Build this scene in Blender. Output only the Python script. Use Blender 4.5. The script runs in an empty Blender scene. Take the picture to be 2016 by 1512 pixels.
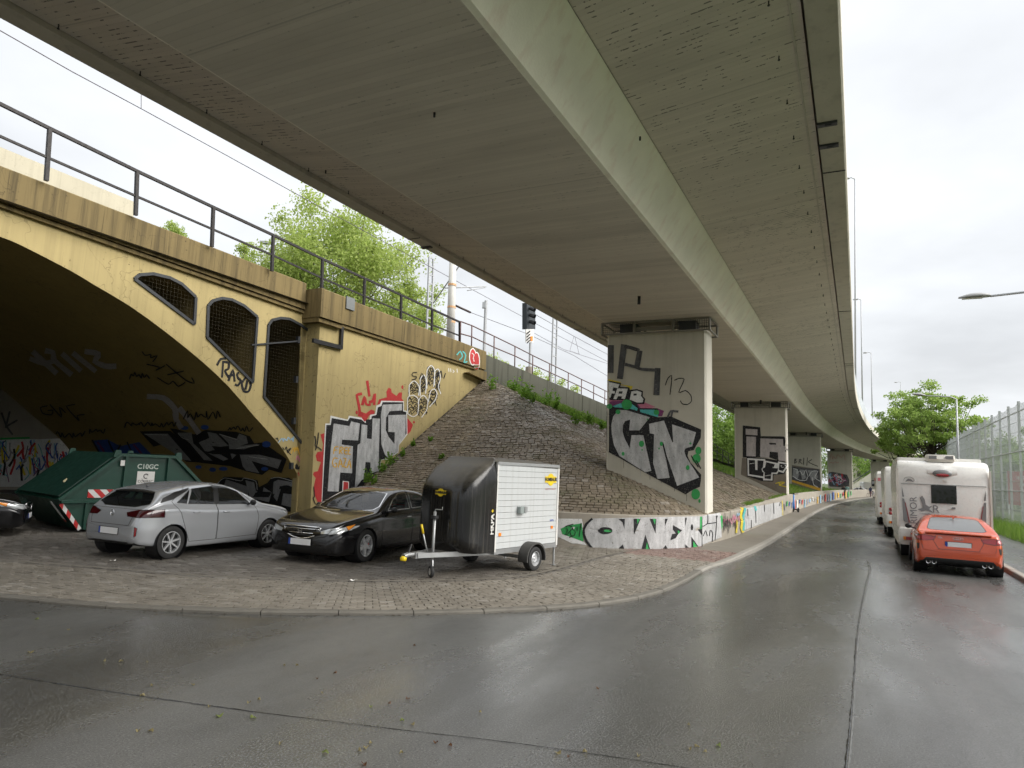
import bpy, bmesh, math, random
from mathutils import Vector, Matrix
from mathutils.geometry import tessellate_polygon
from mathutils.bvhtree import BVHTree
random.seed(7)
scn = bpy.context.scene
COL = scn.collection
R = math.radians

# ------------------------------------------------------------------ camera
FPX = 1344.0                                   # focal length in pixels of the 2016 px wide photograph
EYE = Vector((0, 0, 2.05))
_p = math.atan(166 / FPX); _r = .0445
FW = Vector((0, math.cos(_p), math.sin(_p)))
_u0 = Vector((0, -math.sin(_p), math.cos(_p)))
RT = Vector((1, 0, 0)) * math.cos(_r) + _u0 * math.sin(_r)
UPV = _u0 * math.cos(_r) - Vector((1, 0, 0)) * math.sin(_r)
cam_d = bpy.data.cameras.new('camera'); cam = bpy.data.objects.new('camera', cam_d); COL.objects.link(cam)
cam_d.sensor_width = 36; cam_d.lens = 36 * FPX / 2016
cam_d.clip_start = .05; cam_d.clip_end = 3000
cam.matrix_world = Matrix((( RT.x, UPV.x, -FW.x, EYE.x), (RT.y, UPV.y, -FW.y, EYE.y), (RT.z, UPV.z, -FW.z, EYE.z), (0, 0, 0, 1)))
scn.camera = cam
scn.render.resolution_x = 1024; scn.render.resolution_y = 768

# ------------------------------------------------------------------ sky and light (overcast)
SUN_EL, SUN_AZ = R(40), R(108)                  # azimuth measured from +Y towards +X
world = bpy.data.worlds.new('World'); scn.world = world; world.use_nodes = True
def _world():
    nt = world.node_tree; nt.nodes.clear(); N = nt.nodes.new; L = nt.links.new
    out = N('ShaderNodeOutputWorld'); bg = N('ShaderNodeBackground'); bg.inputs[1].default_value = .1
    sky = N('ShaderNodeTexSky'); sky.sky_type = 'NISHITA'; sky.sun_disc = False
    sky.sun_elevation = SUN_EL; sky.sun_rotation = SUN_AZ; sky.dust_density = 4; sky.air_density = 1
    tc = N('ShaderNodeTexCoord'); sp = N('ShaderNodeSeparateXYZ'); L(tc.outputs['Generated'], sp.inputs[0])
    cl = N('ShaderNodeMath'); cl.operation = 'MAXIMUM'; cl.inputs[1].default_value = 0; L(sp.outputs[2], cl.inputs[0])
    gr = N('ShaderNodeMapRange'); gr.inputs['From Min'].default_value = 0; gr.inputs['From Max'].default_value = 1
    gr.inputs['To Min'].default_value = SKY_LO; gr.inputs['To Max'].default_value = SKY_HI; L(cl.outputs[0], gr.inputs[0])
    # cloud relief: projected on a high flat layer
    dv = N('ShaderNodeMath'); dv.operation = 'ADD'; dv.inputs[1].default_value = .18; L(cl.outputs[0], dv.inputs[0])
    dx = N('ShaderNodeMath'); dx.operation = 'DIVIDE'; L(sp.outputs[0], dx.inputs[0]); L(dv.outputs[0], dx.inputs[1])
    dy = N('ShaderNodeMath'); dy.operation = 'DIVIDE'; L(sp.outputs[1], dy.inputs[0]); L(dv.outputs[0], dy.inputs[1])
    cb = N('ShaderNodeCombineXYZ'); L(dx.outputs[0], cb.inputs[0]); L(dy.outputs[0], cb.inputs[1])
    no = N('ShaderNodeTexNoise'); no.inputs['Scale'].default_value = 1.5; no.inputs['Detail'].default_value = 5; no.inputs['Roughness'].default_value = .5
    L(cb.outputs[0], no.inputs['Vector'])
    mr = N('ShaderNodeMapRange'); mr.inputs['From Min'].default_value = .3; mr.inputs['From Max'].default_value = .7
    mr.inputs['To Min'].default_value = .80; mr.inputs['To Max'].default_value = 1.06; L(no.outputs['Fac'], mr.inputs[0])
    mu = N('ShaderNodeMath'); mu.operation = 'MULTIPLY'; L(gr.outputs[0], mu.inputs[0]); L(mr.outputs[0], mu.inputs[1])
    vm = N('ShaderNodeVectorMath'); vm.operation = 'SCALE'; vm.inputs[0].default_value = (.965, .99, 1.02); L(mu.outputs[0], vm.inputs['Scale'])
    mx = N('ShaderNodeMixRGB'); mx.inputs[0].default_value = .96; L(sky.outputs[0], mx.inputs[1]); L(vm.outputs[0], mx.inputs[2])
    L(mx.outputs[0], bg.inputs[0]); L(bg.outputs[0], out.inputs[0])
SKY_LO, SKY_HI = 2.6, 4.1
_world()
sun_d = bpy.data.lights.new('sun', 'SUN'); sun_d.energy = 1.5; sun_d.angle = R(55); sun_d.color = (1, .97, .92)
sun = bpy.data.objects.new('sun', sun_d); COL.objects.link(sun)
_sd = Vector((math.sin(SUN_AZ) * math.cos(SUN_EL), math.cos(SUN_AZ) * math.cos(SUN_EL), math.sin(SUN_EL)))
sun.rotation_euler = _sd.to_track_quat('Z', 'Y').to_euler()
sun.location = (20, 0, 40)
scn.view_settings.view_transform = 'Standard'; scn.view_settings.look = 'None'
scn.view_settings.gamma = 1; scn.view_settings.use_curve_mapping = False
scn.view_settings.exposure = 1.78
scn.render.engine = 'CYCLES'
scn.cycles.max_bounces = 6; scn.cycles.diffuse_bounces = 5; scn.cycles.glossy_bounces = 2
scn.cycles.use_adaptive_sampling = True; scn.cycles.adaptive_threshold = .03; scn.cycles.use_denoising = True
scn.cycles.caustics_reflective = False; scn.cycles.caustics_refractive = False; scn.cycles.transparent_max_bounces = 16

# ------------------------------------------------------------------ surveying helpers
def ray(px, py): return FW + RT * ((px - 1008) / FPX) + UPV * ((756 - py) / FPX)
def G(px, py, z=0.0):
    d = ray(px, py); return EYE + d * ((z - EYE.z) / d.z)
def DEP(px, py, dep): return EYE + ray(px, py) * dep
def ONPL(px, py, p0, n):
    d = ray(px, py); return EYE + d * ((p0 - EYE).dot(n) / d.dot(n))
def proj(P):
    v = P - EYE; k = v.dot(FW)
    return 1008 + FPX * v.dot(RT) / k, 756 - FPX * v.dot(UPV) / k
PLUMB = Vector((-.018, -.034, 1))              # the street runs downhill: plumb line seen from the street's plane
VX = Vector((.454, .891, 0)).normalized()      # along the street and the viaduct
LX = Vector((VX.y, -VX.x, 0))                  # to the right, across it
def AL(a, l, z=0.0): return VX * a + LX * l + Vector((0, 0, z))

# ------------------------------------------------------------------ object helpers
def tag(o, label=None, cat=None, group=None, kind=None):
    if label: o['label'] = label
    if cat: o['category'] = cat
    if group: o['group'] = group
    if kind: o['kind'] = kind
    return o
def empty(name, loc=(0, 0, 0), rz=0, label=None, cat=None, group=None):
    o = bpy.data.objects.new(name, None); COL.objects.link(o); o.empty_display_size = .2
    o.location = loc; o.rotation_euler = (0, 0, rz)
    return tag(o, label, cat, group)
def copy_tree(o, parent=None):
    c = o.copy(); COL.objects.link(c); c.parent = parent
    if parent is not None: c.matrix_parent_inverse = o.matrix_parent_inverse.copy()
    for ch in list(o.children): copy_tree(ch, c)
    return c
def frame_of(o):
    m = Matrix.LocRotScale(o.location, o.rotation_euler, o.scale)
    return m if o.parent is None else frame_of(o.parent) @ o.matrix_parent_inverse @ m
class MB:
    def __init__(s): s.v = []; s.f = []; s.m = []
    def add(s, vs, fs, mi=0, M=None):
        b = len(s.v)
        s.v += [tuple(M @ Vector(v)) if M is not None else tuple(v) for v in vs]
        for f in fs: s.f.append([b + i for i in f]); s.m.append(mi)
        return s
    def box(s, c, d, mi=0, M=None, bev=0):
        x, y, z = c; a, b, h = d[0] / 2, d[1] / 2, d[2] / 2
        vs = [(x + i * a, y + j * b, z + k * h) for k in (-1, 1) for j in (-1, 1) for i in (-1, 1)]
        return s.add(vs, [(0, 2, 3, 1), (4, 5, 7, 6), (0, 1, 5, 4), (2, 6, 7, 3), (0, 4, 6, 2), (1, 3, 7, 5)], mi, M)
    def bar(s, p, q, w, h=None, mi=0, up=Vector((0, 0, 1))):
        p = Vector(p); q = Vector(q); h = h or w; d = (q - p).normalized()
        u = up - d * up.dot(d)
        if u.length < 1e-3: u = Vector((0, 1, 0)) - d * d.y
        u.normalize(); r = d.cross(u)
        vs = [e + r * (i * w / 2) + u * (k * h / 2) for e in (p, q) for i, k in ((-1, -1), (1, -1), (1, 1), (-1, 1))]
        return s.add(vs, [(0, 1, 2, 3), (7, 6, 5, 4), (0, 4, 5, 1), (1, 5, 6, 2), (2, 6, 7, 3), (3, 7, 4, 0)], mi)
    def tube(s, pts, r, n=8, mi=0, caps=True, closed=False):
        pts = [Vector(p) for p in pts]; k = len(pts)
        rs = r if isinstance(r, (list, tuple)) else [r] * k
        u = None; rings = []
        for i, p in enumerate(pts):
            if closed: d = pts[(i + 1) % k] - pts[i - 1]
            else: d = pts[min(i + 1, k - 1)] - pts[max(i - 1, 0)]
            if d.length < 1e-9: d = Vector((0, 0, 1))
            d.normalize()
            if u is None:
                u = Vector((0, 0, 1)) if abs(d.z) < .9 else Vector((1, 0, 0))
            u = u - d * u.dot(d)
            if u.length < 1e-6: u = d.orthogonal()
            u.normalize(); w = d.cross(u)
            rings.append([p + (u * math.cos(t) + w * math.sin(t)) * rs[i] for t in [2 * math.pi * j / n for j in range(n)]])
        vs = [q for rg in rings for q in rg]; fs = []
        for i in range(k if closed else k - 1):
            a = i * n; b = ((i + 1) % k) * n
            for j in range(n): fs.append((a + j, a + (j + 1) % n, b + (j + 1) % n, b + j))
        if caps and not closed: fs += [tuple(range(n - 1, -1, -1)), tuple((k - 1) * n + j for j in range(n))]
        return s.add(vs, fs, mi)
    def lathe(s, prof, n=24, M=None, mi=0, closed=False):
        vs = []; fs = []; k = len(prof)
        for j in range(n):
            t = 2 * math.pi * j / n
            vs += [(r * math.cos(t), r * math.sin(t), z) for r, z in prof]
        for j in range(n):
            a = j * k; b = ((j + 1) % n) * k
            for i in range(k if closed else k - 1):
                i2 = (i + 1) % k; fs.append((a + i, b + i, b + i2, a + i2))
        return s.add(vs, fs, mi, M)
    def prism(s, poly, vec, mi=0):
        poly = [Vector(p) for p in poly]; n = len(poly); vec = Vector(vec)
        tr = tessellate_polygon([poly])
        vs = poly + [p + vec for p in poly]
        fs = [tuple(t) for t in tr] + [tuple(i + n for i in t[::-1]) for t in tr]
        fs += [(i, (i + 1) % n, (i + 1) % n + n, i + n) for i in range(n)]
        return s.add(vs, fs, mi)
    def grid(s, rows, mi=0, flip=False, wrap=False):
        m = len(rows[0]); vs = [p for r in rows for p in r]; fs = []
        for i in range(len(rows) - 1):
            for j in range(m if wrap else m - 1):
                q = (i * m + j, i * m + (j + 1) % m, (i + 1) * m + (j + 1) % m, (i + 1) * m + j)
                fs.append(q[::-1] if flip else q)
        return s.add(vs, fs, mi)
    def mesh(s, name, mats, smooth=False, fix=True):
        me = bpy.data.meshes.new(name); me.from_pydata(s.v, [], s.f)
        mats = mats if isinstance(mats, (list, tuple)) else [mats]
        for m in mats: me.materials.append(m)
        if len(mats) > 1: me.polygons.foreach_set('material_index', s.m)
        if fix:
            bm = bmesh.new(); bm.from_mesh(me); bmesh.ops.recalc_face_normals(bm, faces=bm.faces); bm.to_mesh(me); bm.free()
        if smooth:
            me.polygons.foreach_set('use_smooth', [True] * len(me.polygons))
            if smooth is not True: 
                try: me.set_sharp_from_angle(angle=R(smooth))
                except Exception: pass
        me.update(); return me
    def build(s, name, mats, parent=None, smooth=False, world=False, fix=True):
        return link(name, s.mesh(name, mats, smooth, fix), parent, world)
def link(name, me, parent=None, world=False):
    o = bpy.data.objects.new(name, me); COL.objects.link(o)
    if parent is not None:
        o.parent = parent
        if world: o.matrix_parent_inverse = frame_of(parent).inverted()
    return o
def pchip(xs, ys, x):
    n = len(xs)
    if x <= xs[0]: return ys[0]
    if x >= xs[-1]: return ys[-1]
    i = 0
    while xs[i + 1] < x: i += 1
    h = [xs[k + 1] - xs[k] for k in range(n - 1)]; d = [(ys[k + 1] - ys[k]) / h[k] for k in range(n - 1)]
    def sl(k):
        if k == 0: return d[0]
        if k == n - 1: return d[-1]
        if d[k - 1] * d[k] <= 0: return 0
        return 2 * d[k - 1] * d[k] / (d[k - 1] + d[k])
    t = (x - xs[i]) / h[i]; a, b = sl(i), sl(i + 1)
    return ys[i] * (1 + 2 * t) * (1 - t) ** 2 + h[i] * a * t * (1 - t) ** 2 + ys[i + 1] * t * t * (3 - 2 * t) - h[i] * b * t * t * (1 - t)
def smooth_path(pts, step=.3):
    """Catmull-Rom through pts, resampled at about step."""
    P = [Vector(p) for p in pts]; P = [P[0] * 2 - P[1]] + P + [P[-1] * 2 - P[-2]]; out = []
    for i in range(1, len(P) - 2):
        n = max(2, int((P[i + 1] - P[i]).length / step))
        for k in range(n):
            t = k / n; a, b, c, d = P[i - 1], P[i], P[i + 1], P[i + 2]
            out.append(.5 * ((2 * b) + (c - a) * t + (2 * a - 5 * b + 4 * c - d) * t * t + (3 * b - a - 3 * c + d) * t ** 3))
    out.append(P[-2]); return out
def inpoly(x, y, poly):
    c = False; n = len(poly)
    for i in range(n):
        x1, y1 = poly[i]; x2, y2 = poly[i - 1]
        if (y1 > y) != (y2 > y) and x < (x2 - x1) * (y - y1) / (y2 - y1) + x1: c = not c
    return c

# ------------------------------------------------------------------ materials
def lin(c):
    return tuple((v / 255 / 12.92 if v / 255 <= .04045 else ((v / 255 + .055) / 1.055) ** 2.4) for v in c)
class NT:
    """small node-graph writer"""
    def __init__(s, name):
        s.m = bpy.data.materials.new(name); s.m.use_nodes = True; s.t = s.m.node_tree; s.t.nodes.clear()
        s.out = s.n('ShaderNodeOutputMaterial'); s.b = s.n('ShaderNodeBsdfPrincipled'); s.l(s.b.outputs[0], s.out.inputs[0])
    def n(s, k): return s.t.nodes.new(k)
    def l(s, a, b): s.t.links.new(a, b)
    def pos(s, kind='pos'):
        if kind == 'pos':
            g = s.n('ShaderNodeNewGeometry'); return g.outputs['Position']
        t = s.n('ShaderNodeTexCoord'); return t.outputs['Object']
    def scale(s, v, sc):
        m = s.n('ShaderNodeVectorMath'); m.operation = 'MULTIPLY'; m.inputs[1].default_value = sc; s.l(v, m.inputs[0]); return m.outputs[0]
    def street(s, v):
        """(along, across, up) coordinates of the street"""
        o = []
        for ax in (VX, LX):
            d = s.n('ShaderNodeVectorMath'); d.operation = 'DOT_PRODUCT'; d.inputs[1].default_value = ax; s.l(v, d.inputs[0]); o.append(d.outputs['Value'])
        sp = s.n('ShaderNodeSeparateXYZ'); s.l(v, sp.inputs[0])
        c = s.n('ShaderNodeCombineXYZ'); s.l(o[0], c.inputs[0]); s.l(o[1], c.inputs[1]); s.l(sp.outputs[2], c.inputs[2]); return c.outputs[0]
    def noise(s, v, sc, det=4, ro=.55):
        n = s.n('ShaderNodeTexNoise'); n.inputs['Scale'].default_value = sc; n.inputs['Detail'].default_value = det; n.inputs['Roughness'].default_value = ro
        if v is not None: s.l(v, n.inputs['Vector'])
        return n.outputs['Fac']
    def rng(s, f, a, b, c=0., d=1., smooth=False):
        m = s.n('ShaderNodeMapRange'); m.inputs[1].default_value = a; m.inputs[2].default_value = b; m.inputs[3].default_value = c; m.inputs[4].default_value = d
        if smooth: m.interpolation_type = 'SMOOTHSTEP'
        s.l(f, m.inputs[0]); return m.outputs[0]
    def math(s, op, a, b=0.):
        m = s.n('ShaderNodeMath'); m.operation = op
        for i, x in enumerate((a, b)):
            if isinstance(x, (int, float)): m.inputs[i].default_value = x
            else: s.l(x, m.inputs[i])
        return m.outputs[0]
    def mix(s, f, a, b, mode='MIX'):
        m = s.n('ShaderNodeMixRGB'); m.blend_type = mode
        for i, x in ((0, f), (1, a), (2, b)):
            if isinstance(x, (int, float)): m.inputs[i].default_value = x
            elif isinstance(x, tuple): m.inputs[i].default_value = (*x[:3], 1)
            else: s.l(x, m.inputs[i])
        return m.outputs[0]
    def bump(s, h, st=.3, dist=.02):
        b = s.n('ShaderNodeBump'); b.inputs['Strength'].default_value = st; b.inputs['Distance'].default_value = dist
        s.l(h, b.inputs['Height']); s.l(b.outputs[0], s.b.inputs['Normal'])
    def set(s, col=None, rough=None, metal=None, spec=None, coat=None):
        for k, x in (('Base Color', col), ('Roughness', rough), ('Metallic', metal), ('Specular IOR Level', spec), ('Coat Weight', coat)):
            if x is None: continue
            i = s.b.inputs[k]
            if isinstance(x, (int, float)): i.default_value = x
            elif isinstance(x, tuple): i.default_value = (*x[:3], 1)
            else: s.l(x, i)
        return s.m
_M = {}
def plain(name, rgb, rough=.5, metal=0., var=.12, sc=6., spec=.5, coat=0., bump=0., obj=True):
    """painted or moulded surface with slight grime variation; rgb is linear"""
    if name in _M: return _M[name]
    t = NT(name); v = t.pos('obj' if obj else 'pos')
    f = t.noise(v, sc, 5)
    c = t.mix(f, tuple(x * (1 - var) for x in rgb), tuple(min(1, x * (1 + var)) for x in rgb))
    r = t.rng(t.noise(v, sc * 2.3, 3), .3, .7, max(.02, rough - .08), min(1, rough + .08))
    t.set(c, r, metal, spec, coat)
    if bump: t.bump(t.noise(v, 60, 3), bump, .01)
    _M[name] = t.m; return t.m
def carpaint(name, rgb, rough=.28, metal=.0, dust=.25, dustcol=(.25, .23, .19)):
    t = NT(name); v = t.pos('obj')
    g = t.n('ShaderNodeNewGeometry'); sp = t.n('ShaderNodeSeparateXYZ'); t.l(g.outputs['Normal'], sp.inputs[0])
    up = t.rng(sp.outputs[2], .3, 1, 0, 1)
    f = t.math('MULTIPLY', t.math('MULTIPLY', up, t.rng(t.noise(v, 5, 6), .3, .7, .3, 1)), dust)
    spz = t.n('ShaderNodeSeparateXYZ'); t.l(v, spz.inputs[0])
    low = t.math('MULTIPLY', t.rng(spz.outputs[2], .55, .15, 0, 1), t.rng(t.noise(v, 9, 5), .3, .7, .1, .8))
    f = t.math('MAXIMUM', f, t.math('MULTIPLY', low, dust * 1.3))
    c = t.mix(f, rgb, dustcol)
    t.set(c, t.rng(f, 0, 1, rough, .65), metal, .5, .55)
    t.b.inputs['Coat Roughness'].default_value = .06
    return t.m
def leafmat(name, a, b, sc=1.0):
    t = NT(name); v = t.pos()
    g = t.n('ShaderNodeNewGeometry')
    c = t.mix(g.outputs['Random Per Island'], a, b)
    c = t.mix(t.rng(t.noise(v, sc, 2), .3, .7, 0, .5), c, tuple(x * .55 for x in a))
    t.set(c, .55, 0, .3)
    tr = t.n('ShaderNodeBsdfTranslucent'); t.l(c, tr.inputs[0])
    mx = t.n('ShaderNodeMixShader'); mx.inputs[0].default_value = .58; t.l(t.b.outputs[0], mx.inputs[1]); t.l(tr.outputs[0], mx.inputs[2]); t.l(mx.outputs[0], t.out.inputs[0])
    return t.m
# ------------------------------------------------------------------ surface materials
def mat_asphalt(name, base=(.05, .05, .048), wet=.6, worn=0.):
    t = NT(name); v = t.street(t.pos())
    big = t.noise(t.scale(v, (.10, .34, 1)), 1.0, 4, .6)
    w = t.rng(big, .42, .60, 0, 1, True)
    fine = t.noise(v, 62, 3, .75); mid = t.noise(v, 7, 4); pat = t.noise(t.scale(v, (.16, .5, 1)), 1.0, 4, .6)
    c = t.mix(mid, tuple(x * .75 for x in base), tuple(x * 1.35 for x in base)); c = t.mix(t.rng(pat, .42, .62, 0, .6), c, tuple(x * 2.0 for x in base))
    c = t.mix(t.rng(fine, .54, .66, 0, .75), c, (.20, .20, .19)); c = t.mix(t.rng(fine, .46, .34, 0, .8), c, (.014, .014, .014))
    if worn:
        pt = t.noise(t.scale(v, (.55, 1.6, 1)), 1.0, 6, .62)
        c = t.mix(t.rng(pt, .46, .62, 0, worn), c, (.155, .145, .125))
        vo = t.n('ShaderNodeTexVoronoi'); vo.feature = 'DISTANCE_TO_EDGE'; vo.inputs['Scale'].default_value = 1.4
        wob = t.n('ShaderNodeTexNoise'); wob.inputs['Scale'].default_value = 2.5; t.l(v, wob.inputs['Vector'])
        ad = t.n('ShaderNodeVectorMath'); ad.operation = 'ADD'; t.l(v, ad.inputs[0]); t.l(wob.outputs['Color'], ad.inputs[1]); t.l(ad.outputs[0], vo.inputs['Vector'])
        c = t.mix(t.rng(vo.outputs['Distance'], .0, .022, .8, 0), c, (.012, .012, .012))
    ro = t.math('ADD', t.rng(w, 0, 1, .36, .36 - wet * .3), t.rng(mid, .3, .7, -.04, .04))
    sl = t.noise(t.scale(v, (.22, .9, 1)), 1.0, 5, .6)
    ro = t.math('ADD', ro, t.rng(sl, .38, .66, -.07, .09))
    t.set(c, ro, 0, .5, t.math('MULTIPLY', t.rng(t.math('ADD', w, sl), .5, 1.3, .1, .8), wet * 1.2))
    t.b.inputs['Coat Roughness'].default_value = .27; t.b.inputs['Coat IOR'].default_value = 1.4
    h = t.math('MULTIPLY', t.noise(v, 62, 3, .75), t.rng(w, 0, 1, 1, .45)); t.bump(h, .5, .006)
    return t.m
def mat_paver(name, a, b, moss=False):
    t = NT(name); g = t.n('ShaderNodeNewGeometry'); oi = t.n('ShaderNodeObjectInfo'); v = t.pos()
    rnd = t.math('FRACT', t.math('ADD', g.outputs['Random Per Island'], oi.outputs['Random']))
    c = t.mix(rnd, a, b)
    c = t.mix(t.rng(t.noise(v, .45, 5, .6), .38, .62, 0, .55), c, tuple(x * .55 for x in a))
    c = t.mix(t.rng(rnd, .955, .96, 0, .55), c, (.30, .28, .25))
    c = t.mix(t.rng(t.noise(v, 40, 3), .35, .75, 0, .4), c, tuple(x * .6 for x in b))
    if moss: c = t.mix(t.math('MULTIPLY', t.rng(t.noise(v, .8, 4, .6), .5, .66, 0, 1), t.rng(t.noise(v, 17, 3), .42, .6, 0, .7)), c, (.075, .085, .03))
    t.set(c, t.rng(t.noise(v, .9, 4), .35, .65, .42, .75), 0, .4)
    t.bump(t.noise(v, 140, 3), .25, .004); return t.m
def mat_concrete(name, base, stain=(.1, .09, .07), amt=.5, drip=.35, rough=.8):
    t = NT(name); v = t.street(t.pos())
    c = t.mix(t.noise(v, 1.1, 4, .6), tuple(x * .82 for x in base), tuple(x * 1.14 for x in base))
    dr = t.noise(t.scale(v, (3.2, 3.2, .12)), 1.0, 3, .65)
    c = t.mix(t.rng(dr, .52, .75, 0, drip), c, stain)
    sp = t.noise(v, 9, 4, .7); c = t.mix(t.rng(sp, .66, .74, 0, amt), c, tuple(x * .5 for x in stain))
    t.set(c, rough, 0, .3); t.bump(t.noise(v, 30, 2, .6), .25, .01); return t.m
def mat_soffit(name, base, pit=1.0, less=0.):
    """board-marked underside: boards run across the viaduct, dark blow holes along the joints"""
    t = NT(name); v = t.street(t.pos()); sp = t.n('ShaderNodeSeparateXYZ'); t.l(v, sp.inputs[0])
    wob = t.math('MULTIPLY', t.math('SUBTRACT', t.noise(t.scale(v, (1, .35, .35)), 1.2, 2), .5), .05)
    u = t.math('MULTIPLY', t.math('ADD', sp.outputs[0], wob), 1 / .105)
    fr = t.math('FRACT', u); bd = t.math('FLOOR', u)
    wn = t.n('ShaderNodeTexWhiteNoise'); wn.noise_dimensions = '1D'; t.l(bd, wn.inputs['W'])
    edge = t.math('MINIMUM', fr, t.math('SUBTRACT', 1, fr))
    c = t.mix(wn.outputs['Value'], tuple(x * .93 for x in base), tuple(x * 1.06 for x in base))
    c = t.mix(t.noise(v, .35, 5, .6), t.mix(.5, c, tuple(x * .62 for x in base)), c)
    pitn = t.noise(t.scale(v, (4.5, 5.0, 4.5)), 1.0, 3, .75)
    area = t.rng(t.noise(t.scale(v, (.5, .35, .5)), 1.0, 3), .36, .64, .655 + less, .545 + less)
    pits = t.math('MULTIPLY', t.math('GREATER_THAN', pitn, area), t.rng(edge, .02, .19, 1, 0))
    pits = t.rng(pits, .25, .6, 0, pit)
    c = t.mix(pits, c, (.04, .038, .034))
    c = t.mix(t.rng(t.noise(t.scale(v, (.9, .16, .5)), 1.0, 4, .6), .55, .72, 0, .35), c, tuple(x * .5 for x in base))
    c = t.mix(t.rng(edge, 0, .06, .16, 0), c, tuple(x * .35 for x in base))
    dj = t.math('FRACT', t.math('MULTIPLY', sp.outputs[0], 1 / 5.2))
    c = t.mix(t.rng(dj, 0, .006, .35, 0), c, (.03, .03, .03))
    t.set(c, .8, 0, .3)
    t.bump(t.rng(edge, 0, .12, 0, 1), .3, .012); return t.m
def mat_yellow(name, base=(.56, .43, .17), stain=(.045, .035, .018), drip=.3, top=0.):
    t = NT(name); v = t.pos()
    c = t.mix(t.noise(v, .7, 4, .62), tuple(x * .80 for x in base), tuple(x * 1.1 for x in base))
    dr = t.noise(t.scale(v, (4.5, 4.5, .16)), 1.0, 4, .7)
    c = t.mix(t.rng(dr, .46, .72, 0, drip), c, stain)
    d2 = t.noise(t.scale(v, (14, 14, .35)), 1.0, 3, .6)
    c = t.mix(t.rng(d2, .60, .72, 0, drip * .8), c, tuple(x * .5 for x in stain))
    bl = t.noise(t.scale(v, (1.4, 1.4, .8)), 1.0, 4, .6); sp = t.noise(v, 13, 3, .5)
    c = t.mix(t.math('MULTIPLY', t.rng(sp, .66, .71, 0, .75), t.rng(bl, .48, .6, 0, 1)), c, stain)
    cr = t.n('ShaderNodeTexVoronoi'); cr.feature = 'DISTANCE_TO_EDGE'; cr.inputs['Scale'].default_value = .55
    wob = t.n('ShaderNodeTexNoise'); wob.inputs['Scale'].default_value = 2; t.l(v, wob.inputs['Vector'])
    ad = t.n('ShaderNodeVectorMath'); ad.operation = 'ADD'; t.l(v, ad.inputs[0]); t.l(wob.outputs['Color'], ad.inputs[1]); t.l(ad.outputs[0], cr.inputs['Vector'])
    c = t.mix(t.rng(cr.outputs['Distance'], 0, .006, .45, 0), c, stain)
    t.set(c, .75, 0, .3); t.bump(t.noise(v, 35, 2, .6), .18, .008); return t.m
M_ASPH = mat_asphalt('wet_asphalt', (.062, .062, .059), .62)
M_ASPH2 = mat_asphalt('worn_wet_asphalt', (.055, .055, .052), .42, .5)
M_WALK = mat_concrete('fine_gravel_paving', (.185, .168, .14), (.09, .08, .07), .3, .2)
M_WALK2 = mat_asphalt('damp_footway_asphalt', (.055, .054, .05), .35)
M_KERB = mat_concrete('kerb_concrete', (.27, .255, .225), (.1, .09, .08), .4, .2)
M_KERBD = mat_concrete('worn_kerb_concrete', (.15, .14, .12), (.05, .045, .04), .5, .4)
M_JOINT = plain('joint_sand', (.035, .031, .026), .9, obj=False, sc=3)
M_PAVE = mat_paver('grey_brown_pavers', (.19, .168, .135), (.265, .24, .20))
M_PAVED = mat_paver('shade_toned_pavers', (.125, .112, .094), (.185, .168, .145))  # darker copy of the paving: shade under the bridges put into the colour
M_REDP = mat_paver('red_pavers', (.20, .135, .115), (.26, .18, .15))
M_SLOPE = mat_paver('slope_stones', (.155, .125, .088), (.255, .212, .155), True)
M_EARTH = plain('dark_earth', (.035, .03, .022), .95, obj=False, sc=2, var=.4)
M_GRASSG = plain('grass_ground', (.06, .085, .022), .95, obj=False, sc=1.5, var=.4)
M_SOFF = mat_soffit('box_soffit', (.75, .70, .605), .30, .03)
M_SOFFC = mat_soffit('cantilever_soffit', (.72, .67, .575), .70, -.01)
M_WEB = mat_concrete('web_concrete', (.83, .80, .68), (.5, .24, .18), .12, .25)
M_EDGE = mat_concrete('edge_beam_concrete', (.56, .53, .45), (.12, .11, .1), .4, .3)
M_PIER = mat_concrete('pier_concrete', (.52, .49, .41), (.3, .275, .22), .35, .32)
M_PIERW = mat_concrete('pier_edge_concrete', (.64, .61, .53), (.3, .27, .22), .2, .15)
M_WALLC = mat_concrete('low_wall_concrete', (.37, .335, .28), (.2, .17, .13), .5, .45)
M_OLDC = mat_concrete('mossy_concrete', (.10, .10, .078), (.018, .02, .012), .6, .95)
M_YEL = mat_yellow('yellow_render', (.47, .375, .175), drip=.2)
M_YELC = mat_yellow('yellow_cornice_stained', (.20, .148, .062), (.03, .022, .011), .75)
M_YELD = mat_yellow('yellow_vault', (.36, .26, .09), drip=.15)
M_VOID = mat_yellow('shade_dimmed_void_plaster', (.16, .125, .055), drip=.3)  # darkened base stands in for shade inside the openings; drips are stains
M_CREAM = mat_yellow('cream_parapet', (.50, .46, .35), (.3, .27, .2), .25)
M_STEEL = plain('dark_railing_paint', (.018, .015, .014), .5, .3, .3)
M_RSTEEL = plain('reddish_railing_paint', (.13, .075, .07), .6, .2, .3)
M_DKFR = plain('anthracite_frame', (.045, .048, .052), .5, .2)
M_GALV = plain('galvanised_steel', (.42, .43, .43), .42, .75, .15)
M_GREYM = plain('grey_steel_mast', (.42, .43, .44), .5, .2, .12)
M_BLACK = plain('black_plastic', (.014, .014, .015), .5)
M_RUBBER = plain('tyre_rubber', (.02, .02, .02), .75, bump=.2)
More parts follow.
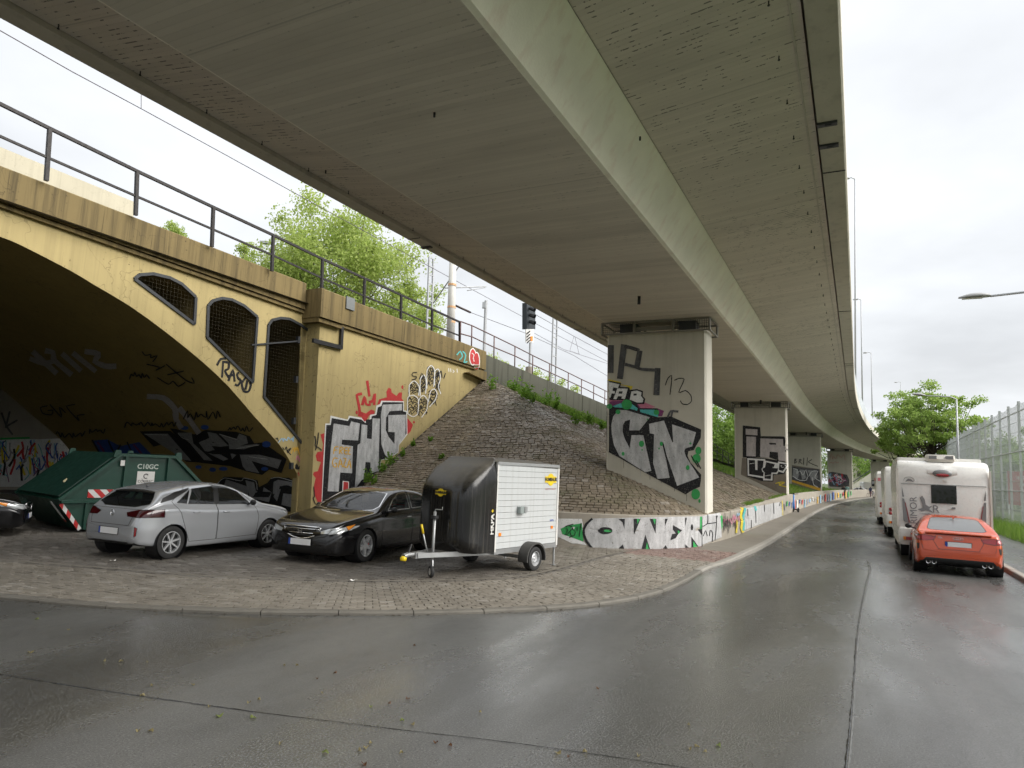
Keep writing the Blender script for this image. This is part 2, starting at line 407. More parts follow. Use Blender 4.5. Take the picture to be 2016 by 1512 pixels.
def paint(name, rgb, wear=.22, rough=.6):
    if name in _M: return _M[name]
    t = NT(name); v = t.pos(); f = t.noise(t.scale(v, (6, 6, 2.2)), 1.0, 6, .65)
    c = t.mix(t.rng(f, .35, .68, 0, 1), tuple(x * (1 - wear) for x in rgb), tuple(min(.9, x * (1 + wear * .5)) for x in rgb))
    c = t.mix(t.rng(t.noise(v, 22, 4, .7), .62, .72, 0, wear), c, tuple(x * .45 + .03 for x in rgb))
    t.set(c, rough, 0, .35)
    t.l(t.rng(t.noise(v, 30, 3, .7), .60, .66, 1, .35), t.b.inputs['Alpha'])
    _M[name] = t.m; return t.m
P_BLK = paint('spray_black', (.016, .016, .018), .3); P_SIL = paint('spray_silver', (.52, .52, .52), .3)
P_WHT = paint('spray_white', (.78, .78, .76), .12); P_GRN = paint('spray_green', (.045, .36, .10), .12)
P_RED = paint('spray_red', (.52, .045, .045), .15); P_DGR = paint('roller_grey', (.10, .10, .105), .5)
P_TEA = paint('spray_turquoise', (.10, .48, .47), .15); P_YEL = paint('spray_yellow', (.72, .58, .05), .15)
P_ORA = paint('spray_ochre', (.72, .42, .05), .15); P_BLU = paint('spray_blue', (.05, .12, .42), .2)
P_PUR = paint('spray_purple', (.22, .05, .16), .25); P_PNK = paint('spray_pink', (.60, .20, .30), .2)
P_GRY = paint('spray_dim_silver', (.33, .33, .33), .2); P_MAUV = paint('spray_mauve_grey', (.50, .46, .45), .18)
P_BRN = paint('brown_grey_coat', (.22, .19, .15), .15); P_LBL = paint('spray_light_blue', (.30, .50, .68), .2)

# ------------------------------------------------------------------ ground, road, kerbs
def sh(a): return max(0., a - 45) ** 2 / 1250
def sheet(name, poly, z, m, kind='structure', parent=None):
    P = [Vector((p[0], p[1], z)) for p in poly]
    mb = MB(); mb.add(P, [tuple(t) for t in tessellate_polygon([P])])
    o = mb.build(name, m, parent)
    for p in o.data.polygons:
        if p.normal.z < 0: p.flip()
    if parent is None: tag(o, kind=kind)
    return o
sheet('ground', [(-900, -900), (900, -900), (900, 900), (-900, 900)], -.10, M_GRASSG)
KP = [(-46, 21), (-26, 14), (-14, 10.9), (-6.75, 9.5), (-4.55, 9.22), (-1.96, 9.48), (.09, 10.1), (1.68, 11.05), (2.75, 12.28), (3.72, 14.0)] + \
     [tuple(AL(a, l_)[:2]) for a, l_ in ((16.0, -3.05), (18.3, -2.80), (21.5, -2.62))] + [tuple(AL(a, -2.55 + sh(a))[:2]) for a in (26, 34, 45, 56, 68, 80, 92, 104, 116, 130, 145, 160)]
KERB = smooth_path([Vector((x, y, 0)) for x, y in KP], .25)
AR = [a for a in (-60, -20, 0, 10, 15, 20, 30, 45, 56, 68, 80, 92, 104, 116, 130, 145, 160)]
RK = [AL(a, 3.30 + sh(a)) for a in AR]
a_joint = G(1590, 1091).dot(VX)
near = [tuple(p[:2]) for p in KERB if p.dot(VX) < a_joint or p.x < 3]; far = [tuple(p[:2]) for p in KERB if tuple(p[:2]) not in near]
jl = tuple(near[-1]); jr = tuple(AL(a_joint + .5, 3.30)[:2])
sheet('road', near + [jr] + [tuple(p[:2]) for p in reversed(RK) if p.dot(VX) < a_joint] + [(-80, -60)], 0, M_ASPH)
sheet('worn_road', [jl] + far + [tuple(p[:2]) for p in reversed(RK) if p.dot(VX) > a_joint] + [jr], .002, M_ASPH2)
def ribbon(name, pxs, w, z, m, parent, wob=.7):
    pts = smooth_path([G(*p) for p in pxs], .06); mb = MB(); rows = []
    for i, p in enumerate(pts):
        d = (pts[min(i + 1, len(pts) - 1)] - pts[max(0, i - 1)]).normalized(); nn = Vector((-d.y, d.x, 0))
        a = w * (1 + random.uniform(-wob, wob)) / 2; b = w * (1 + random.uniform(-wob, wob)) / 2
        rows.append([p + nn * a + Vector((0, 0, z)), p + Vector((0, 0, z + .002)), p - nn * b + Vector((0, 0, z))])
    mb.grid(rows); return mb.build(name, m, parent)
road = bpy.data.objects['road']
M_TAR = plain('bitumen_seam', (.012, .012, .012), .25, obj=False); M_TARL = plain('weathered_seam', (.10, .10, .095), .35, obj=False)
for nm, px, w, m in (('tar_seam', [(1708, 1100), (1714, 1120), (1708, 1150), (1699, 1190), (1690, 1250), (1684, 1330), (1678, 1420), (1668, 1530)], .018, M_TARL),
                     ('tar_seam', [(1706, 1102), (1711, 1122), (1704, 1150), (1696, 1190), (1687, 1250), (1681, 1330), (1674, 1420), (1663, 1530)], .014, M_TAR),
                     ('tar_seam', [(-60, 1318), (0, 1328), (140, 1350), (300, 1374), (500, 1402)], .014, M_TAR),
                     ('tar_seam', [(500, 1402), (760, 1434), (1000, 1462), (1200, 1490), (1400, 1520)], .006, M_TAR)):
    ribbon(nm, px, w, .004, m, road)
# pavement sheet behind the kerb (bed of the pavers)
bed = [tuple(p[:2]) for p in KERB] + [tuple(AL(160, 4)[:2]), tuple(AL(160, -30)[:2]), tuple(AL(20, -60)[:2]), (-60, 40)]
pave = sheet('pavement', bed, .032, M_JOINT)
sheet('footway_surface', [tuple(AL(a, -2.72 + .012 * (min(a, 30) - 20.5) + sh(a))[:2]) for a in (20.5, 30, 45, 56, 68, 80, 92, 104, 116, 130, 145, 160)] +
      [tuple(AL(a, -4.0 + sh(a))[:2]) for a in (160, 145, 130, 116, 104, 92, 80, 68, 56, 45, 30, 20.5)], .095, M_WALK)
mb = MB(); mb.grid([[AL(a, -2.84 + .15 * (a - 19.7), z), AL(a, -4.0, z)] for a, z in ((19.7, .048), (20.5, .0955))]); tag(mb.build('footway_ramp', M_WALK), kind='structure')
# kerb stones
def kerb_height(a): return .050 + .06 * min(1, max(0, (a - 17) / 3))
def arc(path):
    out = [0.]
    for i in range(1, len(path)): out.append(out[-1] + (path[i] - path[i - 1]).length)
    return out
def at_arc(path, S, s):
    lo = 0; hi = len(S) - 1
    while hi - lo > 1:
        m = (lo + hi) // 2
        if S[m] <= s: lo = m
        else: hi = m
    t = (s - S[lo]) / max(1e-6, S[hi] - S[lo]); d = (path[hi] - path[lo]).normalized()
    return path[lo].lerp(path[hi], t), d
SK = arc(KERB)
def kerb_run(root, path, S, s0, s1, side, w, L=1.0, hf=kerb_height, m=M_KERB):
    s = s0
    while s < s1:
        Ls = L if s < s0 + 90 else L * 2
        e = min(s + Ls - .012, s1); mb = MB(); rows = []
        for k in range(4):
            p, d = at_arc(path, S, s + (e - s) * k / 3); nn = Vector((-d.y, d.x, 0)) * side; h = hf(p.dot(VX)) + random.uniform(-.004, .004)
            rows.append([p + nn * -.01 + Vector((0, 0, -.04)), p + nn * -.01 + Vector((0, 0, h - .02)), p + nn * .012 + Vector((0, 0, h)), p + nn * w + Vector((0, 0, h)), p + nn * w + Vector((0, 0, -.04))])
        mb.grid(rows); mb.add(rows[0], [(0, 1, 2, 3, 4)]); mb.add(rows[-1], [(4, 3, 2, 1, 0)])
        mb.build('kerb_stone', m, root); s += Ls
s_at = lambda path, S, P: min(range(len(path)), key=lambda i: (path[i] - P).length)
kl = empty('kerb', (0, 0, 0)); tag(kl, kind='structure')
kerb_run(kl, KERB, SK, SK[s_at(KERB, SK, Vector((-13, 10.7, 0)))], SK[s_at(KERB, SK, AL(15.5, -2.5))], 1, .14, m=M_KERBD)
kerb_run(kl, KERB, SK, SK[s_at(KERB, SK, AL(15.5, -2.5))], SK[s_at(KERB, SK, AL(120, 2))], 1, .15)
RKP = smooth_path(RK, .5); SR = arc(RKP)
kr = empty('kerb', (0, 0, 0)); tag(kr, kind='structure')
kerb_run(kr, RKP, SR, SR[s_at(RKP, SR, AL(12, 3.3))], SR[s_at(RKP, SR, AL(70, 3.8))], -1, .15, hf=lambda a: .12)
rs = [AL(a, 3.44 + sh(a)) for a in AR]; rs2 = [AL(a, 5.55 + sh(a)) for a in reversed(AR)]
sheet('footway', [tuple(p[:2]) for p in rs + rs2], .105, M_WALK2)
sheet('verge', [tuple(p[:2]) for p in [AL(a, 5.5 + sh(a)) for a in AR] + [AL(a, 60 + sh(a)) for a in reversed(AR)]], .10, M_GRASSG)

# ------------------------------------------------------------------ pavers
def kerb_coords():
    pass
PAVERS = []                                     # (projected size, verts, faces, material key)
def paver(o, ux, uy, L, W, wave, s0, key, z=.050):
    """one wavy interlocking paver: o corner, ux/uy unit vectors, s0 running coordinate for the wave"""
    g = .007; n = 4; top = []; zj = z + random.uniform(-.004, .003); tx = random.uniform(-.006, .006); ty = random.uniform(-.008, .008)
    def pt(i, j, inset):
        x = g + inset + (L - 2 * g - 2 * inset) * i / n; y = (g + inset) if j == 0 else W - g - inset
        wv = wave * math.sin(2 * math.pi * (s0 + x) / (2 * L))
        return x, y + wv
    ring = [(i, 0) for i in range(n + 1)] + [(i, 1) for i in range(n, -1, -1)]
    vs = []
    for inset, dz in ((0, -.02), (0, -.004), (.006, 0)):
        for i, j in ring:
            x, y = pt(i, j, inset); vs.append(o(x, y) + Vector((0, 0, zj + dz + (tx * (x / L - .5) + ty * (y / W - .5) if dz > -.01 else 0))))
    k = len(ring); fs = [tuple(range(2 * k, 3 * k))]
    for r in range(2):
        for i in range(k): fs.append((r * k + i, r * k + (i + 1) % k, (r + 1) * k + (i + 1) % k, (r + 1) * k + i))
    c = vs[2 * k]; x, y = proj(c); d = (c - EYE).length
    PAVERS.append((1 / d if -20 < x < 2036 and y < 1540 else 0, vs, fs, key))
LP, WP = .22, .115
s_lo = SK[s_at(KERB, SK, Vector((-13.5, 10.8, 0)))]; s_hi = SK[s_at(KERB, SK, AL(20.5, -2.5))]
for r in range(20):                              # band that follows the kerb
    d0 = .155 + r * WP; s = s_lo + (LP / 2 if r % 2 else 0)
    while s < s_hi:
        def o(x, y, s=s, d0=d0):
            p, d = at_arc(KERB, SK, s + x); return p + Vector((-d.y, d.x, 0)) * (d0 + y)
        c = o(0, 0); red = c.dot(VX) > 17.0 and c.x > 2.9
        paver(o, None, None, LP, WP, .021, s, 2 if red else (0 if r < 19 else 1)); s += LP
CH = KERB[::3]
def kerb_dist(p):
    b = min(CH, key=lambda q: (q - p).length_squared); return (b - p).length
ang = R(-9); e1 = Vector((math.cos(ang), math.sin(ang), 0)); e2 = Vector((-e1.y, e1.x, 0))
def apron_ok(p):
    if kerb_dist(p) < .155 + 20 * WP + .13: return False
    a, l = p.dot(VX), p.dot(LX)
    if p.x < -13.5 or p.y > 23: return False
    if a > 21.6 or l > -2.6: return False
    x, y = proj(p)
    return -60 < x < 2100
for i in range(-75, 70):
    for j in range(60, 250):
        p0 = e1 * (i * LP + (LP / 2 if j % 2 else 0)) + e2 * (j * WP)
        if p0.y < 8 or p0.y > 23 or p0.x < -13.5 or p0.x > 6: continue
        ctr = p0 + e1 * LP / 2 + e2 * WP / 2
        if not apron_ok(ctr): continue
        a, l = ctr.dot(VX), ctr.dot(LX)
        if a > 17.4 and l > -7.6 and (a - 17.4) / 1.2 + (l + 7.6) / 4 > 1.9 and l < -4.0: continue
        red = a > 17.2 and ctr.x > 3.2
        paver(lambda x, y, p0=p0: p0 + e1 * x + e2 * y, None, None, LP, WP, .021, i * LP + (LP / 2 if j % 2 else 0), 2 if red else (0 if ctr.y - .4 * ctr.x > 13.5 and ctr.x > 0 else 1))  # lit right part and shaded car zone told apart by paver colour
PAVERS.sort(key=lambda q: -q[0])
for q in PAVERS[:300]:
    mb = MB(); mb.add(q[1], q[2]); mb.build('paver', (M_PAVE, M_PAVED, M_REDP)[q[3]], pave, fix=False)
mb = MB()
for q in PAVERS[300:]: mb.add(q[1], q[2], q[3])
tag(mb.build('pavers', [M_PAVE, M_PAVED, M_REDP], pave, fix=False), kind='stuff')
# gutter strip between the two paving fields
mb = MB(); rows = []; s = s_lo
while s < s_hi - 2.0:
    p, d = at_arc(KERB, SK, s); nn = Vector((-d.y, d.x, 0)); rows.append([p + nn * (.155 + 20 * WP + .015) + Vector((0, 0, .046)), p + nn * (.155 + 20 * WP + .125) + Vector((0, 0, .049))]); s += .25
mb.grid(rows); mb.build('gutter_strip', M_WALK, pave)

# ------------------------------------------------------------------ embankment
LT, ZB, ZT, A0 = -15.9, .93, 6.30, 28.3
def ztop(a): return ZT - .055 * max(0, a - A0)
def La(l): return 11.2 if l > -7.4 else 11.2 - 2.1 * (-7.4 - l) / 8.5
PSE = 5.0
def contour(t, a_end=150.):
    """points of the contour line at drop fraction t, from the wing wall round to the street side"""
    pts = []
    for k in range(41):
        th = math.pi / 2 * k / 40
        l = LT + 12.0 * t * (math.sin(th) ** (2 / PSE) if th > 0 else 0)
        a = A0 - La(l) * t * (math.cos(th) ** (2 / PSE) if k < 40 else 0)
        pts.append(AL(a, l, ZB + (ZT - ZB) * (1 - t)))
    a = A0 + 1.
    while a < a_end:
        pts.append(AL(a, LT + 12.0 * t + sh(a), ZB + (ztop(a) - ZB) * (1 - t))); a += 1. if a < 50 else 5.
    return pts
mb = MB(); mb.grid([[p - Vector((0, 0, .05)) for p in contour(t / 24)] for t in range(25)])
emb = tag(mb.build('embankment', M_EARTH, smooth=True), kind='structure')
STONES = []; rowh = .165; NR = int(13.2 / rowh)
prev = None
for r in range(2, NR):
    t0, t1 = r / NR, (r + 1) / NR
    c0, c1 = contour(t0, 47.5), contour(t1, 47.5); S0, S1 = arc(c0), arc(c1)
    n = int(S1[-1] / .235); off = random.uniform(0, 1)
    for i in range(n):
        f0, f1 = (i + off) / (n + 1), (i + 1 + off) / (n + 1)
        if f1 > 1: continue
        g = .010; g0 = g / max(.3, S1[-1])
        cor = [at_arc(c0, S0, f * S0[-1])[0] for f in (f0 + g0, f1 - g0)] + [at_arc(c1, S1, f * S1[-1])[0] for f in (f1 - g0, f0 + g0)]
        a, l = cor[0].dot(VX), cor[0].dot(LX)
        if a < 17 and l < -9: continue
        up = (cor[1] - cor[0]).cross(cor[0] - cor[3]).normalized()
        if up.z < 0: up = -up
        dn = (cor[3] - cor[0]).normalized(); cor[0] += dn * g; cor[1] += dn * g; cor[2] -= dn * g; cor[3] -= dn * g
        lift = random.uniform(-.010, .010); tl = random.uniform(-.002, .012); ta = random.uniform(-.006, .006)
        ctr = (cor[0] + cor[1] + cor[2] + cor[3]) / 4
        top = []
        for k, q in enumerate(cor): top.append(q + (ctr - q) * .05 + up * (lift + (tl if k > 1 else -tl) + (ta if k in (0, 3) else -ta)))
        vs = [q - up * .055 for q in cor] + [q + up * (lift - .016) for q in cor] + top
        fs = [(8, 9, 10, 11)] + [(k, (k + 1) % 4, 4 + (k + 1) % 4, 4 + k) for k in range(4)] + [(4 + k, 4 + (k + 1) % 4, 8 + (k + 1) % 4, 8 + k) for k in range(4)]
        x, y = proj(ctr)
        vis = 0
        if (1105 < x < 1470 and 800 < y) or (720 < x < 1180 and y < 885): vis = (EYE - ctr).normalized().dot(up) ** .5 / (ctr - EYE).length if (EYE - ctr).dot(up) > 0 else 0
        STONES.append((vis, vs, fs))
STONES.sort(key=lambda q: -q[0])
for q in STONES[:300]:
    mb = MB(); mb.add(q[1], q[2]); mb.build('paving_stone', M_SLOPE, emb)
mb = MB()
for q in STONES[300:]: mb.add(q[1], q[2])
tag(mb.build('paving_stones', M_SLOPE, emb), kind='stuff')

# low retaining wall at the foot of the embankment
WALLP = [p for p in contour(1.0)]
WALLP = [AL(p.dot(VX) - .14 * (1 if p.dot(VX) < 22 else 0), p.dot(LX) + .12, 0) for p in WALLP]
WALLP = smooth_path(WALLP, .3); SW = arc(WALLP)
def wall_h(a): return .94 + .26 * min(1, max(0, (a - 24) / 24))
low_wall = empty('low_wall', WALLP[0], 0, 'low curved concrete wall covered in graffiti at the foot of the paved slope', 'wall')
def wall_course(z0f, z1f, outw, name):
    rows = []
    for i, p in enumerate(WALLP):
        d = (WALLP[min(i + 1, len(WALLP) - 1)] - WALLP[max(0, i - 1)]).normalized(); nn = Vector((d.y, -d.x, 0)); h = wall_h(p.dot(VX))
        z0, z1 = z0f * h, z1f * h
        q = lambda o, z: p + nn * o + Vector((PLUMB.x * z, PLUMB.y * z, z))
        rows.append([q(outw, z0), q(outw, z1 - .012), q(outw - .012, z1), q(-.22, z1), q(-.22, z0)])
    mb = MB(); mb.grid(rows); mb.add(rows[0], [(0, 1, 2, 3, 4)]); mb.add(rows[-1], [(4, 3, 2, 1, 0)])
    return mb.build(name, M_WALLC, low_wall, world=True)
wall_course(0, .560, .0, 'lower_course'); wall_course(.566, 1.0, .006, 'upper_course'); wall_course(.02, .98, -.03, 'core')
# ------------------------------------------------------------------ viaduct
AST = [-14, -8, -4, 0, 4, 8, 12, 16, 20, 25, 30, 35, 40, 45, 50, 55, 60, 65, 70, 75, 80, 85, 90, 95, 100, 105, 110, 116, 122, 130, 138, 146, 155, 165, 178]
def sweep(sec, closed=True, ast=AST):
    return [[AL(a, l + sh(a), z) for l, z in sec] for a in ast]
via = empty('viaduct', AL(21.5, -5.54), 0, 'long concrete box girder road viaduct curving away overhead', 'viaduct')
def vpart(name, sec, m, closed=True, smooth=False):
    mb = MB(); rows = sweep(sec); mb.grid(rows, wrap=closed)
    if closed: mb.add(rows[0], [tuple(range(len(sec)))]); mb.add(rows[-1], [tuple(range(len(sec) - 1, -1, -1))])
    return mb.build(name, m, via, smooth=smooth, world=True)
vpart('box_soffit', [(-7.43, 7.0), (-3.72, 7.0), (-3.72, 7.2), (-7.43, 7.2)], M_SOFF)
vpart('girder_web', [(-3.72, 7.002), (-3.645, 7.03), (-3.14, 7.86), (-3.5, 8.3), (-3.9, 8.3), (-3.9, 7.3), (-3.72, 7.21)], M_WEB)
vpart('girder_web', [(-7.432, 7.002), (-7.5, 7.03), (-7.98, 7.86), (-7.6, 8.3), (-7.2, 8.3), (-7.2, 7.3), (-7.43, 7.21)], M_WEB)
vpart('cantilever', [(-3.13, 7.862), (-.57, 8.20), (-.57, 8.42), (-3.13, 8.42)], M_SOFFC)
vpart('cantilever', [(-7.99, 7.862), (-10.45, 8.20), (-10.45, 8.42), (-7.99, 8.42)], M_SOFFC)
vpart('deck_slab', [(-10.5, 8.425), (-.5, 8.425), (-.5, 8.6), (-10.5, 8.6)], M_EDGE)
vpart('edge_beam', [(-.53, 8.13), (-.14, 8.13), (-.11, 8.16), (-.11, 8.78), (-.53, 8.78)], M_EDGE)
vpart('edge_beam', [(-10.49, 8.13), (-10.88, 8.13), (-10.91, 8.16), (-10.91, 8.78), (-10.49, 8.78)], M_EDGE)
vpart('drip_groove', [(-.72, 8.165), (-.69, 8.165), (-.69, 8.2), (-.72, 8.2)], M_EDGE)
t = NT('parapet_panel'); t.set((.50, .54, .56), .25, 0, .5); M_PANEL = t.m
vpart('parapet_panel', [(-.22, 8.78), (-.17, 8.78), (-.17, 10.0), (-.22, 10.0)], M_PANEL)
vpart('parapet_panel', [(-10.82, 8.78), (-10.87, 8.78), (-10.87, 9.2), (-10.82, 9.2)], M_PANEL)
# drip pegs below both edges, joints of the edge beams, drain stubs
mbp = MB(); mbp.box((0, 0, -.02), (.014, .014, .10)); mbp.box((0, 0, -.06), (.026, .026, .016)); peg_me = mbp.mesh('peg', M_BLACK)
def put(me, name, P, parent, rz=0):
    o = link(name, me, parent, True); o.location = P; o.rotation_euler = (0, 0, rz); return o
a = 2.2
while a < 78:
    put(peg_me, 'drip_peg', AL(a, -.93 + sh(a), 8.15), via); put(peg_me, 'drip_peg', AL(a + .4, -10.3 + sh(a), 8.17), via); a += 1.28 if a < 40 else 1.9
mbj = MB(); mbj.box((0, 0, 0), (.40, .02, .02)); joint_me = mbj.mesh('joint', M_BLACK)
RZV = math.atan2(LX.y, LX.x)
for a in (14.2, 26.5, 38.5, 39.2, 50, 62, 74): put(joint_me, 'beam_joint', AL(a, -.33 + sh(a), 8.125), via, RZV); put(joint_me, 'beam_joint', AL(a + .5, -10.68 + sh(a), 8.125), via, RZV)
mbd = MB(); mbd.box((0, 0, 0), (.32, .12, .05)); mbd.box((.02, 0, -.03), (.10, .06, .02)); vent_me = mbd.mesh('drain_recess', M_DKFR)
for px, py in ((1628, 244), (1632, 287)): put(vent_me, 'drain_recess', G(px, py, 8.115), via, RZV)
put(vent_me, 'drain_recess', G(840, 487, 8.115), via, RZV)
mbd = MB(); mbd.lathe([(0, -.02), (.055, -.02), (.055, .30), (0, .30)], 10); stub_me = mbd.mesh('drain_stub', M_BLACK, True)
for px, py, z in ((1258, 598, 6.78), (641, 341, 7.95), (855, 230, 6.93), (1260, 276, 7.45)):
    o = put(stub_me, 'drain_stub', G(px, py, z), via); o.scale = (.8, .8, .7) if px == 1258 else (.3, .3, .2)
for a in (46, 76): put(stub_me, 'drain_stub', AL(a - .9, -5.4 + sh(a), 6.76), via)

# piers with bearing cages
M_CAGE = plain('cage_steel', (.22, .21, .185), .6, .2); M_MESH = plain('cage_mesh', (.05, .05, .05), .6, .3)
PIERS = []
def pier(a, l0, l1, w, zt, label, tilt=True):
    s = sh(a); nrm = VX
    root = empty('viaduct_pier', AL(a, (l0 + l1) / 2 + s, 0), 0, label, 'pier', 'piers of the viaduct')
    def q(da, l, z):
        k = (z - 1.2) if tilt else 0
        return AL(a + da, l + s, z) + Vector((PLUMB.x * k, PLUMB.y * k * .35, 0))
    ch = .06
    sec = [(0, l0 + ch), (0, l1 - ch), (ch, l1), (w - ch, l1), (w, l1 - ch), (w, l0 + ch), (w - ch, l0), (ch, l0)]
    mb = MB(); rows = [[q(da, l, z) for da, l in sec] for z in (-.1, 2, 4, zt)]
    mb.grid(rows, wrap=True); mb.add(rows[-1], [tuple(range(8))])
    sh_ = mb.build('shaft', [M_PIER, M_PIERW], root, world=True)
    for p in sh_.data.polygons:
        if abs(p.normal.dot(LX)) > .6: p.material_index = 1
    # bearing blocks between shaft and girder
    for f in (.2, .8):
        mb = MB(); l = l0 + (l1 - l0) * f; mb.add([q(da, ll, z) for z in (zt, 7.02) for da, ll in ((.25, l - .28), (.25, l + .28), (w - .25, l + .28), (w - .25, l - .28))],
            [(0, 1, 5, 4), (1, 2, 6, 5), (2, 3, 7, 6), (3, 0, 4, 7)]); mb.build('bearing', M_DKFR, root, world=True)
    # steel cage: three bays along the front, one on each end
    z0, z1 = zt - .06, 6.97; e = .14
    mb = MB(); bays = [l0 - e, l0 + (l1 - l0) * .30, l0 + (l1 - l0) * .69, l1 + e]
    for da in (-e, w + e):
        for k in range(3):
            b0, b1 = bays[k] + .012, bays[k + 1] - .012; C4 = [q(da, b0, z0), q(da, b1, z0), q(da, b1, z1), q(da, b0, z1)]
            for i in range(4): mb.bar(C4[i], C4[(i + 1) % 4], .045, .05)
    for l in (l0 - e, l1 + e):
        C4 = [q(-e, l, z0), q(w + e, l, z0), q(w + e, l, z1), q(-e, l, z1)]
        for i in range(4): mb.bar(C4[i], C4[(i + 1) % 4], .045, .05)
    mb.bar(q(-.02, bays[1], (z0 + z1) / 2 - .04), q(-.02, bays[2], (z0 + z1) / 2 - .04), .05, .12)
    cage = mb.build('bearing_cage', M_CAGE, root, world=True)
    if a < 60:
        st = .07 if a < 30 else .14
        for b0, b1 in ((bays[0], bays[1]), (bays[2], bays[3])):
            mb = MB()
            x = b0 + st
            while x < b1: mb.bar(q(-e, x, z0), q(-e, x, z1), .009); x += st
            z = z0 + st
            while z < z1: mb.bar(q(-e, b0, z), q(-e, b1, z), .009); z += st
            mb.build('cage_mesh', M_MESH, cage, world=True)
    PIERS.append(root); return sh_
zt1 = 6.66
pier1 = pier(21.5, -7.36, -4.12, 1.0, zt1, 'near concrete pier with big silver CN graffiti standing in the paved slope')
pier2 = pier(46.2, -7.1, -3.95, 1.0, 6.66, 'concrete pier with black outlined iA and white outlined UF graffiti')
pier3 = pier(75.8, -7.3, -4.05, 1.0, 6.66, 'third concrete pier with BRIIK tag and grey wildstyle graffiti')
pier4 = pier(110.6, -7.4, -4.15, 1.0, 6.66, 'fourth pier with purple and blue graffiti behind the walking couple')
pier5 = pier(155.0, -7.4, -4.1, 1.0, 6.66, 'farthest pier beside the tree with white graffiti at its foot')

# ------------------------------------------------------------------ railway arch bridge
T2 = Vector((ray(1750, 1000).x, ray(1750, 1000).y, 0)).normalized()
BK = Vector((-T2.y, T2.x, 0)); 
if BK.y < 0: BK = -BK
P0 = DEP(632, 600, 23.4); B0 = P0 - PLUMB * P0.z
FN = T2.cross(PLUMB).normalized()
if FN.dot(BK) > 0: FN = -FN
SETB = .6
def FP(s, h, back=0.): return B0 + T2 * s + PLUMB * h + BK * back
def SH(px, py, back=0.):
    P = ONPL(px, py, B0 + BK * back, FN); h = P.z; return ((P - PLUMB * h - B0).dot(T2), h)
def topl(s): return 7.89 - .0254 * s
def botl(s): return 6.90 - .0312 * s
def lin2(p, q):
    (s0, h0), (s1, h1) = p, q; return lambda s: h0 + (h1 - h0) * (s - s0) / (s1 - s0)
topA = lin2(SH(0, 325, SETB - .16), SH(600, 556, SETB - .16)); botA = lin2(SH(0, 408, SETB), SH(600, 618, SETB))
topl = lin2(SH(640, 571, -.16), SH(940, 685, -.16)); botl = lin2(SH(640, 634, 0), SH(936, 728, 0))
rb = empty('railway_bridge', FP(-12, 0), 0, 'old yellow rendered railway arch bridge with three barred spandrel openings', 'bridge')
WV = 13.0
half = [SH(x, y, SETB) for x, y in [(595, 1000), (595, 980), (589, 943), (572, 910), (549, 874), (500, 819), (450, 761), (397, 711), (328, 655), (255, 602), (184, 560), (141, 534), (40, 482), (0, 466)]]
half[0] = (half[1][0] + .02, -.2)
sc = half[-1][0] - 2.4; zc = half[-1][1] + .18
archs = smooth_path([Vector((s, h, 0)) for s, h in half] + [Vector((sc + 1.2, zc - .03, 0)), Vector((sc, zc, 0))], .5)
archs = [(p.x, p.y) for p in archs]; archs += [(2 * sc - s, h) for s, h in reversed(archs[:-1])]
SL = 2 * sc
wins_px = [[(264, 549), (274, 541), (301, 539), (334, 547), (357, 559), (385, 585), (382, 638)],
           [(409, 602), (418, 592), (436, 587), (456, 590), (480, 602), (506, 624), (497, 753), (407, 664)],
           [(528, 640), (535, 630), (552, 626), (570, 628), (592, 640), (616, 658), (603, 884), (519, 781)]]
wins = [[SH(x, y, SETB) for x, y in w] for w in wins_px]
# spandrel face with openings
outer = archs + [(SL - 3, -.2), (SL - 3, botA(SL - 3)), (-.05, botA(-.05)), (-.05, -.2)]
def faceM(loops, back, flip=False):
    mb = MB(); vs = []; loops3 = []
    for lp in loops: loops3.append([Vector((s, h, 0)) for s, h in lp])
    tr = tessellate_polygon(loops3); flat = [p for lp in loops3 for p in lp]
    mb.add([FP(p.x, p.y, back) for p in flat], [tuple(t) for t in tr]); return mb
faceM([outer] + wins, SETB).build('spandrel_wall', M_YEL, rb, world=True, fix=False)
faceM([outer], SETB + WV).build('rear_spandrel_wall', M_YEL, rb, world=True, fix=False)
mb = MB(); mb.grid([[FP(s, h, SETB + WV * k / 6) for s, h in archs] for k in range(7)])
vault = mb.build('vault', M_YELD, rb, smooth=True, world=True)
mb = MB(); mb.add([FP(s, botl(s) + .25, b) for s in (SL - 3, 11) for b in (SETB + .02, SETB + WV)], [(0, 1, 3, 2)])
mb.add([FP(SL - 3, z, b) for z in (-.2, 7.5) for b in (SETB, SETB + WV)], [(0, 1, 3, 2)])
mb.add([FP(.3, z, b) for z in (-.2, 7.1) for b in (SETB, SETB + WV)], [(0, 1, 3, 2)])
mb.build('deck', M_OLDC, rb, world=True)
M_GRILLE = plain('bird_mesh', (.055, .045, .024), .6, .2)
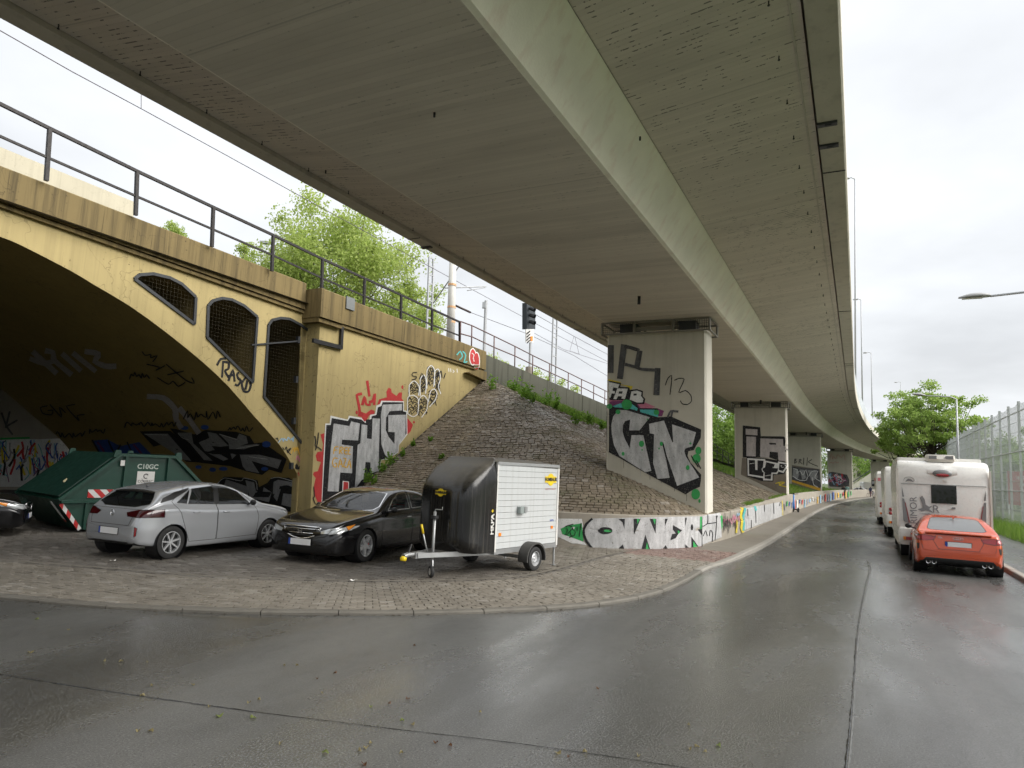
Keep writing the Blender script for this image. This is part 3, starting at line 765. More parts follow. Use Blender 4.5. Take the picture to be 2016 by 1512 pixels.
for w in wins:
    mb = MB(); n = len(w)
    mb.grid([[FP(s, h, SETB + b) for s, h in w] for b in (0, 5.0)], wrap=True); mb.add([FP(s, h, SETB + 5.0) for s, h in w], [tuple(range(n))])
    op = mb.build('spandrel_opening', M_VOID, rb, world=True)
    mb = MB(); ring = [FP(s, h, SETB - .015) for s, h in w]
    for i in range(n): mb.bar(ring[i], ring[(i + 1) % n], .085, .05, up=FN)
    mb.build('frame', M_DKFR, op, world=True)
    mb = MB(); xs = [s for s, h in w]; hs = [h for s, h in w]; st = .11
    def clip_line(fix, horizontal):
        c = []
        for i in range(n):
            (s1, h1), (s2, h2) = w[i], w[(i + 1) % n]
            a1, b1, a2, b2 = (h1, s1, h2, s2) if horizontal else (s1, h1, s2, h2)
            if (a1 > fix) != (a2 > fix): c.append(b1 + (b2 - b1) * (fix - a1) / (a2 - a1))
        c.sort(); return list(zip(c[::2], c[1::2]))
    x = min(xs) + st
    while x < max(xs):
        for a_, b_ in clip_line(x, False): mb.bar(FP(x, a_, SETB + .03), FP(x, b_, SETB + .03), .003)
        x += st
    x = min(hs) + st
    while x < max(hs):
        for a_, b_ in clip_line(x, True): mb.bar(FP(a_, x, SETB + .03), FP(b_, x, SETB + .03), .003)
        x += st
    mb.build('grille', M_GRILLE, op, world=True)
# wing wall, its return, and the cornice bands
SWE = SH(948, 720)[0]
mb = MB(); mb.add([FP(0, -.2), FP(SWE, -.2), FP(SWE, botl(SWE)), FP(0, botl(0)), FP(0, -.2, SETB + .3), FP(0, botl(0), SETB + .3), FP(SWE, botl(SWE), .6), FP(SWE, -.2, .6)], [(0, 1, 2, 3), (4, 0, 3, 5), (1, 7, 6, 2)])
wing = mb.build('wing_wall', M_YEL, rb, world=True)
def band(s0, s1, front, back, z0f, z1f, name, m, n=1):
    mb = MB(); rows = []
    for k in range(n + 1):
        s = s0 + (s1 - s0) * k / n; rows.append([FP(s, z0f(s), front), FP(s, z1f(s) - .03, front), FP(s, z1f(s), front + .03), FP(s, z1f(s), back), FP(s, z0f(s), back)])
    mb.grid(rows, wrap=True); mb.add(rows[0], [(0, 1, 2, 3, 4)]); mb.add(rows[-1], [(4, 3, 2, 1, 0)])
    return mb.build(name, m, rb, world=True)
band(SL - 3, -.28, SETB - .16, SETB + .35, lambda s: botA(s) + .10, topA, 'cornice', M_YELC)
band(SL - 3, -.28, SETB - .10, SETB + .30, lambda s: botA(s) - .02, lambda s: botA(s) + .095, 'cornice_moulding', M_YELC)
band(.92, SWE + .15, -.16, .45, lambda s: botl(s) + .10, topl, 'cornice', M_YELC)
band(.92, SWE + .10, -.10, .40, lambda s: botl(s) - .02, lambda s: botl(s) + .095, 'cornice_moulding', M_YELC)
band(-.26, .90, -.26, .7, lambda s: botl(s) + .06, lambda s: topl(s) + .0, 'cornice_block', M_YELC)
band(-.24, .88, -.18, .7, lambda s: botl(s) - .10, lambda s: botl(s) + .055, 'cornice_moulding', M_YELC)
# lead flashing box and cable duct beside the block
mb = MB(); mb.add([FP(s, h, b) for b in (-.21, -.162) for s, h in ((1.02, 7.42), (1.45, 7.42), (1.45, 7.86), (1.02, 7.86))], [(0, 1, 2, 3), (4, 5, 6, 7), (0, 1, 5, 4), (1, 2, 6, 5), (2, 3, 7, 6), (3, 0, 4, 7)]); mb.build('flashing', plain('dull_lead', (.16, .17, .17), .6), rb, world=True)
mb = MB(); mb.bar(FP(1.0, 6.75, -.06), FP(1.0, 6.02, -.06), .12, .1, up=FN); mb.bar(FP(1.06, 6.02, -.06), FP(-.35, 6.02, -.06), .14, .1, up=FN); mb.build('cable_duct', M_BLACK, rb, world=True)
mb = MB(); mb.bar(FP(-.4, 6.02, SETB - .05), FP(-2.3, 5.55, SETB - .0), .05, .08, up=FN)
mb.build('cable_pipe', M_DKFR, rb, world=True)
for h in (5.95, 4.6, 3.2, 1.7): mb = MB(); mb.bar(FP(-.42, h, SETB - .05), FP(-.42, h + .22, SETB - .05), .1, .12, up=FN); mb.build('cable_bracket', M_DKFR, rb, world=True)
mb = MB(); mb.add([FP(SWE - 1.6, botl(SWE) - .28, -.02), FP(SWE, botl(SWE) - .45, -.02), FP(SWE, botl(SWE) - .02, -.02), FP(SWE - .6, botl(SWE) - .02, -.02), FP(SWE - 1.6, botl(SWE) - .28, -.3), FP(SWE, botl(SWE) - .45, -.3), FP(SWE, botl(SWE) - .02, -.3), FP(SWE - .6, botl(SWE) - .02, -.3)],
   [(0, 1, 2, 3), (4, 5, 6, 7), (0, 1, 5, 4), (1, 2, 6, 5), (2, 3, 7, 6), (3, 0, 4, 7)]); mb.build('corbel', M_YELC, rb, world=True)

# concrete wall that carries the railway on beyond the bridge
gw = empty('retaining_wall', FP(SWE + 8, 5), 0, 'mossy grey concrete wall along the railway above the slope', 'wall')
def gtop(s):
    p = [(10, 7.50), (27, 6.68), (67, 4.4), (120, 2.0)]
    return pchip([q[0] for q in p], [q[1] for q in p], s)
s = SWE + .16
while s < 60:
    e = min(s + (2.45 if s < 30 else 5), 60) - .02; mb = MB(); w0 = random.uniform(-.015, .015)
    C = [FP(q, z, b + w0) for b in (0, .35) for q, z in ((s, gtop(s) - 2.2), (e, gtop(e) - 2.2), (e, gtop(e)), (s, gtop(s)))]
    mb.add(C, [(0, 1, 2, 3), (4, 5, 6, 7), (0, 1, 5, 4), (1, 2, 6, 5), (2, 3, 7, 6), (3, 0, 4, 7)]); mb.build('wall_panel', M_OLDC, gw, world=True); s = e + .02
# track bed
mb = MB(); rows = [[FP(s, (botl(s) + .55 if s < 11 else gtop(s) - .5), .3), FP(s, (botl(s) + .55 if s < 11 else gtop(s) - .5), 12.5)] for s in (SL - 3, -5, 5, 11, 20, 30, 45, 60, 80)]
mb.grid(rows); tag(mb.build('track_bed', plain('ballast', (.13, .115, .10), .95, obj=False, sc=30, var=.5)), kind='structure')
# cream parapet on the far side of the tracks
fp = empty('far_parapet', FP(-15, 7, 13), 0, 'sunlit cream parapet wall on the far side of the railway bridge', 'wall')
mb = MB(); A_ = ONPL(-120, 240, B0 + BK * 12.6, FN); B_ = ONPL(266, 398, B0 + BK * 12.6, FN)
for (p, q) in ((A_, B_),):
    C = [p + Vector((0, 0, -3)), q + Vector((0, 0, -3)), q, p]; C += [x + BK * .3 for x in C]
    mb.add(C, [(0, 1, 2, 3), (4, 5, 6, 7), (0, 1, 5, 4), (1, 2, 6, 5), (2, 3, 7, 6), (3, 0, 4, 7)])
mb.build('wall_face', M_CREAM, fp, world=True)

# steel railing on the bridge
def on(px, py, back): return ONPL(px, py, B0 + BK * back, FN)
r1 = empty('bridge_railing', on(417, 481, .35), 0, 'dark steel two bar railing on the yellow bridge parapet', 'railing')
RX = [-110, 98, 270, 420, 538, 635, 718, 790, 851, 905]; TY = [150, 253, 337, 408, 463, 510, 548, 581, 609, 634]; MY = [219, 312, 387, 452, 503, 548, 583, 613, 640, 661]
BX = [-112, 91, 267, 417, 535, 633, 716, 789, 850, 905]; BY = [265, 356, 424, 486, 534, 572, 602, 630, 655, 678]
for nm, Y, w, h in (('top_rail', TY, .075, .075), ('middle_rail', MY, .055, .055)):
    mb = MB(); P = [on(x, y, .3) for x, y in zip(RX, Y)]
    for i in range(len(P) - 1): mb.bar(P[i], P[i + 1], w, h)
    mb.build(nm, M_STEEL, r1, world=True)
for i in range(len(RX)):
    mb = MB(); mb.bar(on(BX[i], BY[i], .3), on(RX[i], TY[i], .3), .085, .085, up=T2);  mb.build('post', M_STEEL, r1, world=True)
r2 = empty('embankment_railing', on(1049, 738, .3), 0, 'thin reddish tube railing above the mossy concrete wall', 'railing')
QX = [907, 929, 973, 1014, 1049, 1082, 1119, 1145, 1169, 1191, 1216]; QT = [633, 641, 662, 682, 700, 716, 734, 747, 758, 769, 781]; QM = [657, 663, 684, 701, 718, 733, 750, 762, 774, 785, 797]; QB = [672, 692, 716, 735, 748, 763, 784, 793, 805, 812, 822]
for nm, Y in (('top_rail', QT), ('middle_rail', QM)):
    mb = MB(); mb.tube([on(x, y, .25) for x, y in zip(QX, Y)], .032, 6); mb.build(nm, M_RSTEEL, r2, True, world=True)
for x, t_, b_ in zip(QX, QT, QB):
    mb = MB(); mb.tube([on(x - 1, b_, .25), on(x, t_, .25)], .032, 6); mb.build('post', M_RSTEEL, r2, True, world=True)
r3 = empty('far_railing', on(1430, 905, .3), 0, 'dark railing at the top of the slope seen between the first two piers', 'railing')
X3 = [1392, 1402, 1412, 1423, 1434, 1446, 1458, 1470]; 
for nm, dy in (('top_rail', 0), ('middle_rail', 12)):
    mb = MB(); mb.tube([on(x, 866 + (x - 1392) * .62 + dy, .2) for x in X3], .05, 5); mb.build(nm, M_STEEL, r3, world=True)
for x in X3:
    mb = MB(); mb.tube([on(x - .5, 894 + (x - 1392) * .56, .2), on(x, 866 + (x - 1392) * .62, .2)], .05, 5); mb.build('post', M_STEEL, r3, world=True)
# unseen slab added behind the bridge to keep sky light off the graffiti wall
mb = MB(); C = [FP(s, h, b) for h in (6.6, 7.3) for s, b in ((SL - 3, 13.8), (6, 13.8), (6, 24), (SL - 3, 24))]; mb.add(C, [(0, 1, 2, 3), (4, 5, 6, 7), (0, 1, 5, 4), (1, 2, 6, 5), (2, 3, 7, 6), (3, 0, 4, 7)]); mb.build('unseen_sky_blocker', M_OLDC, rb, world=True)
# graffiti wall beyond the arch
bw = empty('graffiti_wall', FP(-9, 0, 20), 0, 'graffiti covered wall lit from behind beyond the dark arch', 'wall')
mb = MB(); C = [FP(s, h, b) for b in (19, 19.4) for s, h in ((-30, -.2), (5, -.2), (5, 6.6), (-30, 6.6))]
mb.add(C, [(0, 1, 2, 3), (4, 5, 6, 7), (0, 1, 5, 4), (1, 2, 6, 5), (2, 3, 7, 6), (3, 0, 4, 7)]); bwm = mb.build('wall_face', M_WALLC, bw, world=True)
# ------------------------------------------------------------------ graffiti: thin coats of paint on the real surfaces
def stroke_polys(pts, w):
    """ribbon of quads along a polyline given in picture points, surveyed onto the surface later"""
    P = [Vector((x, y)) for x, y in pts]
    if len(P) > 2:
        Q = [P[0]]
        for i in range(1, len(P) - 1): Q += [P[i].lerp(P[i - 1], .28), P[i], P[i].lerp(P[i + 1], .28)]
        P = Q + [P[-1]]
        for _ in range(1): P = [P[0]] + [(P[i - 1] + P[i] * 2 + P[i + 1]) / 4 for i in range(1, len(P) - 1)] + [P[-1]]
    L_, R_ = [], []
    for i, p in enumerate(P):
        d = (P[min(i + 1, len(P) - 1)] - P[max(i - 1, 0)])
        d = d.normalized() if d.length > 1e-6 else Vector((1, 0)); n = Vector((-d.y, d.x)) * w / 2 * random.uniform(.88, 1.1)
        if i == 0: p = p - d * w * .2
        if i == len(P) - 1: p = p + d * w * .2
        L_.append(p + n); R_.append(p - n)
    return [[L_[i], L_[i + 1], R_[i + 1], R_[i]] for i in range(len(P) - 1)]
class Decal:
    def __init__(s, name, target, parent, org=(0, 0), sc=1.0, slice_=None, off=.004, bvh=None):
        s.name, s.parent, s.o, s.k, s.slice, s.off = name, parent, org, sc, slice_, off
        me = target.data; s.bvh = bvh or BVHTree.FromPolygons([v.co.copy() for v in me.vertices], [tuple(p.vertices) for p in me.polygons])
        s.mb = MB(); s.mats = []; s.layer = 0
    def at(s, org, sc): s.o, s.k = org, sc; return s
    def _px(s, p): return Vector((s.o[0] + p[0] / s.k, s.o[1] + p[1] / s.k))
    def _put(s, polys, m, lay):
        if m not in s.mats: s.mats.append(m)
        mi = s.mats.index(m)
        for k, poly in enumerate(polys):
            bm = bmesh.new(); vs = [bm.verts.new((p[0], p[1], 0)) for p in poly]
            tr = tessellate_polygon([[v.co for v in vs]])
            for t in tr:
                if len(set(t)) == 3:
                    try: bm.faces.new([vs[i] for i in t])
                    except ValueError: pass
            if s.slice:
                x0 = min(v.co.x for v in bm.verts); x1 = max(v.co.x for v in bm.verts); y0 = min(v.co.y for v in bm.verts); y1 = max(v.co.y for v in bm.verts)
                for ax, lo, hi in ((0, x0, x1), (1, y0, y1)):
                    q = math.ceil(lo / s.slice) * s.slice
                    while q < hi:
                        c = Vector((q, 0, 0)) if ax == 0 else Vector((0, q, 0)); n = Vector((1, 0, 0)) if ax == 0 else Vector((0, 1, 0))
                        bmesh.ops.bisect_plane(bm, geom=bm.verts[:] + bm.edges[:] + bm.faces[:], plane_co=c, plane_no=n, dist=1e-5); q += s.slice
            bm.verts.index_update(); hit = {}
            for v in bm.verts:
                d = ray(v.co.x, v.co.y); loc, nrm, _, _ = s.bvh.ray_cast(EYE, d.normalized())
                if loc is not None:
                    if nrm.dot(d) > 0: nrm = -nrm
                    hit[v.index] = loc + nrm * (s.off + lay * .0016 + k * .00004)
            fs = [f for f in bm.faces if all(v.index in hit for v in f.verts)]
            ids = {}; vv = []
            for f in fs:
                for v in f.verts:
                    if v.index not in ids: ids[v.index] = len(vv); vv.append(hit[v.index])
            s.mb.add(vv, [tuple(ids[v.index] for v in f.verts) for f in fs], mi); bm.free()
    def P(s, m, *polys):
        s.layer += 1; s._put([[s._px(p) for p in q] for q in polys], m, s.layer); return s
    def S(s, m, w, *lines):
        s.layer += 1
        for j, ln in enumerate(lines): s._put(stroke_polys([s._px(p) for p in ln], w / s.k), m, s.layer + .12 * (j % 8)) if True else None
        return s
    def E(s, m, *els):
        s.layer += 1
        s._put([[s._px((cx + rx * math.cos(t * math.pi / 9), cy + ry * math.sin(t * math.pi / 9))) for t in range(18)] for cx, cy, rx, ry in els], m, s.layer); return s
    def done(s): return s.mb.build(s.name, s.mats, s.parent, world=True)
def scribble(x0, y0, x1, y1, n, amp=None):
    a = amp or (y1 - y0); out = []
    for i in range(n):
        t = i / max(1, n - 1); out.append((x0 + (x1 - x0) * t + random.uniform(-.5, .5) * (x1 - x0) / n * 1.6, (y0 if i % 2 else y1) + random.uniform(-.3, .3) * a))
    return out
# big FHG on the wing wall
d = Decal('graffiti', wing, rb, (610, 740), 5.814, slice_=6)
d.P(P_RED, [(165, 655), (160, 760), (150, 1000), (130, 1480), (105, 1480), (60, 1380), (45, 1260), (65, 1170), (35, 1130), (45, 1100), (90, 1090), (125, 985), (80, 975), (65, 910), (90, 870), (140, 865), (150, 780), (120, 670)],
    [(770, 330), (790, 270), (880, 245), (875, 180), (900, 135), (930, 150), (935, 190), (990, 230), (1020, 190), (1055, 190), (1050, 260), (1075, 290), (815, 285), (800, 320)],
    [(1115, 480), (1180, 560), (1150, 640), (1115, 670)], [(545, 460), (560, 400), (640, 430), (700, 385), (740, 400), (740, 440), (680, 450), (640, 520), (610, 520), (590, 470)])
d.E(P_RED, (535, 418, 14, 22), (1058, 130, 12, 22), (1190, 530, 12, 14))
d.S(P_RED, 30, [(590, 205), (530, 215), (560, 330), (570, 420)], [(600, 330), (625, 220), (640, 330), (690, 330)], [(655, 60), (668, 150), (680, 230)], [(680, 300), (720, 290), (745, 185), (735, 330)])
d.P(P_WHT, [(130, 1490), (150, 1000), (175, 545), (225, 545), (235, 455), (430, 500), (445, 455), (590, 480), (625, 525), (680, 490), (690, 445), (745, 435), (760, 340), (800, 325), (815, 285), (1075, 290), (1075, 395), (1110, 400), (1115, 670), (1020, 790), (1010, 880), (880, 960), (815, 965), (800, 1110), (700, 1190), (560, 1320), (300, 1510)])
d.P(P_BLK, [(136, 1480), (162, 1000), (186, 562), (236, 562), (248, 482), (432, 516), (456, 478), (588, 500), (636, 540), (640, 500), (702, 495), (704, 462), (758, 448), (776, 360), (816, 345), (830, 300), (1066, 302), (1064, 405), (1100, 412), (1105, 660), (1012, 790), (1000, 870), (875, 946), (812, 960), (790, 1095), (690, 1180), (560, 1300), (300, 1500)])
d.P(P_SIL, [(270, 545), (450, 575), (470, 520), (570, 545), (550, 740), (365, 730), (360, 785), (490, 805), (480, 1115), (345, 1105), (325, 1325), (200, 1320), (235, 840)],
    [(590, 555), (655, 565), (650, 715), (705, 725), (715, 485), (800, 490), (790, 770), (785, 1090), (690, 1115), (690, 990), (635, 985), (615, 1180), (590, 1190), (520, 1290), (512, 1290), (545, 790), (575, 770)],
    [(830, 330), (1055, 320), (1050, 395), (910, 405), (870, 480), (865, 620), (900, 700), (965, 780), (970, 645), (895, 640), (895, 450), (1095, 445), (1090, 690), (1015, 790), (1005, 865), (890, 935), (855, 900), (815, 780), (810, 450)])
d.P(P_WHT, [(366, 1335), (372, 1200), (444, 1210), (444, 1320)]); d.P(P_RED, [(376, 1330), (382, 1210), (436, 1218), (436, 1320)])
d.S(P_ORA, 13, [(268, 892), (275, 815), (320, 810)], [(272, 850), (308, 848)], [(335, 892), (340, 812), (376, 818), (374, 845), (342, 852), (366, 894)], [(428, 820), (394, 818), (388, 892), (424, 896)], [(392, 855), (420, 855)], [(462, 825), (436, 822), (432, 896), (462, 898)], [(434, 858), (456, 858)],
    [(310, 945), (272, 935), (252, 985), (265, 1040), (300, 1045), (305, 1000), (280, 1000)], [(322, 1046), (345, 935), (370, 1045)], [(330, 1010), (362, 1010)], [(380, 945), (415, 940), (376, 1040), (416, 1045)], [(425, 1050), (450, 945), (466, 1055)], [(432, 1015), (460, 1018)])
d.S(P_BLK, 12, [(55, 690), (65, 760), (50, 800), (110, 830), (130, 850)], [(95, 650), (85, 760), (60, 850)], [(40, 1270), (50, 1380), (30, 1400), (60, 1470)]); d.done()
d = Decal('graffiti', wing, rb, (400, 500), 3.023)
bub = [[(1215, 950), (1213, 850), (1250, 838), (1282, 862), (1277, 955), (1245, 972), (1215, 950)], [(1277, 890), (1290, 850), (1312, 840), (1337, 870), (1330, 930), (1298, 972)], [(1225, 842), (1222, 780), (1255, 750), (1287, 790), (1280, 842)], [(1290, 842), (1288, 740), (1315, 715), (1327, 760), (1322, 830)], [(1330, 800), (1328, 690), (1355, 658), (1378, 690), (1370, 790)], [(1375, 780), (1376, 695), (1400, 680), (1412, 740), (1395, 790), (1412, 832)], [(1338, 880), (1350, 815), (1375, 800), (1392, 830), (1380, 870), (1345, 910)]]
for b in bub:
    x0, x1 = min(p[0] for p in b), max(p[0] for p in b); y0, y1 = min(p[1] for p in b), max(p[1] for p in b)
    d.S(P_BLK, 4.5, *[scribble(x0 + 4, y0 + 6 + i * (y1 - y0) / 9, x1 - 4, y0 + 6 + (i + 1.6) * (y1 - y0) / 9, 5) for i in range(7)])
d.S(P_WHT, 5, *bub)
d.S(P_BLK, 5, [(1270, 705), (1245, 705), (1240, 725), (1268, 728), (1265, 745), (1240, 748)], [(1285, 745), (1300, 705), (1312, 735)], [(1405, 710), (1415, 690), (1420, 735)], [(1440, 710), (1430, 740)]); d.done()
cor_obj = [o for o in rb.children if o.name.startswith('cornice')]
def join_bvh(objs):
    V_, F_ = [], []
    for o in objs:
        b = len(V_); V_ += [v.co.copy() for v in o.data.vertices]; F_ += [tuple(b + i for i in p.vertices) for p in o.data.polygons]
    return BVHTree.FromPolygons(V_, F_)
d = Decal('graffiti', wing, rb, (400, 500), 3.023, bvh=join_bvh(cor_obj + [wing]))
d.E(P_WHT, (1604, 612, 22, 52), (1627, 640, 20, 58)); d.E(P_RED, (1604, 612, 17, 46), (1627, 640, 15, 52)); d.S(P_WHT, 4, [(1598, 590), (1612, 600), (1606, 620), (1612, 640)])
d.done(); d = Decal('graffiti', wing, rb, (400, 500), 3.023, bvh=join_bvh(cor_obj + [wing]))
d.S(P_TEA, 7, [(1510, 600), (1530, 575), (1545, 610), (1525, 630)], [(1545, 580), (1565, 600), (1550, 650), (1570, 640)]); d.done(); d = Decal('graffiti', wing, rb, (400, 500), 3.023, bvh=join_bvh(cor_obj + [wing]))
d.S(P_WHT, 4, [(1460, 680), (1462, 700)], [(1472, 682), (1474, 702)], [(1485, 690), (1495, 700), (1485, 705)], [(1510, 685), (1512, 705)]); d.done()
# tags on the spandrel
sp = bpy.data.objects['spandrel_wall']
d = Decal('graffiti', sp, rb, (0, 560), 3.78)
d.S(P_BLK, 17, [(1615, 600), (1640, 552), (1700, 552), (1722, 575)], [(1652, 690), (1660, 570)], [(1660, 575), (1705, 580), (1700, 630), (1668, 640), (1705, 700)], [(1700, 715), (1735, 620), (1745, 720)], [(1705, 680), (1745, 670)], [(1805, 650), (1762, 660), (1770, 700), (1795, 712), (1770, 755), (1750, 745)], [(1830, 690), (1795, 735), (1812, 798), (1850, 800), (1868, 750), (1850, 700), (1830, 690)], [(1840, 715), (1826, 780)])
d.done(); d = Decal('graffiti', sp, rb, (400, 500), 3.023)
d.S(P_LBL, 6, scribble(455, 1085, 545, 1120, 10)); d.S(P_BLK, 6, scribble(420, 1095, 450, 1115, 5), [(455, 1130), (460, 1160), (475, 1150), (480, 1180), (495, 1140), (500, 1190), (525, 1150), (500, 1170), (520, 1195)])
d.done(); d = Decal('graffiti', sp, rb, (400, 500), 3.023)
d.S(P_ORA, 5, scribble(527, 1145, 570, 1190, 7)); d.S(P_PNK, 6, scribble(555, 1190, 600, 1235, 7)); d.S(P_BLK, 14, scribble(525, 1255, 575, 1290, 6)); d.S(P_RED, 5, scribble(535, 1295, 600, 1325, 8)); d.done()
# inside the vault
d = Decal('graffiti', vault, rb, (270, 820), 5.76, slice_=14, off=.012)
d.P(P_BLK, [(30, 165), (380, 160), (430, 200), (370, 130), (450, 140), (650, 200), (780, 150), (1130, 170), (1280, 220), (1330, 300), (1430, 290), (1700, 480), (1640, 640), (1500, 600), (1420, 660), (1240, 620), (1060, 560), (700, 520), (560, 510), (430, 420), (300, 310), (190, 340)],
    [(910, 760), (990, 680), (1200, 690), (1370, 720), (1385, 800), (1480, 750), (1530, 690), (1720, 690), (1835, 760), (1840, 860), (1900, 890), (1900, 1080), (1600, 1080), (1270, 940), (1040, 790)])
d.P(P_GRY, [(80, 190), (350, 190), (620, 500), (540, 490)], [(460, 180), (620, 180), (640, 300), (860, 500), (760, 490), (600, 300)], [(700, 290), (820, 240), (800, 170), (900, 190), (1040, 330), (940, 340), (850, 330), (900, 400), (1040, 480), (980, 500), (780, 400)],
    [(930, 190), (1130, 250), (1160, 190), (1240, 220), (1260, 300), (1170, 330), (1420, 300), (1180, 380), (1640, 490), (1600, 590), (1300, 500), (1390, 640), (1240, 610), (1200, 560), (1160, 400), (1080, 480), (1050, 380), (1040, 300)],
    [(1010, 710), (1280, 800), (1260, 920), (1150, 860), (990, 780)], [(1230, 720), (1330, 745), (1350, 840), (1420, 880), (1440, 800), (1530, 860), (1500, 970), (1280, 920)], [(1550, 740), (1600, 715), (1790, 745), (1810, 830), (1640, 800), (1590, 960), (1540, 900)], [(1660, 870), (1830, 890), (1850, 950), (1890, 960), (1880, 1060), (1640, 1000)])
d.S(P_WHT, 6, [(90, 200), (345, 205)], [(465, 185), (520, 245), (590, 260)], [(1040, 380), (930, 385)], [(1130, 360), (1410, 315)], [(935, 195), (1130, 255)], [(1270, 450), (1480, 480)], [(915, 760), (985, 685), (1195, 735), (1205, 690), (1360, 725), (1365, 830)], [(1520, 700), (1600, 680), (1830, 750)])
d.E(P_BLU, (540, 125, 45, 22), (770, 118, 45, 26), (1470, 310, 50, 36), (700, 570, 35, 20), (860, 600, 40, 24), (980, 590, 50, 22), (1450, 590, 40, 22))
d.at((0, 560), 3.78)
d.S(P_MAUV, 40, [(250, 500), (420, 655)], [(230, 550), (330, 590), (420, 560)], [(345, 490), (400, 500), (400, 560), (530, 665)], [(470, 515), (600, 635)], [(550, 510), (710, 640)], [(640, 495), (750, 510), (700, 570), (790, 608), (860, 605)])
d.S(P_MAUV, 42, [(1105, 830), (1220, 835), (1310, 920), (1310, 1000), (1350, 1060)], [(1340, 920), (1410, 1000), (1480, 1100)])
d.S(P_BLK, 9, [(1060, 495), (1080, 525), (1130, 515), (1120, 545), (1180, 520), (1140, 570)], [(1095, 590), (1200, 612), (1155, 640), (1230, 600)], [(1240, 590), (1390, 715), (1455, 735), (1430, 690)], [(1175, 690), (1260, 745), (1290, 710), (1330, 760), (1380, 725)], [(1250, 668), (1370, 640)], scribble(970, 655, 1110, 690, 11), scribble(1370, 940, 1640, 1000, 15), scribble(940, 1020, 1310, 1055, 22), scribble(1690, 1050, 1880, 1090, 12),
    [(355, 900), (300, 910), (320, 960), (390, 970), (400, 930), (360, 935)], [(375, 890), (470, 1000), (440, 900), (490, 950)], [(560, 890), (490, 900), (540, 960), (600, 1020), (570, 970), (630, 965)], scribble(400, 1090, 640, 1150, 12), scribble(660, 1070, 780, 1100, 8))
d.P(P_BLU, [(690, 1160), (800, 1150), (900, 1200), (1040, 1170), (1130, 1260), (1000, 1290), (760, 1290)]); d.S(P_BLK, 12, [(690, 1155), (760, 1280)], [(810, 1160), (860, 1270), (900, 1190)], [(950, 1170), (1000, 1280)], [(420, 1200), (450, 1240), (560, 1230)]); d.S(P_PUR, 16, [(730, 1170), (790, 1260)], [(1000, 1190), (1070, 1270)]); d.done()
# bright wall beyond the arch
d = Decal('graffiti', bwm, bw, (0, 760), 7.56)
d.P(P_WHT, [(-260, 830), (150, 790), (600, 790), (1100, 770), (1400, 1050), (1000, 1500), (-260, 1500)])
random.seed(3)
for m in (P_RED, P_BLU, P_BLK, P_LBL, P_PUR, P_YEL, P_TEA, P_BLK, P_GRY, P_RED, P_BLU):
    d.S(m, random.choice((14, 22, 34)), *[[(x, y), (x + random.uniform(-60, 60), y + random.uniform(40, 130)), (x + random.uniform(-90, 90), y + random.uniform(120, 260))] for x, y in [(random.uniform(-200, 1000), random.uniform(800, 1250)) for _ in range(9)]])
d.P(P_GRN, [(0, 770), (440, 755), (440, 785), (0, 800)]); d.S(P_DGR, 30, [(20, 400), (90, 600), (180, 720)], [(140, 380), (80, 620)], [(250, 510), (90, 600)])
d.done()
# near pier
d = Decal('graffiti', pier1, PIERS[0], (1150, 740), 5.4, slice_=5)
d.P(P_PNK, [(240, 262), (300, 245), (480, 262), (640, 280), (760, 330), (690, 350), (560, 330), (300, 300)]); d.P(P_PUR, [(228, 300), (300, 268), (430, 262), (560, 285), (600, 340), (780, 345), (850, 372), (830, 430), (740, 430), (400, 330), (228, 400)])
d.P(P_BLK, [(222, 400), (300, 318), (400, 290), (480, 275), (560, 300), (585, 345), (780, 345), (800, 400), (780, 440), (860, 436), (920, 430), (1080, 500), (1245, 570), (1240, 660), (1165, 790), (1110, 800), (1100, 850), (1130, 920), (1245, 1050), (1240, 1130), (1230, 1180), (1150, 1215), (1080, 1260), (780, 1100), (650, 1030), (365, 865), (222, 790)])
d.P(P_TEA, [(300, 322), (400, 288), (500, 292), (570, 345), (565, 372), (460, 340), (330, 335)], [(592, 358), (750, 360), (792, 400), (785, 440), (600, 385)])
d.P(P_SIL, [(290, 520), (310, 430), (370, 360), (450, 365), (700, 440), (590, 580), (480, 580), (490, 465), (440, 480), (415, 520), (410, 590), (430, 660), (485, 770), (505, 630), (630, 630), (715, 1010), (650, 1025), (375, 850), (320, 740), (295, 620)],
    [(690, 510), (850, 475), (940, 710), (948, 700), (935, 515), (1190, 600), (1150, 750), (1080, 770), (1065, 800), (1085, 860), (1225, 1080), (990, 1170), (880, 850), (840, 700), (830, 720), (870, 880), (910, 1085), (780, 1095), (735, 930), (745, 620), (700, 610)])
d.P(P_YEL, [(240, 70), (260, 35), (390, 65), (400, 100), (520, 110), (500, 150), (470, 120), (380, 90)])
d.P(P_BLK, [(252, 50), (395, 75), (385, 118), (480, 122), (490, 150), (560, 140), (628, 162), (624, 215), (652, 245), (640, 300), (550, 300), (475, 265), (440, 258), (300, 262), (232, 240), (232, 130)])
d.P(P_WHT, [(268, 66), (378, 90), (360, 132), (312, 122), (302, 158), (330, 165), (325, 190), (295, 186), (280, 234), (244, 226), (254, 180), (240, 172), (248, 140), (262, 130)], [(355, 134), (466, 136), (436, 246), (398, 242), (404, 218), (364, 216), (344, 250), (312, 246)], [(504, 166), (560, 156), (612, 174), (606, 214), (632, 246), (624, 284), (564, 284), (486, 252)])
d.P(P_BLK, [(372, 165), (412, 165), (405, 190), (366, 190)], [(528, 190), (560, 188), (560, 208), (526, 210)])
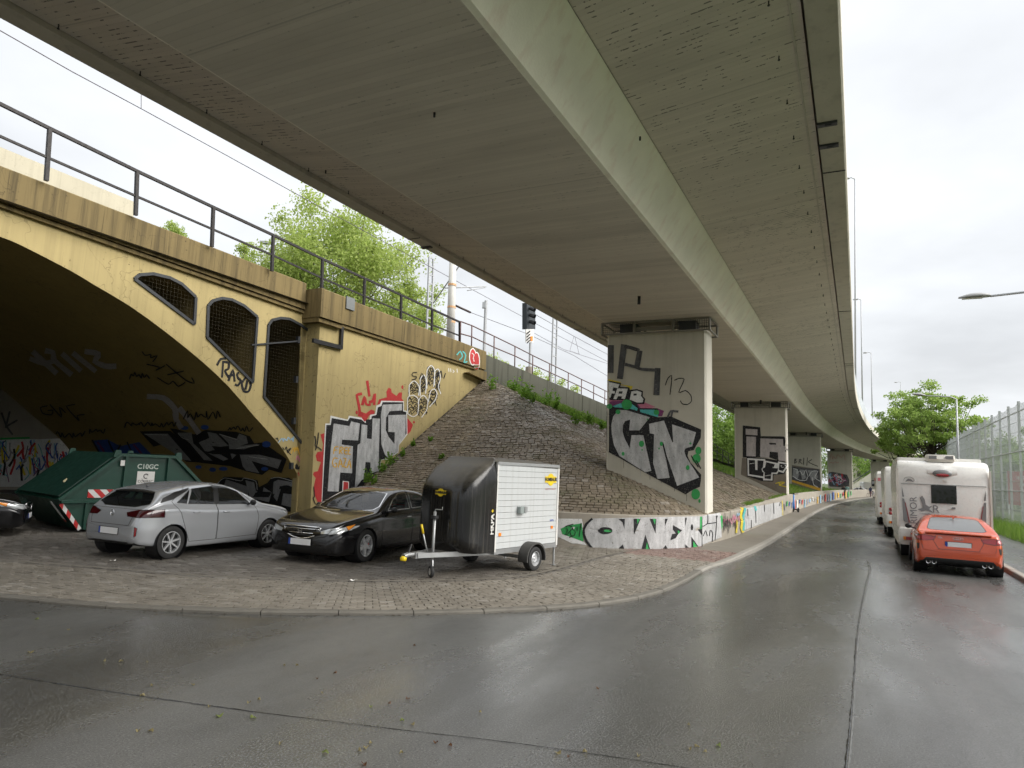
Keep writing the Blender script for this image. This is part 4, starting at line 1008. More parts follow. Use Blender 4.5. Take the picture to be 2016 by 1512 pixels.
d.E(P_GRN, (455, 305, 56, 54), (272, 325, 28, 26), (362, 383, 26, 26), (770, 388, 28, 28), (612, 722, 28, 34), (416, 828, 16, 20), (822, 722, 16, 24), (798, 772, 9, 11), (618, 787, 8, 9), (675, 462, 7, 9), (1131, 719, 12, 11), (1103, 975, 20, 26), (1216, 795, 32, 42), (1196, 880, 46, 50), (1188, 1258, 46, 56), (1228, 1330, 12, 20))
d.S(P_BLK, 12, [(1140, 850), (1190, 930), (1215, 970)], [(1195, 900), (1240, 985)]); d.S(P_DGR, 22, [(890, 440), (920, 370), (1000, 380)], [(940, 380), (930, 430)])
d.at((1160, 580), 7.56)
d.S(P_DGR, 84, [(330, 770), (325, 1150)], [(520, 760), (462, 1240)], [(755, 850), (716, 1060)], [(1022, 1110), (1005, 1480)]); d.S(P_DGR, 55, [(500, 765), (620, 790), (740, 830)]); d.S(P_DGR, 44, [(545, 1040), (660, 1070), (780, 1115), (985, 1125)])
d.S(P_BLK, 13, [(1135, 1350), (1170, 1250), (1235, 1190), (1225, 1330), (1205, 1490)], [(1275, 1275), (1340, 1245), (1430, 1250), (1320, 1475), (1440, 1420), (1520, 1500), (1530, 1590), (1470, 1640), (1385, 1630), (1360, 1580)])
d.done()
random.seed(8); d = Decal('paint_drips', pier1, PIERS[0], (1150, 740), 5.4)
d.S(P_BLK, 4, *[[(x, y), (x + 1, y + random.uniform(25, 90))] for x, y in ((300, 800), (420, 890), (560, 960), (700, 1030), (820, 1110), (960, 1185), (1090, 1240), (1150, 1200), (640, 640), (1180, 640), (500, 350), (740, 430))]); d.S(P_SIL, 4, *[[(x, y), (x, y + random.uniform(20, 70))] for x, y in ((600, 1000), (850, 1085), (1010, 1165), (1120, 1130), (460, 900))]); d.done()
# second pier
d = Decal('graffiti', pier2, PIERS[1], (1380, 780), 6.871, slice_=3)
d.P(P_BRN, [(556, 835), (1238, 880), (1250, 1400), (540, 1060)])
d.P(P_BLK, [(565, 395), (700, 410), (800, 420), (810, 540), (1120, 545), (1150, 570), (1140, 650), (1215, 655), (1210, 890), (1040, 870), (930, 830), (565, 830)])
d.P(P_MAUV, [(605, 440), (765, 450), (765, 530), (605, 520)], [(615, 545), (745, 550), (740, 815), (615, 810)], [(805, 570), (1110, 580), (1115, 670), (1180, 680), (1180, 880), (1050, 870), (1040, 760), (930, 750), (925, 830), (800, 820)])
d.P(P_BLK, [(920, 630), (1015, 635), (1015, 655), (930, 655)], [(618, 825), (880, 840), (1045, 870), (1212, 904), (1124, 1054), (980, 1065), (980, 1155), (828, 1150), (622, 1084)])
d.P(P_WHT, [(628, 838), (870, 852), (872, 872), (1040, 905), (1045, 882), (1198, 912), (1118, 1040), (1050, 1020), (1030, 1055), (970, 1050), (968, 1142), (842, 1138), (840, 1108), (632, 1074)])
d.P(P_BLK, [(648, 862), (730, 866), (735, 995), (765, 1000), (765, 868), (848, 872), (838, 960), (820, 985), (830, 1025), (848, 1030), (842, 1085), (652, 1055)], [(882, 892), (1000, 920), (985, 958), (960, 970), (1044, 976), (1038, 1010), (1018, 1033), (955, 1033), (945, 1122), (862, 1114), (862, 1030), (833, 1000), (838, 975), (867, 965)], [(1062, 910), (1168, 922), (1108, 1012), (1054, 998)])
d.S(P_WHT, 7, [(1075, 945), (1095, 935), (1090, 965), (1120, 960)], [(870, 1080), (945, 1065)], [(660, 915), (725, 905)])
d.S(P_YEL, 13, [(1010, 1180), (1080, 1160), (1140, 1165), (1080, 1190), (1050, 1200), (1100, 1215), (1200, 1235)], [(1050, 1165), (1070, 1195), (1120, 1180)]); d.done()
d = Decal('graffiti', pier3, PIERS[2], (1380, 780), 6.871, slice_=3)
d.P(P_BRN, [(1230, 930), (1420, 960), (1640, 990), (1640, 1300), (1230, 1200)]); d.P(P_DGR, [(1230, 950), (1400, 970), (1600, 990), (1630, 1270), (1230, 1150)]); d.P(P_ORA, [(1230, 1160), (1640, 1290), (1640, 1250), (1230, 1130)])
d.P(P_GRY, [(1250, 980), (1310, 990), (1330, 1060), (1300, 1130), (1240, 1080)], [(1340, 990), (1400, 1000), (1420, 1110), (1370, 1130)], [(1440, 1000), (1560, 1010), (1580, 1100), (1500, 1150)])
d.S(P_WHT, 8, [(1250, 980), (1310, 990), (1290, 1060), (1340, 1000), (1380, 1080), (1420, 980), (1450, 1100), (1500, 1010), (1590, 1010), (1530, 1100), (1610, 1150)], [(1240, 1080), (1330, 1140), (1430, 1140), (1440, 1090)], [(1510, 1100), (1520, 1200), (1580, 1230)])
d.S(P_BLK, 10, [(1265, 905), (1270, 845), (1292, 855), (1270, 872), (1298, 888), (1265, 908)], [(1325, 912), (1332, 850), (1362, 862), (1334, 884), (1370, 918)], [(1392, 835), (1388, 925)], [(1440, 830), (1432, 938)], [(1500, 856), (1445, 890), (1510, 920), (1580, 948)]); d.done()
d = Decal('graffiti', pier4, PIERS[3], (1580, 850), 9.45, slice_=3)
d.P(P_DGR, [(400, 770), (560, 745), (830, 800), (870, 900), (860, 1040), (520, 1020), (440, 960), (395, 880)])
random.seed(11)
for m, w in ((P_PUR, 34), (P_LBL, 22), (P_RED, 18), (P_LBL, 16), (P_WHT, 10), (P_BLK, 16), (P_PNK, 14), (P_WHT, 9)):
    d.S(m, w, *[[(x, y), (x + random.uniform(-40, 60), y + random.uniform(-60, 60)), (x + random.uniform(-10, 90), y + random.uniform(-20, 90))] for x, y in [(random.uniform(420, 780), random.uniform(790, 950)) for _ in range(6)]])
d.S(paint('faded_red', (.50, .33, .28), .1), 14, scribble(480, 410, 790, 520, 9), scribble(500, 560, 690, 590, 6)); d.done()
d = Decal('graffiti', pier5, PIERS[4], (1580, 850), 9.45, slice_=3)
d.P(P_BLK, [(1255, 900), (1450, 905), (1450, 1030), (1270, 1010)]); d.P(P_SIL, [(1290, 920), (1370, 915), (1380, 1000), (1330, 960), (1300, 980)], [(1390, 915), (1450, 920), (1440, 1000), (1400, 990)]); d.done()
# OWER along the low wall
lw_parts = [o for o in low_wall.children if o.name.startswith(('lower', 'upper'))]
d = Decal('graffiti', lw_parts[0], low_wall, (1090, 990), 6.503, slice_=7, off=.006, bvh=join_bvh(lw_parts))
d.P(P_WHT, [(20, 200), (360, 205), (380, 300), (360, 520), (240, 520), (110, 460), (20, 420)], [(110, 460), (300, 520), (430, 545), (390, 500), (150, 440)])
d.P(P_SIL, [(380, 350), (420, 270), (500, 200), (1900, 170), (1900, 560), (1700, 592), (500, 597), (420, 500)])
d.P(P_GRN, [(90, 330), (180, 290), (360, 260), (380, 495), (200, 430), (110, 400)], [(1870, 175), (1900, 175), (1890, 380), (1870, 340)])
d.P(P_BLK, [(825, 203), (910, 203), (905, 335), (880, 250)], [(800, 607), (885, 530), (905, 602)], [(1020, 203), (1112, 203), (1025, 412)], [(1225, 203), (1312, 203), (1302, 392)], [(1118, 607), (1172, 405), (1237, 607)], [(1420, 203), (1457, 203), (1420, 302)], [(1525, 285), (1640, 350), (1590, 400), (1560, 450), (1490, 480), (1510, 400), (1560, 390), (1520, 340)], [(1380, 602), (1430, 540), (1467, 602)], [(1678, 190), (1702, 190), (1680, 300)], [(1680, 530), (1745, 592), (1680, 595)], [(1758, 430), (1862, 577), (1760, 590)], [(1835, 340), (1900, 330), (1950, 370), (1890, 410)], [(1895, 170), (1925, 165), (1905, 420), (1900, 570), (1890, 570)])
d.E(P_BLK, (660, 355, 92, 46), (1766, 315, 15, 44)); d.E(P_GRN, (690, 358, 50, 15)); d.S(P_BLK, 30, [(490, 205), (420, 265), (385, 340), (385, 400), (420, 490), (500, 592)])
d.P(P_GRN, [(1065, 205), (1098, 205), (1066, 272)], [(1265, 205), (1302, 205), (1292, 278)], [(1172, 605), (1190, 500), (1216, 605)], [(1580, 350), (1612, 370), (1590, 400)], [(1780, 490), (1842, 572), (1780, 582)])
d.S(P_BLK, 11, [(250, 272), (140, 300), (185, 345), (150, 412)], [(165, 415), (255, 310), (205, 296)], [(240, 330), (282, 370), (262, 422), (220, 422), (215, 380)], [(352, 258), (326, 432)], [(300, 310), (300, 362)], [(200, 440), (235, 432)])
d.at((1380, 950), 9.164)
d.P(P_SIL, [(14, 600), (350, 555), (362, 985), (14, 1120)], [(775, 470), (1440, 345), (1468, 600), (775, 855)]); d.P(P_GRN, [(335, 600), (375, 590), (378, 800), (362, 860)])
d.S(P_BLK, 16, [(110, 590), (112, 740), (20, 790)], [(115, 740), (260, 720)], [(260, 560), (270, 720), (240, 1040)], [(30, 960), (70, 850), (100, 960)], [(140, 960), (150, 850), (200, 900), (195, 1060)], [(290, 560), (270, 640)]); d.S(P_BLK, 14, [(960, 430), (978, 580), (980, 720)], [(1300, 365), (1308, 560)], [(1135, 400), (1135, 520)], [(895, 680), (898, 820)], [(830, 480), (835, 600)], [(1425, 350), (1405, 420)])
d.S(P_YEL, 46, [(735, 470), (700, 600), (735, 700), (715, 800), (745, 890)]); d.S(P_YEL, 30, [(640, 680), (625, 900)]); d.S(P_TEA, 34, [(790, 470), (745, 610), (765, 720), (750, 860)], [(955, 430), (985, 500)])
d.S(P_PNK, 9, scribble(380, 600, 600, 760, 12), scribble(540, 560, 680, 680, 7)); d.S(P_BLK, 7, scribble(380, 590, 520, 900, 12), scribble(560, 640, 640, 860, 6)); d.S(P_LBL, 12, scribble(630, 520, 690, 600, 5))
d.S(P_YEL, 12, [(1455, 330), (1465, 590)]); 
random.seed(5)
for x in range(1500, 2700, 46):
    y = 330 - (x - 1500) * .19; m = random.choice((P_RED, P_TEA, P_LBL, P_PNK, P_GRY, P_ORA, P_BLU, P_GRN, P_WHT)); d.S(m, random.uniform(9, 24), [(x, y + random.uniform(0, 60)), (x + random.uniform(-8, 8), y + random.uniform(80, 190))])
d.done()
random.seed(21)
# ------------------------------------------------------------------ lettering
def text_obj(name, s, size, m, parent, loc, rot, depth=.002, world=False, sx=1.0, bold=0.):
    cu = bpy.data.curves.new(name, 'FONT'); cu.body = s; cu.size = size; cu.extrude = depth; cu.align_x = 'CENTER'; cu.align_y = 'CENTER'; cu.offset = bold; cu.resolution_u = 3
    o = bpy.data.objects.new(name, cu); COL.objects.link(o); dg = bpy.context.evaluated_depsgraph_get()
    me = bpy.data.meshes.new_from_object(o.evaluated_get(dg)); bpy.data.objects.remove(o); bpy.data.curves.remove(cu)
    me.materials.clear(); me.materials.append(m); me.name = name
    q = link(name, me, parent, world); q.location = loc; q.rotation_euler = rot; q.scale = (sx, 1, 1); return q

# ------------------------------------------------------------------ cars
M_GLASS = NT('car_glass').set((.012, .014, .015), .04, 0, .6, .3); M_GLASS.node_tree.nodes['Principled BSDF'].inputs['Alpha'].default_value = .62
M_SEAT = plain('seat_fabric', (.022, .022, .024), .9)
M_GLASSD = NT('wet_rear_glass').set((.16, .165, .17), .28, 0, .6)
M_CHROME = plain('chrome', (.75, .75, .75), .12, 1.0, .05); M_TRIM = plain('black_trim', (.012, .012, .012), .35)
M_RIM = plain('alloy', (.55, .56, .57), .3, .35, .1); M_RIMD = plain('dark_rim_well', (.03, .03, .03), .5, .4)
M_TAIL = plain('tail_lamp_red', (.30, .008, .012), .08, 0, .2, coat=.6); M_TAILD = plain('dark_tail_lamp', (.05, .004, .006), .08, 0, .3, coat=.6)
M_HEAD = plain('headlamp_lens', (.55, .57, .58), .06, .35, .3, 14, coat=.6); M_AMBER = plain('amber_lens', (.75, .25, .02), .15)
M_PLATE = plain('number_plate_white', (.86, .86, .86), .35, var=.03); M_EUBLUE = plain('plate_blue', (.02, .07, .38), .4)
M_REDC = plain('red_caliper', (.5, .02, .02), .4); M_WHITEP = plain('white_gelcoat', (.72, .705, .67), .3, var=.05, coat=.2)
def tab(t, u): return pchip([p[0] for p in t], [p[1] for p in t], u)
def wheel(parent, x, y, r, wd, side, style, caliper=False):
    """tyre with a rim as its sub-part; side +1 left"""
    M = Matrix.Translation((x, y, r)) @ Matrix.Rotation(-side * math.pi / 2, 4, 'X')
    rr = r * (.655 if style != 'steel' else .60); h = wd / 2
    mb = MB(); mb.lathe([(rr * .96, -h * .8), (rr + .012, -h * .95), (r * .9, -h), (r * .975, -h * .88), (r, -h * .6), (r, h * .6), (r * .975, h * .88), (r * .9, h), (rr + .012, h * .95), (rr * .96, h * .8)], 36, M)
    ty = mb.build('wheel', M_RUBBER, parent, smooth=40)
    mb = MB(); mb.lathe([(rr * .94, h * .2), (rr * .94, h * .78), (rr * 1.0, h * .92), (rr * 1.02, h * .98), (rr * .97, h * 1.0), (rr * .93, h * .85)], 36, M, 0)
    mb.lathe([(0, h * .30), (rr * .95, h * .30)], 30, M, 1)
    mb.lathe([(0, h * .80), (rr * .13, h * .80), (rr * .2, h * .7), (rr * .22, h * .4)], 16, M, 0)
    if style == 'steel':
        mb.lathe([(rr * .2, h * .66), (rr * .5, h * .78), (rr * .7, h * .6), (rr * .93, h * .45)], 24, M, 0)
        for k in range(8):
            t = k * math.pi / 4; mb.lathe([(0, h * .80), (rr * .07, h * .80)], 8, M @ Matrix.Translation((math.cos(t) * rr * .55, math.sin(t) * rr * .55, .003)), 1)
    else:
        n, w0, w1, dbl = {'seven': (7, .13, .10, 0), 'five': (5, .34, .20, 0), 'ten': (5, .10, .08, .17)}[style]
        for k in range(n):
            for dd in ((-dbl, dbl) if dbl else (0,)):
                t = 2 * math.pi * k / n + .3; M2 = M @ Matrix.Rotation(t, 4, 'Z'); a, b = rr * w0 / 2 * 1.2, rr * w1 / 2 * 1.5
                y0, y1 = dd * rr * .3, dd * rr * 1.3
                vs = [(rr * .12, y0 - a, h * .76), (rr * .12, y0 + a, h * .76), (rr * .96, y1 + b, h * .88), (rr * .96, y1 - b, h * .88)]
                vs += [(p[0], p[1] * 1.15, p[2] - h * .4) for p in vs]
                mb.add(vs, [(0, 1, 2, 3), (0, 4, 5, 1), (1, 5, 6, 2), (2, 6, 7, 3), (3, 7, 4, 0)], 0, M2)
    if caliper: mb.box((rr * -.55, rr * .1, h * .42), (rr * .3, rr * .55, h * .2), 2, M)
    mb.build('rim', [M_RIM, M_RIMD, M_REDC], ty, smooth=30)
    return ty
def make_car(name, sp, paint_m, loc, heading, label, group=None, detail=True):
    """heading = direction of travel, angle from +Y towards +X"""
    root = empty(name, loc, math.pi / 2 - heading, label, 'car', group)
    L = sp['L']; NU, us = sp.get('nu', 72), []
    for i in range(NU + 1):
        t = i / NU; us.append(L * (.5 - .5 * math.cos(math.pi * t)) * .35 + L * t * .65)
    tum = sp.get('tumble', .36); rows = []
    for u in us:
        zt, zb4, w2, zb = tab(sp['top'], u), tab(sp['belt'], u), tab(sp['wid'], u), tab(sp['bot'], u)
        zb4 = min(zb4, zt - .012); h = zt - zb4; zm = max(zb + .08, min(.56, zb4 - .16)); z3 = zb4 - min(.085, (zb4 - zm) * .4)
        w4 = w2 * (.945 if h < .12 else .945 - .02 * min(1, (h - .12) / .2)); w5 = w4 - tum * .78 * h - .01; w6 = w5 - min(.12, .05 + h * .2)
        half = [(0, zb), (w2 * .55, zb), (w2 * .88, zb + .005), (w2 * .965, zb + .05), (w2 * .985, (zb + zm) / 2), (w2, zm), (w2 * .992, (zm + z3) / 2), (w2 * .985, z3), (w4 + .004, zb4 - .012), (w4 - .01, zb4 + .006), (w4 - (w4 - w5) * .5 + .006, zb4 + .39 * h), (w5, zb4 + .78 * h), (w6, zb4 + .94 * h), (w6 * .6, zb4 + .985 * h), (0, zt)]
        P = [half[0]] + half + [(-half[-2][0], half[-2][1])]; sec = []
        for i in range(1, len(P) - 2):
            a, b, c, d = P[i - 1], P[i], P[i + 1], P[i + 2]
            n = 2 if i in (3, 8, 9) else 3
            if i == 1: n = 2
            for k in range(n):
                t = k / n
                if i in (9, 1, 2): sec.append((b[0] + (c[0] - b[0]) * t, b[1] + (c[1] - b[1]) * t)); continue
                q = [.5 * (2 * b[j] + (c[j] - a[j]) * t + (2 * a[j] - 5 * b[j] + 4 * c[j] - d[j]) * t * t + (3 * b[j] - a[j] - 3 * c[j] + d[j]) * t ** 3) for j in (0, 1)]
                sec.append(tuple(q))
        sec.append(half[-1]); full = sec + [(-y, z) for y, z in reversed(sec[1:-1])]
        rows.append([Vector((L / 2 - u, y, z)) for y, z in full])
    mb = MB(); mb.grid(rows, wrap=True); n = len(rows[0])
    for rr_ in (rows[0], rows[-1]): mb.add(rr_ + [sum(rr_, Vector()) / n], [(i, (i + 1) % n, n) for i in range(n)])
    me = mb.mesh('tmp', M_TRIM); bm = bmesh.new(); bm.from_mesh(me); bmesh.ops.remove_doubles(bm, verts=bm.verts, dist=1e-5); bmesh.ops.recalc_face_normals(bm, faces=bm.faces)
    lay = bm.faces.layers.int.new('part'); parts = [('body', paint_m)]
    def knife(poly, axes, filt, name_, m, force=False):
        idx = len(parts); parts.append((name_, m))
        def c2(v): return (L / 2 - v.x, v.z) if axes == 'side' else ((L / 2 - v.x, v.y) if axes == 'top' else (v.y, v.z))
        np_ = len(poly)
        for i in range(np_):
            (x1, y1), (x2, y2) = poly[i], poly[(i + 1) % np_]; lo = (min(x1, x2) - .001, min(y1, y2) - .001); hi = (max(x1, x2) + .001, max(y1, y2) + .001)
            fs = []
            for f in bm.faces:
                if not filt(f): continue
                cs = [c2(v.co) for v in f.verts]
                if max(c[0] for c in cs) < lo[0] or min(c[0] for c in cs) > hi[0] or max(c[1] for c in cs) < lo[1] or min(c[1] for c in cs) > hi[1]: continue
                fs.append(f)
            if not fs: continue
            nx, ny = y2 - y1, -(x2 - x1)
            if axes == 'side': co, no = Vector((L / 2 - x1, 0, y1)), Vector((-nx, 0, ny))
            elif axes == 'top': co, no = Vector((L / 2 - x1, y1, 0)), Vector((-nx, ny, 0))
            else: co, no = Vector((0, x1, y1)), Vector((0, nx, ny))
            geom = list({v for f in fs for v in f.verts}) + list({e for f in fs for e in f.edges}) + fs
            bmesh.ops.bisect_plane(bm, geom=geom, dist=1e-5, plane_co=co, plane_no=no)
        for f in bm.faces:
            if (f[lay] == 0 or force) and filt(f):
                c = c2(f.calc_center_median())
                if inpoly(c[0], c[1], poly): f[lay] = idx
        return idx
    rw = sp['rw']; arch = []
    for s in (1, -1):
        S = lambda f, s=s: f.calc_center_median().y * s > .35 and f.normal.y * s > .15
        for ux in (sp['fo'], sp['fo'] + sp['wb']):
            r_ = rw * sp.get('archk', 1.13); arch.append(knife([(ux + r_ * math.cos(t * math.pi / 16), rw + r_ * math.sin(t * math.pi / 16)) for t in range(32)], 'side', lambda f, s=s: f.calc_center_median().y * s > .35, 'hole', M_TRIM))
        for w in sp['swin']: knife(w, 'side', S, 'side_window', M_GLASS)
        for m_, w in sp.get('sideparts', []): knife(w, 'side', S, m_[0], m_[1])
        doors = [knife(w, 'side', S, 'door', paint_m) for w in sp['doors']]
    front = lambda f: f.normal.x > .12; rear = lambda f: f.normal.x < -.12; topf = lambda f: f.normal.z > .12
    for nm, m_, poly in sp['topparts']: knife(poly, 'top', topf, nm, m_)
    for nm, m_, poly in sp['frontparts']: knife(poly, 'front', front, nm, m_)
    for nm, m_, poly in sp['rearparts']: knife(poly, 'front', rear, nm, m_)
    for f in bm.faces:
        if f[lay] == 0 and f.normal.z < -.55: f[lay] = len(parts)
    parts.append(('underbody', M_TRIM))
    bm.normal_update(); bm.verts.index_update(); nv = [v.normal.copy() for v in bm.verts]
    groups = {}
    for f in bm.faces: groups.setdefault(f[lay], []).append(f)
    objs = {}
    for idx, fs in groups.items():
        nm, m_ = parts[idx]
        if nm == 'hole': continue
        ids = {}; vv = []; ff = []; nn = []
        for f in fs:
            q = []
            for v in f.verts:
                if v.index not in ids: ids[v.index] = len(vv); vv.append(v.co.copy()); nn.append(nv[v.index])
                q.append(ids[v.index])
            ff.append(q)
        me = bpy.data.meshes.new(nm); me.from_pydata(vv, [], ff); me.materials.append(m_); me.polygons.foreach_set('use_smooth', [True] * len(ff))
        me.normals_split_custom_set_from_vertices(nn); me.update(); objs[idx] = link(nm, me, root)
    # shut lines and window seals
    seal = MB(); gap = MB()
    for e in bm.edges:
        if len(e.link_faces) != 2: continue
        a, b = e.link_faces[0][lay], e.link_faces[1][lay]
        if a == b: continue
        na, nb_ = parts[a][0], parts[b][0]
        if 'hole' in (na, nb_) or 'underbody' in (na, nb_): continue
        n_ = (e.verts[0].normal + e.verts[1].normal) / 2; p, q = e.verts[0].co + n_ * -.001, e.verts[1].co + n_ * -.001
        win = any('window' in x or 'screen' in x for x in (na, nb_))
        (seal if win else gap).bar(p, q, sp.get('sealw', .014) if win else .009, .006, up=n_)
    seal.build('window_seal', sp.get('seal', M_TRIM), root); gap.build('shut_line', M_TRIM, root)
    bm.free()
    # wheel housings and wheels
    for s in (1, -1):
        for k, ux in enumerate((sp['fo'], sp['fo'] + sp['wb'])):
            yw = tab(sp['wid'], ux); r_ = rw * sp.get('archk', 1.13)
            M = Matrix.Translation((L / 2 - ux, s * (yw - .005), rw)) @ Matrix.Rotation(-s * math.pi / 2, 4, 'X')
            mb = MB(); mb.lathe([(r_ + .002, .0), (r_ + .002, -.30), (0, -.30)], 32, M); mb.build('wheel_housing', M_BLACK, root)
            wheel(root, L / 2 - ux, s * (yw - sp['tw'] / 2 - .015), rw, sp['tw'], s, sp['rim'], k == 0 and sp.get('caliper', False))
    # seats and dashboard behind the glass
    hr = max(p[1] for p in sp['top'])
    for u0, ys_ in ((sp['fo'] + 1.18, (-.36, .36)), (sp['fo'] + 2.0, (-.36, .36))):
        for y_ in ys_:
            mb = MB(); x_ = L / 2 - u0
            mb.box((x_ + .20, y_, .46), (.50, .50, .16)); mb.add([(x_ - .02, y_ - .24, .48), (x_ - .02, y_ + .24, .48), (x_ + .10, y_ + .24, .48), (x_ + .10, y_ - .24, .48), (x_ - .20, y_ - .20, hr - .42), (x_ - .20, y_ + .20, hr - .42), (x_ - .12, y_ + .20, hr - .42), (x_ - .12, y_ - .20, hr - .42)], [(0, 1, 2, 3), (4, 5, 6, 7), (0, 1, 5, 4), (1, 2, 6, 5), (2, 3, 7, 6), (3, 0, 4, 7)])
            st = mb.build('seat', M_SEAT, root); mb = MB(); mb.box((x_ - .18, y_, hr - .29), (.09, .26, .18)); mb.build('headrest', M_SEAT, st)
    mb = MB(); x_ = L / 2 - sp['fo'] - .55; mb.box((x_, 0, .78), (.42, 1.36, .22)); mb.build('dashboard', M_SEAT, root)
    mb = MB(); mb.tube([(x_ - .34 + .06 * math.sin(t), .36 + .18 * math.cos(t), .84 + .17 * math.sin(t)) for t in [2 * math.pi * k / 18 for k in range(18)]], .016, 6, closed=True); mb.build('steering_wheel', M_BLACK, root)
    # door handles, mirrors
    for s in (1, -1):
        for u, z in sp['handles']:
            y = tab(sp['wid'], u) * .99; mb = MB(); x = L / 2 - u
            mb.tube([(x + .09, s * (y - .01), z), (x + .06, s * (y + .022), z + .002), (x - .06, s * (y + .022), z + .004), (x - .09, s * (y - .01), z + .002)], [.010, .015, .015, .010], 8)
            mb.build('door_handle', sp.get('handle_m', paint_m), root, smooth=True)
        u, z = sp['mirror']; y = tab(sp['wid'], u) * .93; x = L / 2 - u
        mb = MB(); ring = []
        for k in range(9):
            t = k / 8; rr_ = math.sin(math.pi * (t * .86 + .1)) ** .6
            ring.append([Vector((x + .09 * (t - .35) - .02, s * (y + .12) + .085 * rr_ * math.cos(q), z + .065 * rr_ * math.sin(q))) for q in [2 * math.pi * j / 14 for j in range(14)]])
        mb.grid(ring, wrap=True); mb.add(ring[0], [tuple(range(14))]); mb.add(ring[-1], [tuple(range(13, -1, -1))])
        mb.bar((x - .02, s * (y - .02), z - .05), (x, s * (y + .09), z - .02), .05, .03); mb.build('mirror', sp.get('mirror_m', M_TRIM), root, smooth=50)
    return root
def plate(root, P, rot, w=.52, h=.115):
    mb = MB(); mb.box((0, 0, 0), (.012, w + .02, h + .02)); q = mb.build('plate_holder', M_TRIM, root); q.location = P; q.rotation_euler = rot
    sgn = 1
    mb = MB(); mb.box((.009, .02, 0), (.008, w - .05, h)); a = mb.build('number_plate', M_PLATE, root); a.location = P; a.rotation_euler = rot
    mb = MB(); mb.box((.009, -w / 2 + .02, 0), (.008, .045, h)); b = mb.build('plate_band', M_EUBLUE, root); b.location = P; b.rotation_euler = rot
CORSA = dict(L=4.06, wb=2.54, fo=.83, rw=.31, tw=.195, rim='seven', archk=1.12,
    top=[(0, .62), (.03, .70), (.10, .79), (.25, .86), (.5, .915), (.8, .96), (1.02, .995), (1.12, 1.03), (1.3, 1.13), (1.55, 1.265), (1.8, 1.365), (2.05, 1.415), (2.4, 1.430), (2.8, 1.405), (3.15, 1.355), (3.42, 1.30), (3.54, 1.268), (3.62, 1.20), (3.74, 1.08), (3.84, .995), (3.93, .945), (3.99, .89), (4.03, .78), (4.06, .66)],
    belt=[(0, .56), (.05, .64), (.2, .74), (.6, .84), (1.1, .925), (1.6, .945), (2.2, .96), (2.8, .985), (3.3, 1.01), (3.6, 1.0), (3.8, .955), (3.92, .90), (4.0, .80), (4.06, .60)],
    wid=[(0, .60), (.03, .68), (.1, .755), (.25, .815), (.5, .85), (.9, .868), (2, .872), (3, .88), (3.5, .87), (3.75, .835), (3.9, .785), (4.0, .73), (4.04, .68), (4.06, .62)],
    bot=[(0, .30), (.06, .22), (.3, .19), (1, .18), (3, .18), (3.7, .24), (4.0, .29), (4.06, .38)],
    swin=[[(1.40, .985), (2.26, 1.0), (2.22, 1.365), (1.98, 1.34), (1.72, 1.245)], [(2.38, 1.005), (3.02, 1.03), (2.88, 1.31), (2.34, 1.365)], [(3.06, 1.035), (3.28, 1.055), (2.96, 1.285)]],
    sideparts=[(('pillar_trim', M_TRIM), [(2.27, 1.0), (2.37, 1.004), (2.33, 1.372), (2.23, 1.367)]), (('pillar_trim', M_TRIM), [(2.97, 1.30), (3.36, 1.12), (3.64, 1.06), (3.58, 1.14), (3.30, 1.25), (2.94, 1.33)]), (('tail_lamp', M_TAILD), [(3.80, .915), (4.03, .925), (4.03, .79), (3.90, .79), (3.83, .85)]), (('headlamp', M_HEAD), [(.05, .66), (.10, .76), (.42, .82), (.30, .73)])],
    doors=[[(1.22, .32), (2.30, .30), (2.32, .95), (2.30, 1.40), (1.98, 1.38), (1.66, 1.27), (1.30, .97), (1.18, .72)], [(2.32, .30), (2.98, .30), (3.10, .56), (3.22, .86), (3.40, 1.08), (3.0, 1.37), (2.34, 1.405), (2.33, .95)]],
    topparts=[('windscreen', M_GLASS, [(1.10, 0), (1.12, .35), (1.20, .66), (1.34, .70), (1.83, .545), (1.87, 0), (1.83, -.545), (1.34, -.70), (1.20, -.66), (1.12, -.35)])],
    frontparts=[('grille', M_TRIM, [(-.5, .60), (.5, .60), (.46, .50), (-.46, .50)])],
    rearparts=[('rear_screen', M_GLASS, [(-.50, 1.245), (.50, 1.245), (.60, 1.16), (.69, 1.03), (.42, .965), (-.42, .965), (-.69, 1.03), (-.60, 1.16)]), ('tail_lamp', M_TAILD, [(.36, .865), (.62, .93), (.86, .935), (.86, .79), (.42, .80)]), ('tail_lamp', M_TAILD, [(-.36, .865), (-.62, .93), (-.86, .935), (-.86, .79), (-.42, .80)]), ('tailgate', None, [(-.60, .93), (.60, .93), (.52, .64), (-.52, .64)]), ('lower_bumper', M_TRIM, [(-.50, .33), (.50, .33), (.54, .22), (-.54, .22)]), ('reflector', M_TAIL, [(.66, .62), (.71, .60), (.70, .46), (.665, .44)]), ('reflector', M_TAIL, [(-.66, .62), (-.71, .60), (-.70, .46), (-.665, .44)])],
    handles=[(2.10, .84), (2.86, .86)], mirror=(1.44, 1.02))
P_SILVER = carpaint('silver_car_paint', (.44, .455, .475), .24, .35, .05)
P_BLACKC = carpaint('black_car_paint', (.004, .004, .005), .18, 0, .05, (.08, .07, .06))
P_ORANGE = carpaint('orange_car_paint', (.50, .062, .012), .22, .1, .04, (.3, .15, .08))
P_WHITEC = carpaint('white_car_paint', (.74, .74, .73), .28, 0, .2)
P_GREYC = carpaint('grey_car_paint', (.10, .11, .12), .28, .4, .2)
def fill(sp, m):
    sp = dict(sp)
    for k in ('rearparts', 'frontparts', 'topparts'): sp[k] = [(a, b or m, c) for a, b, c in sp[k]]
    return sp
ZP = .05                                          # top of the pavers
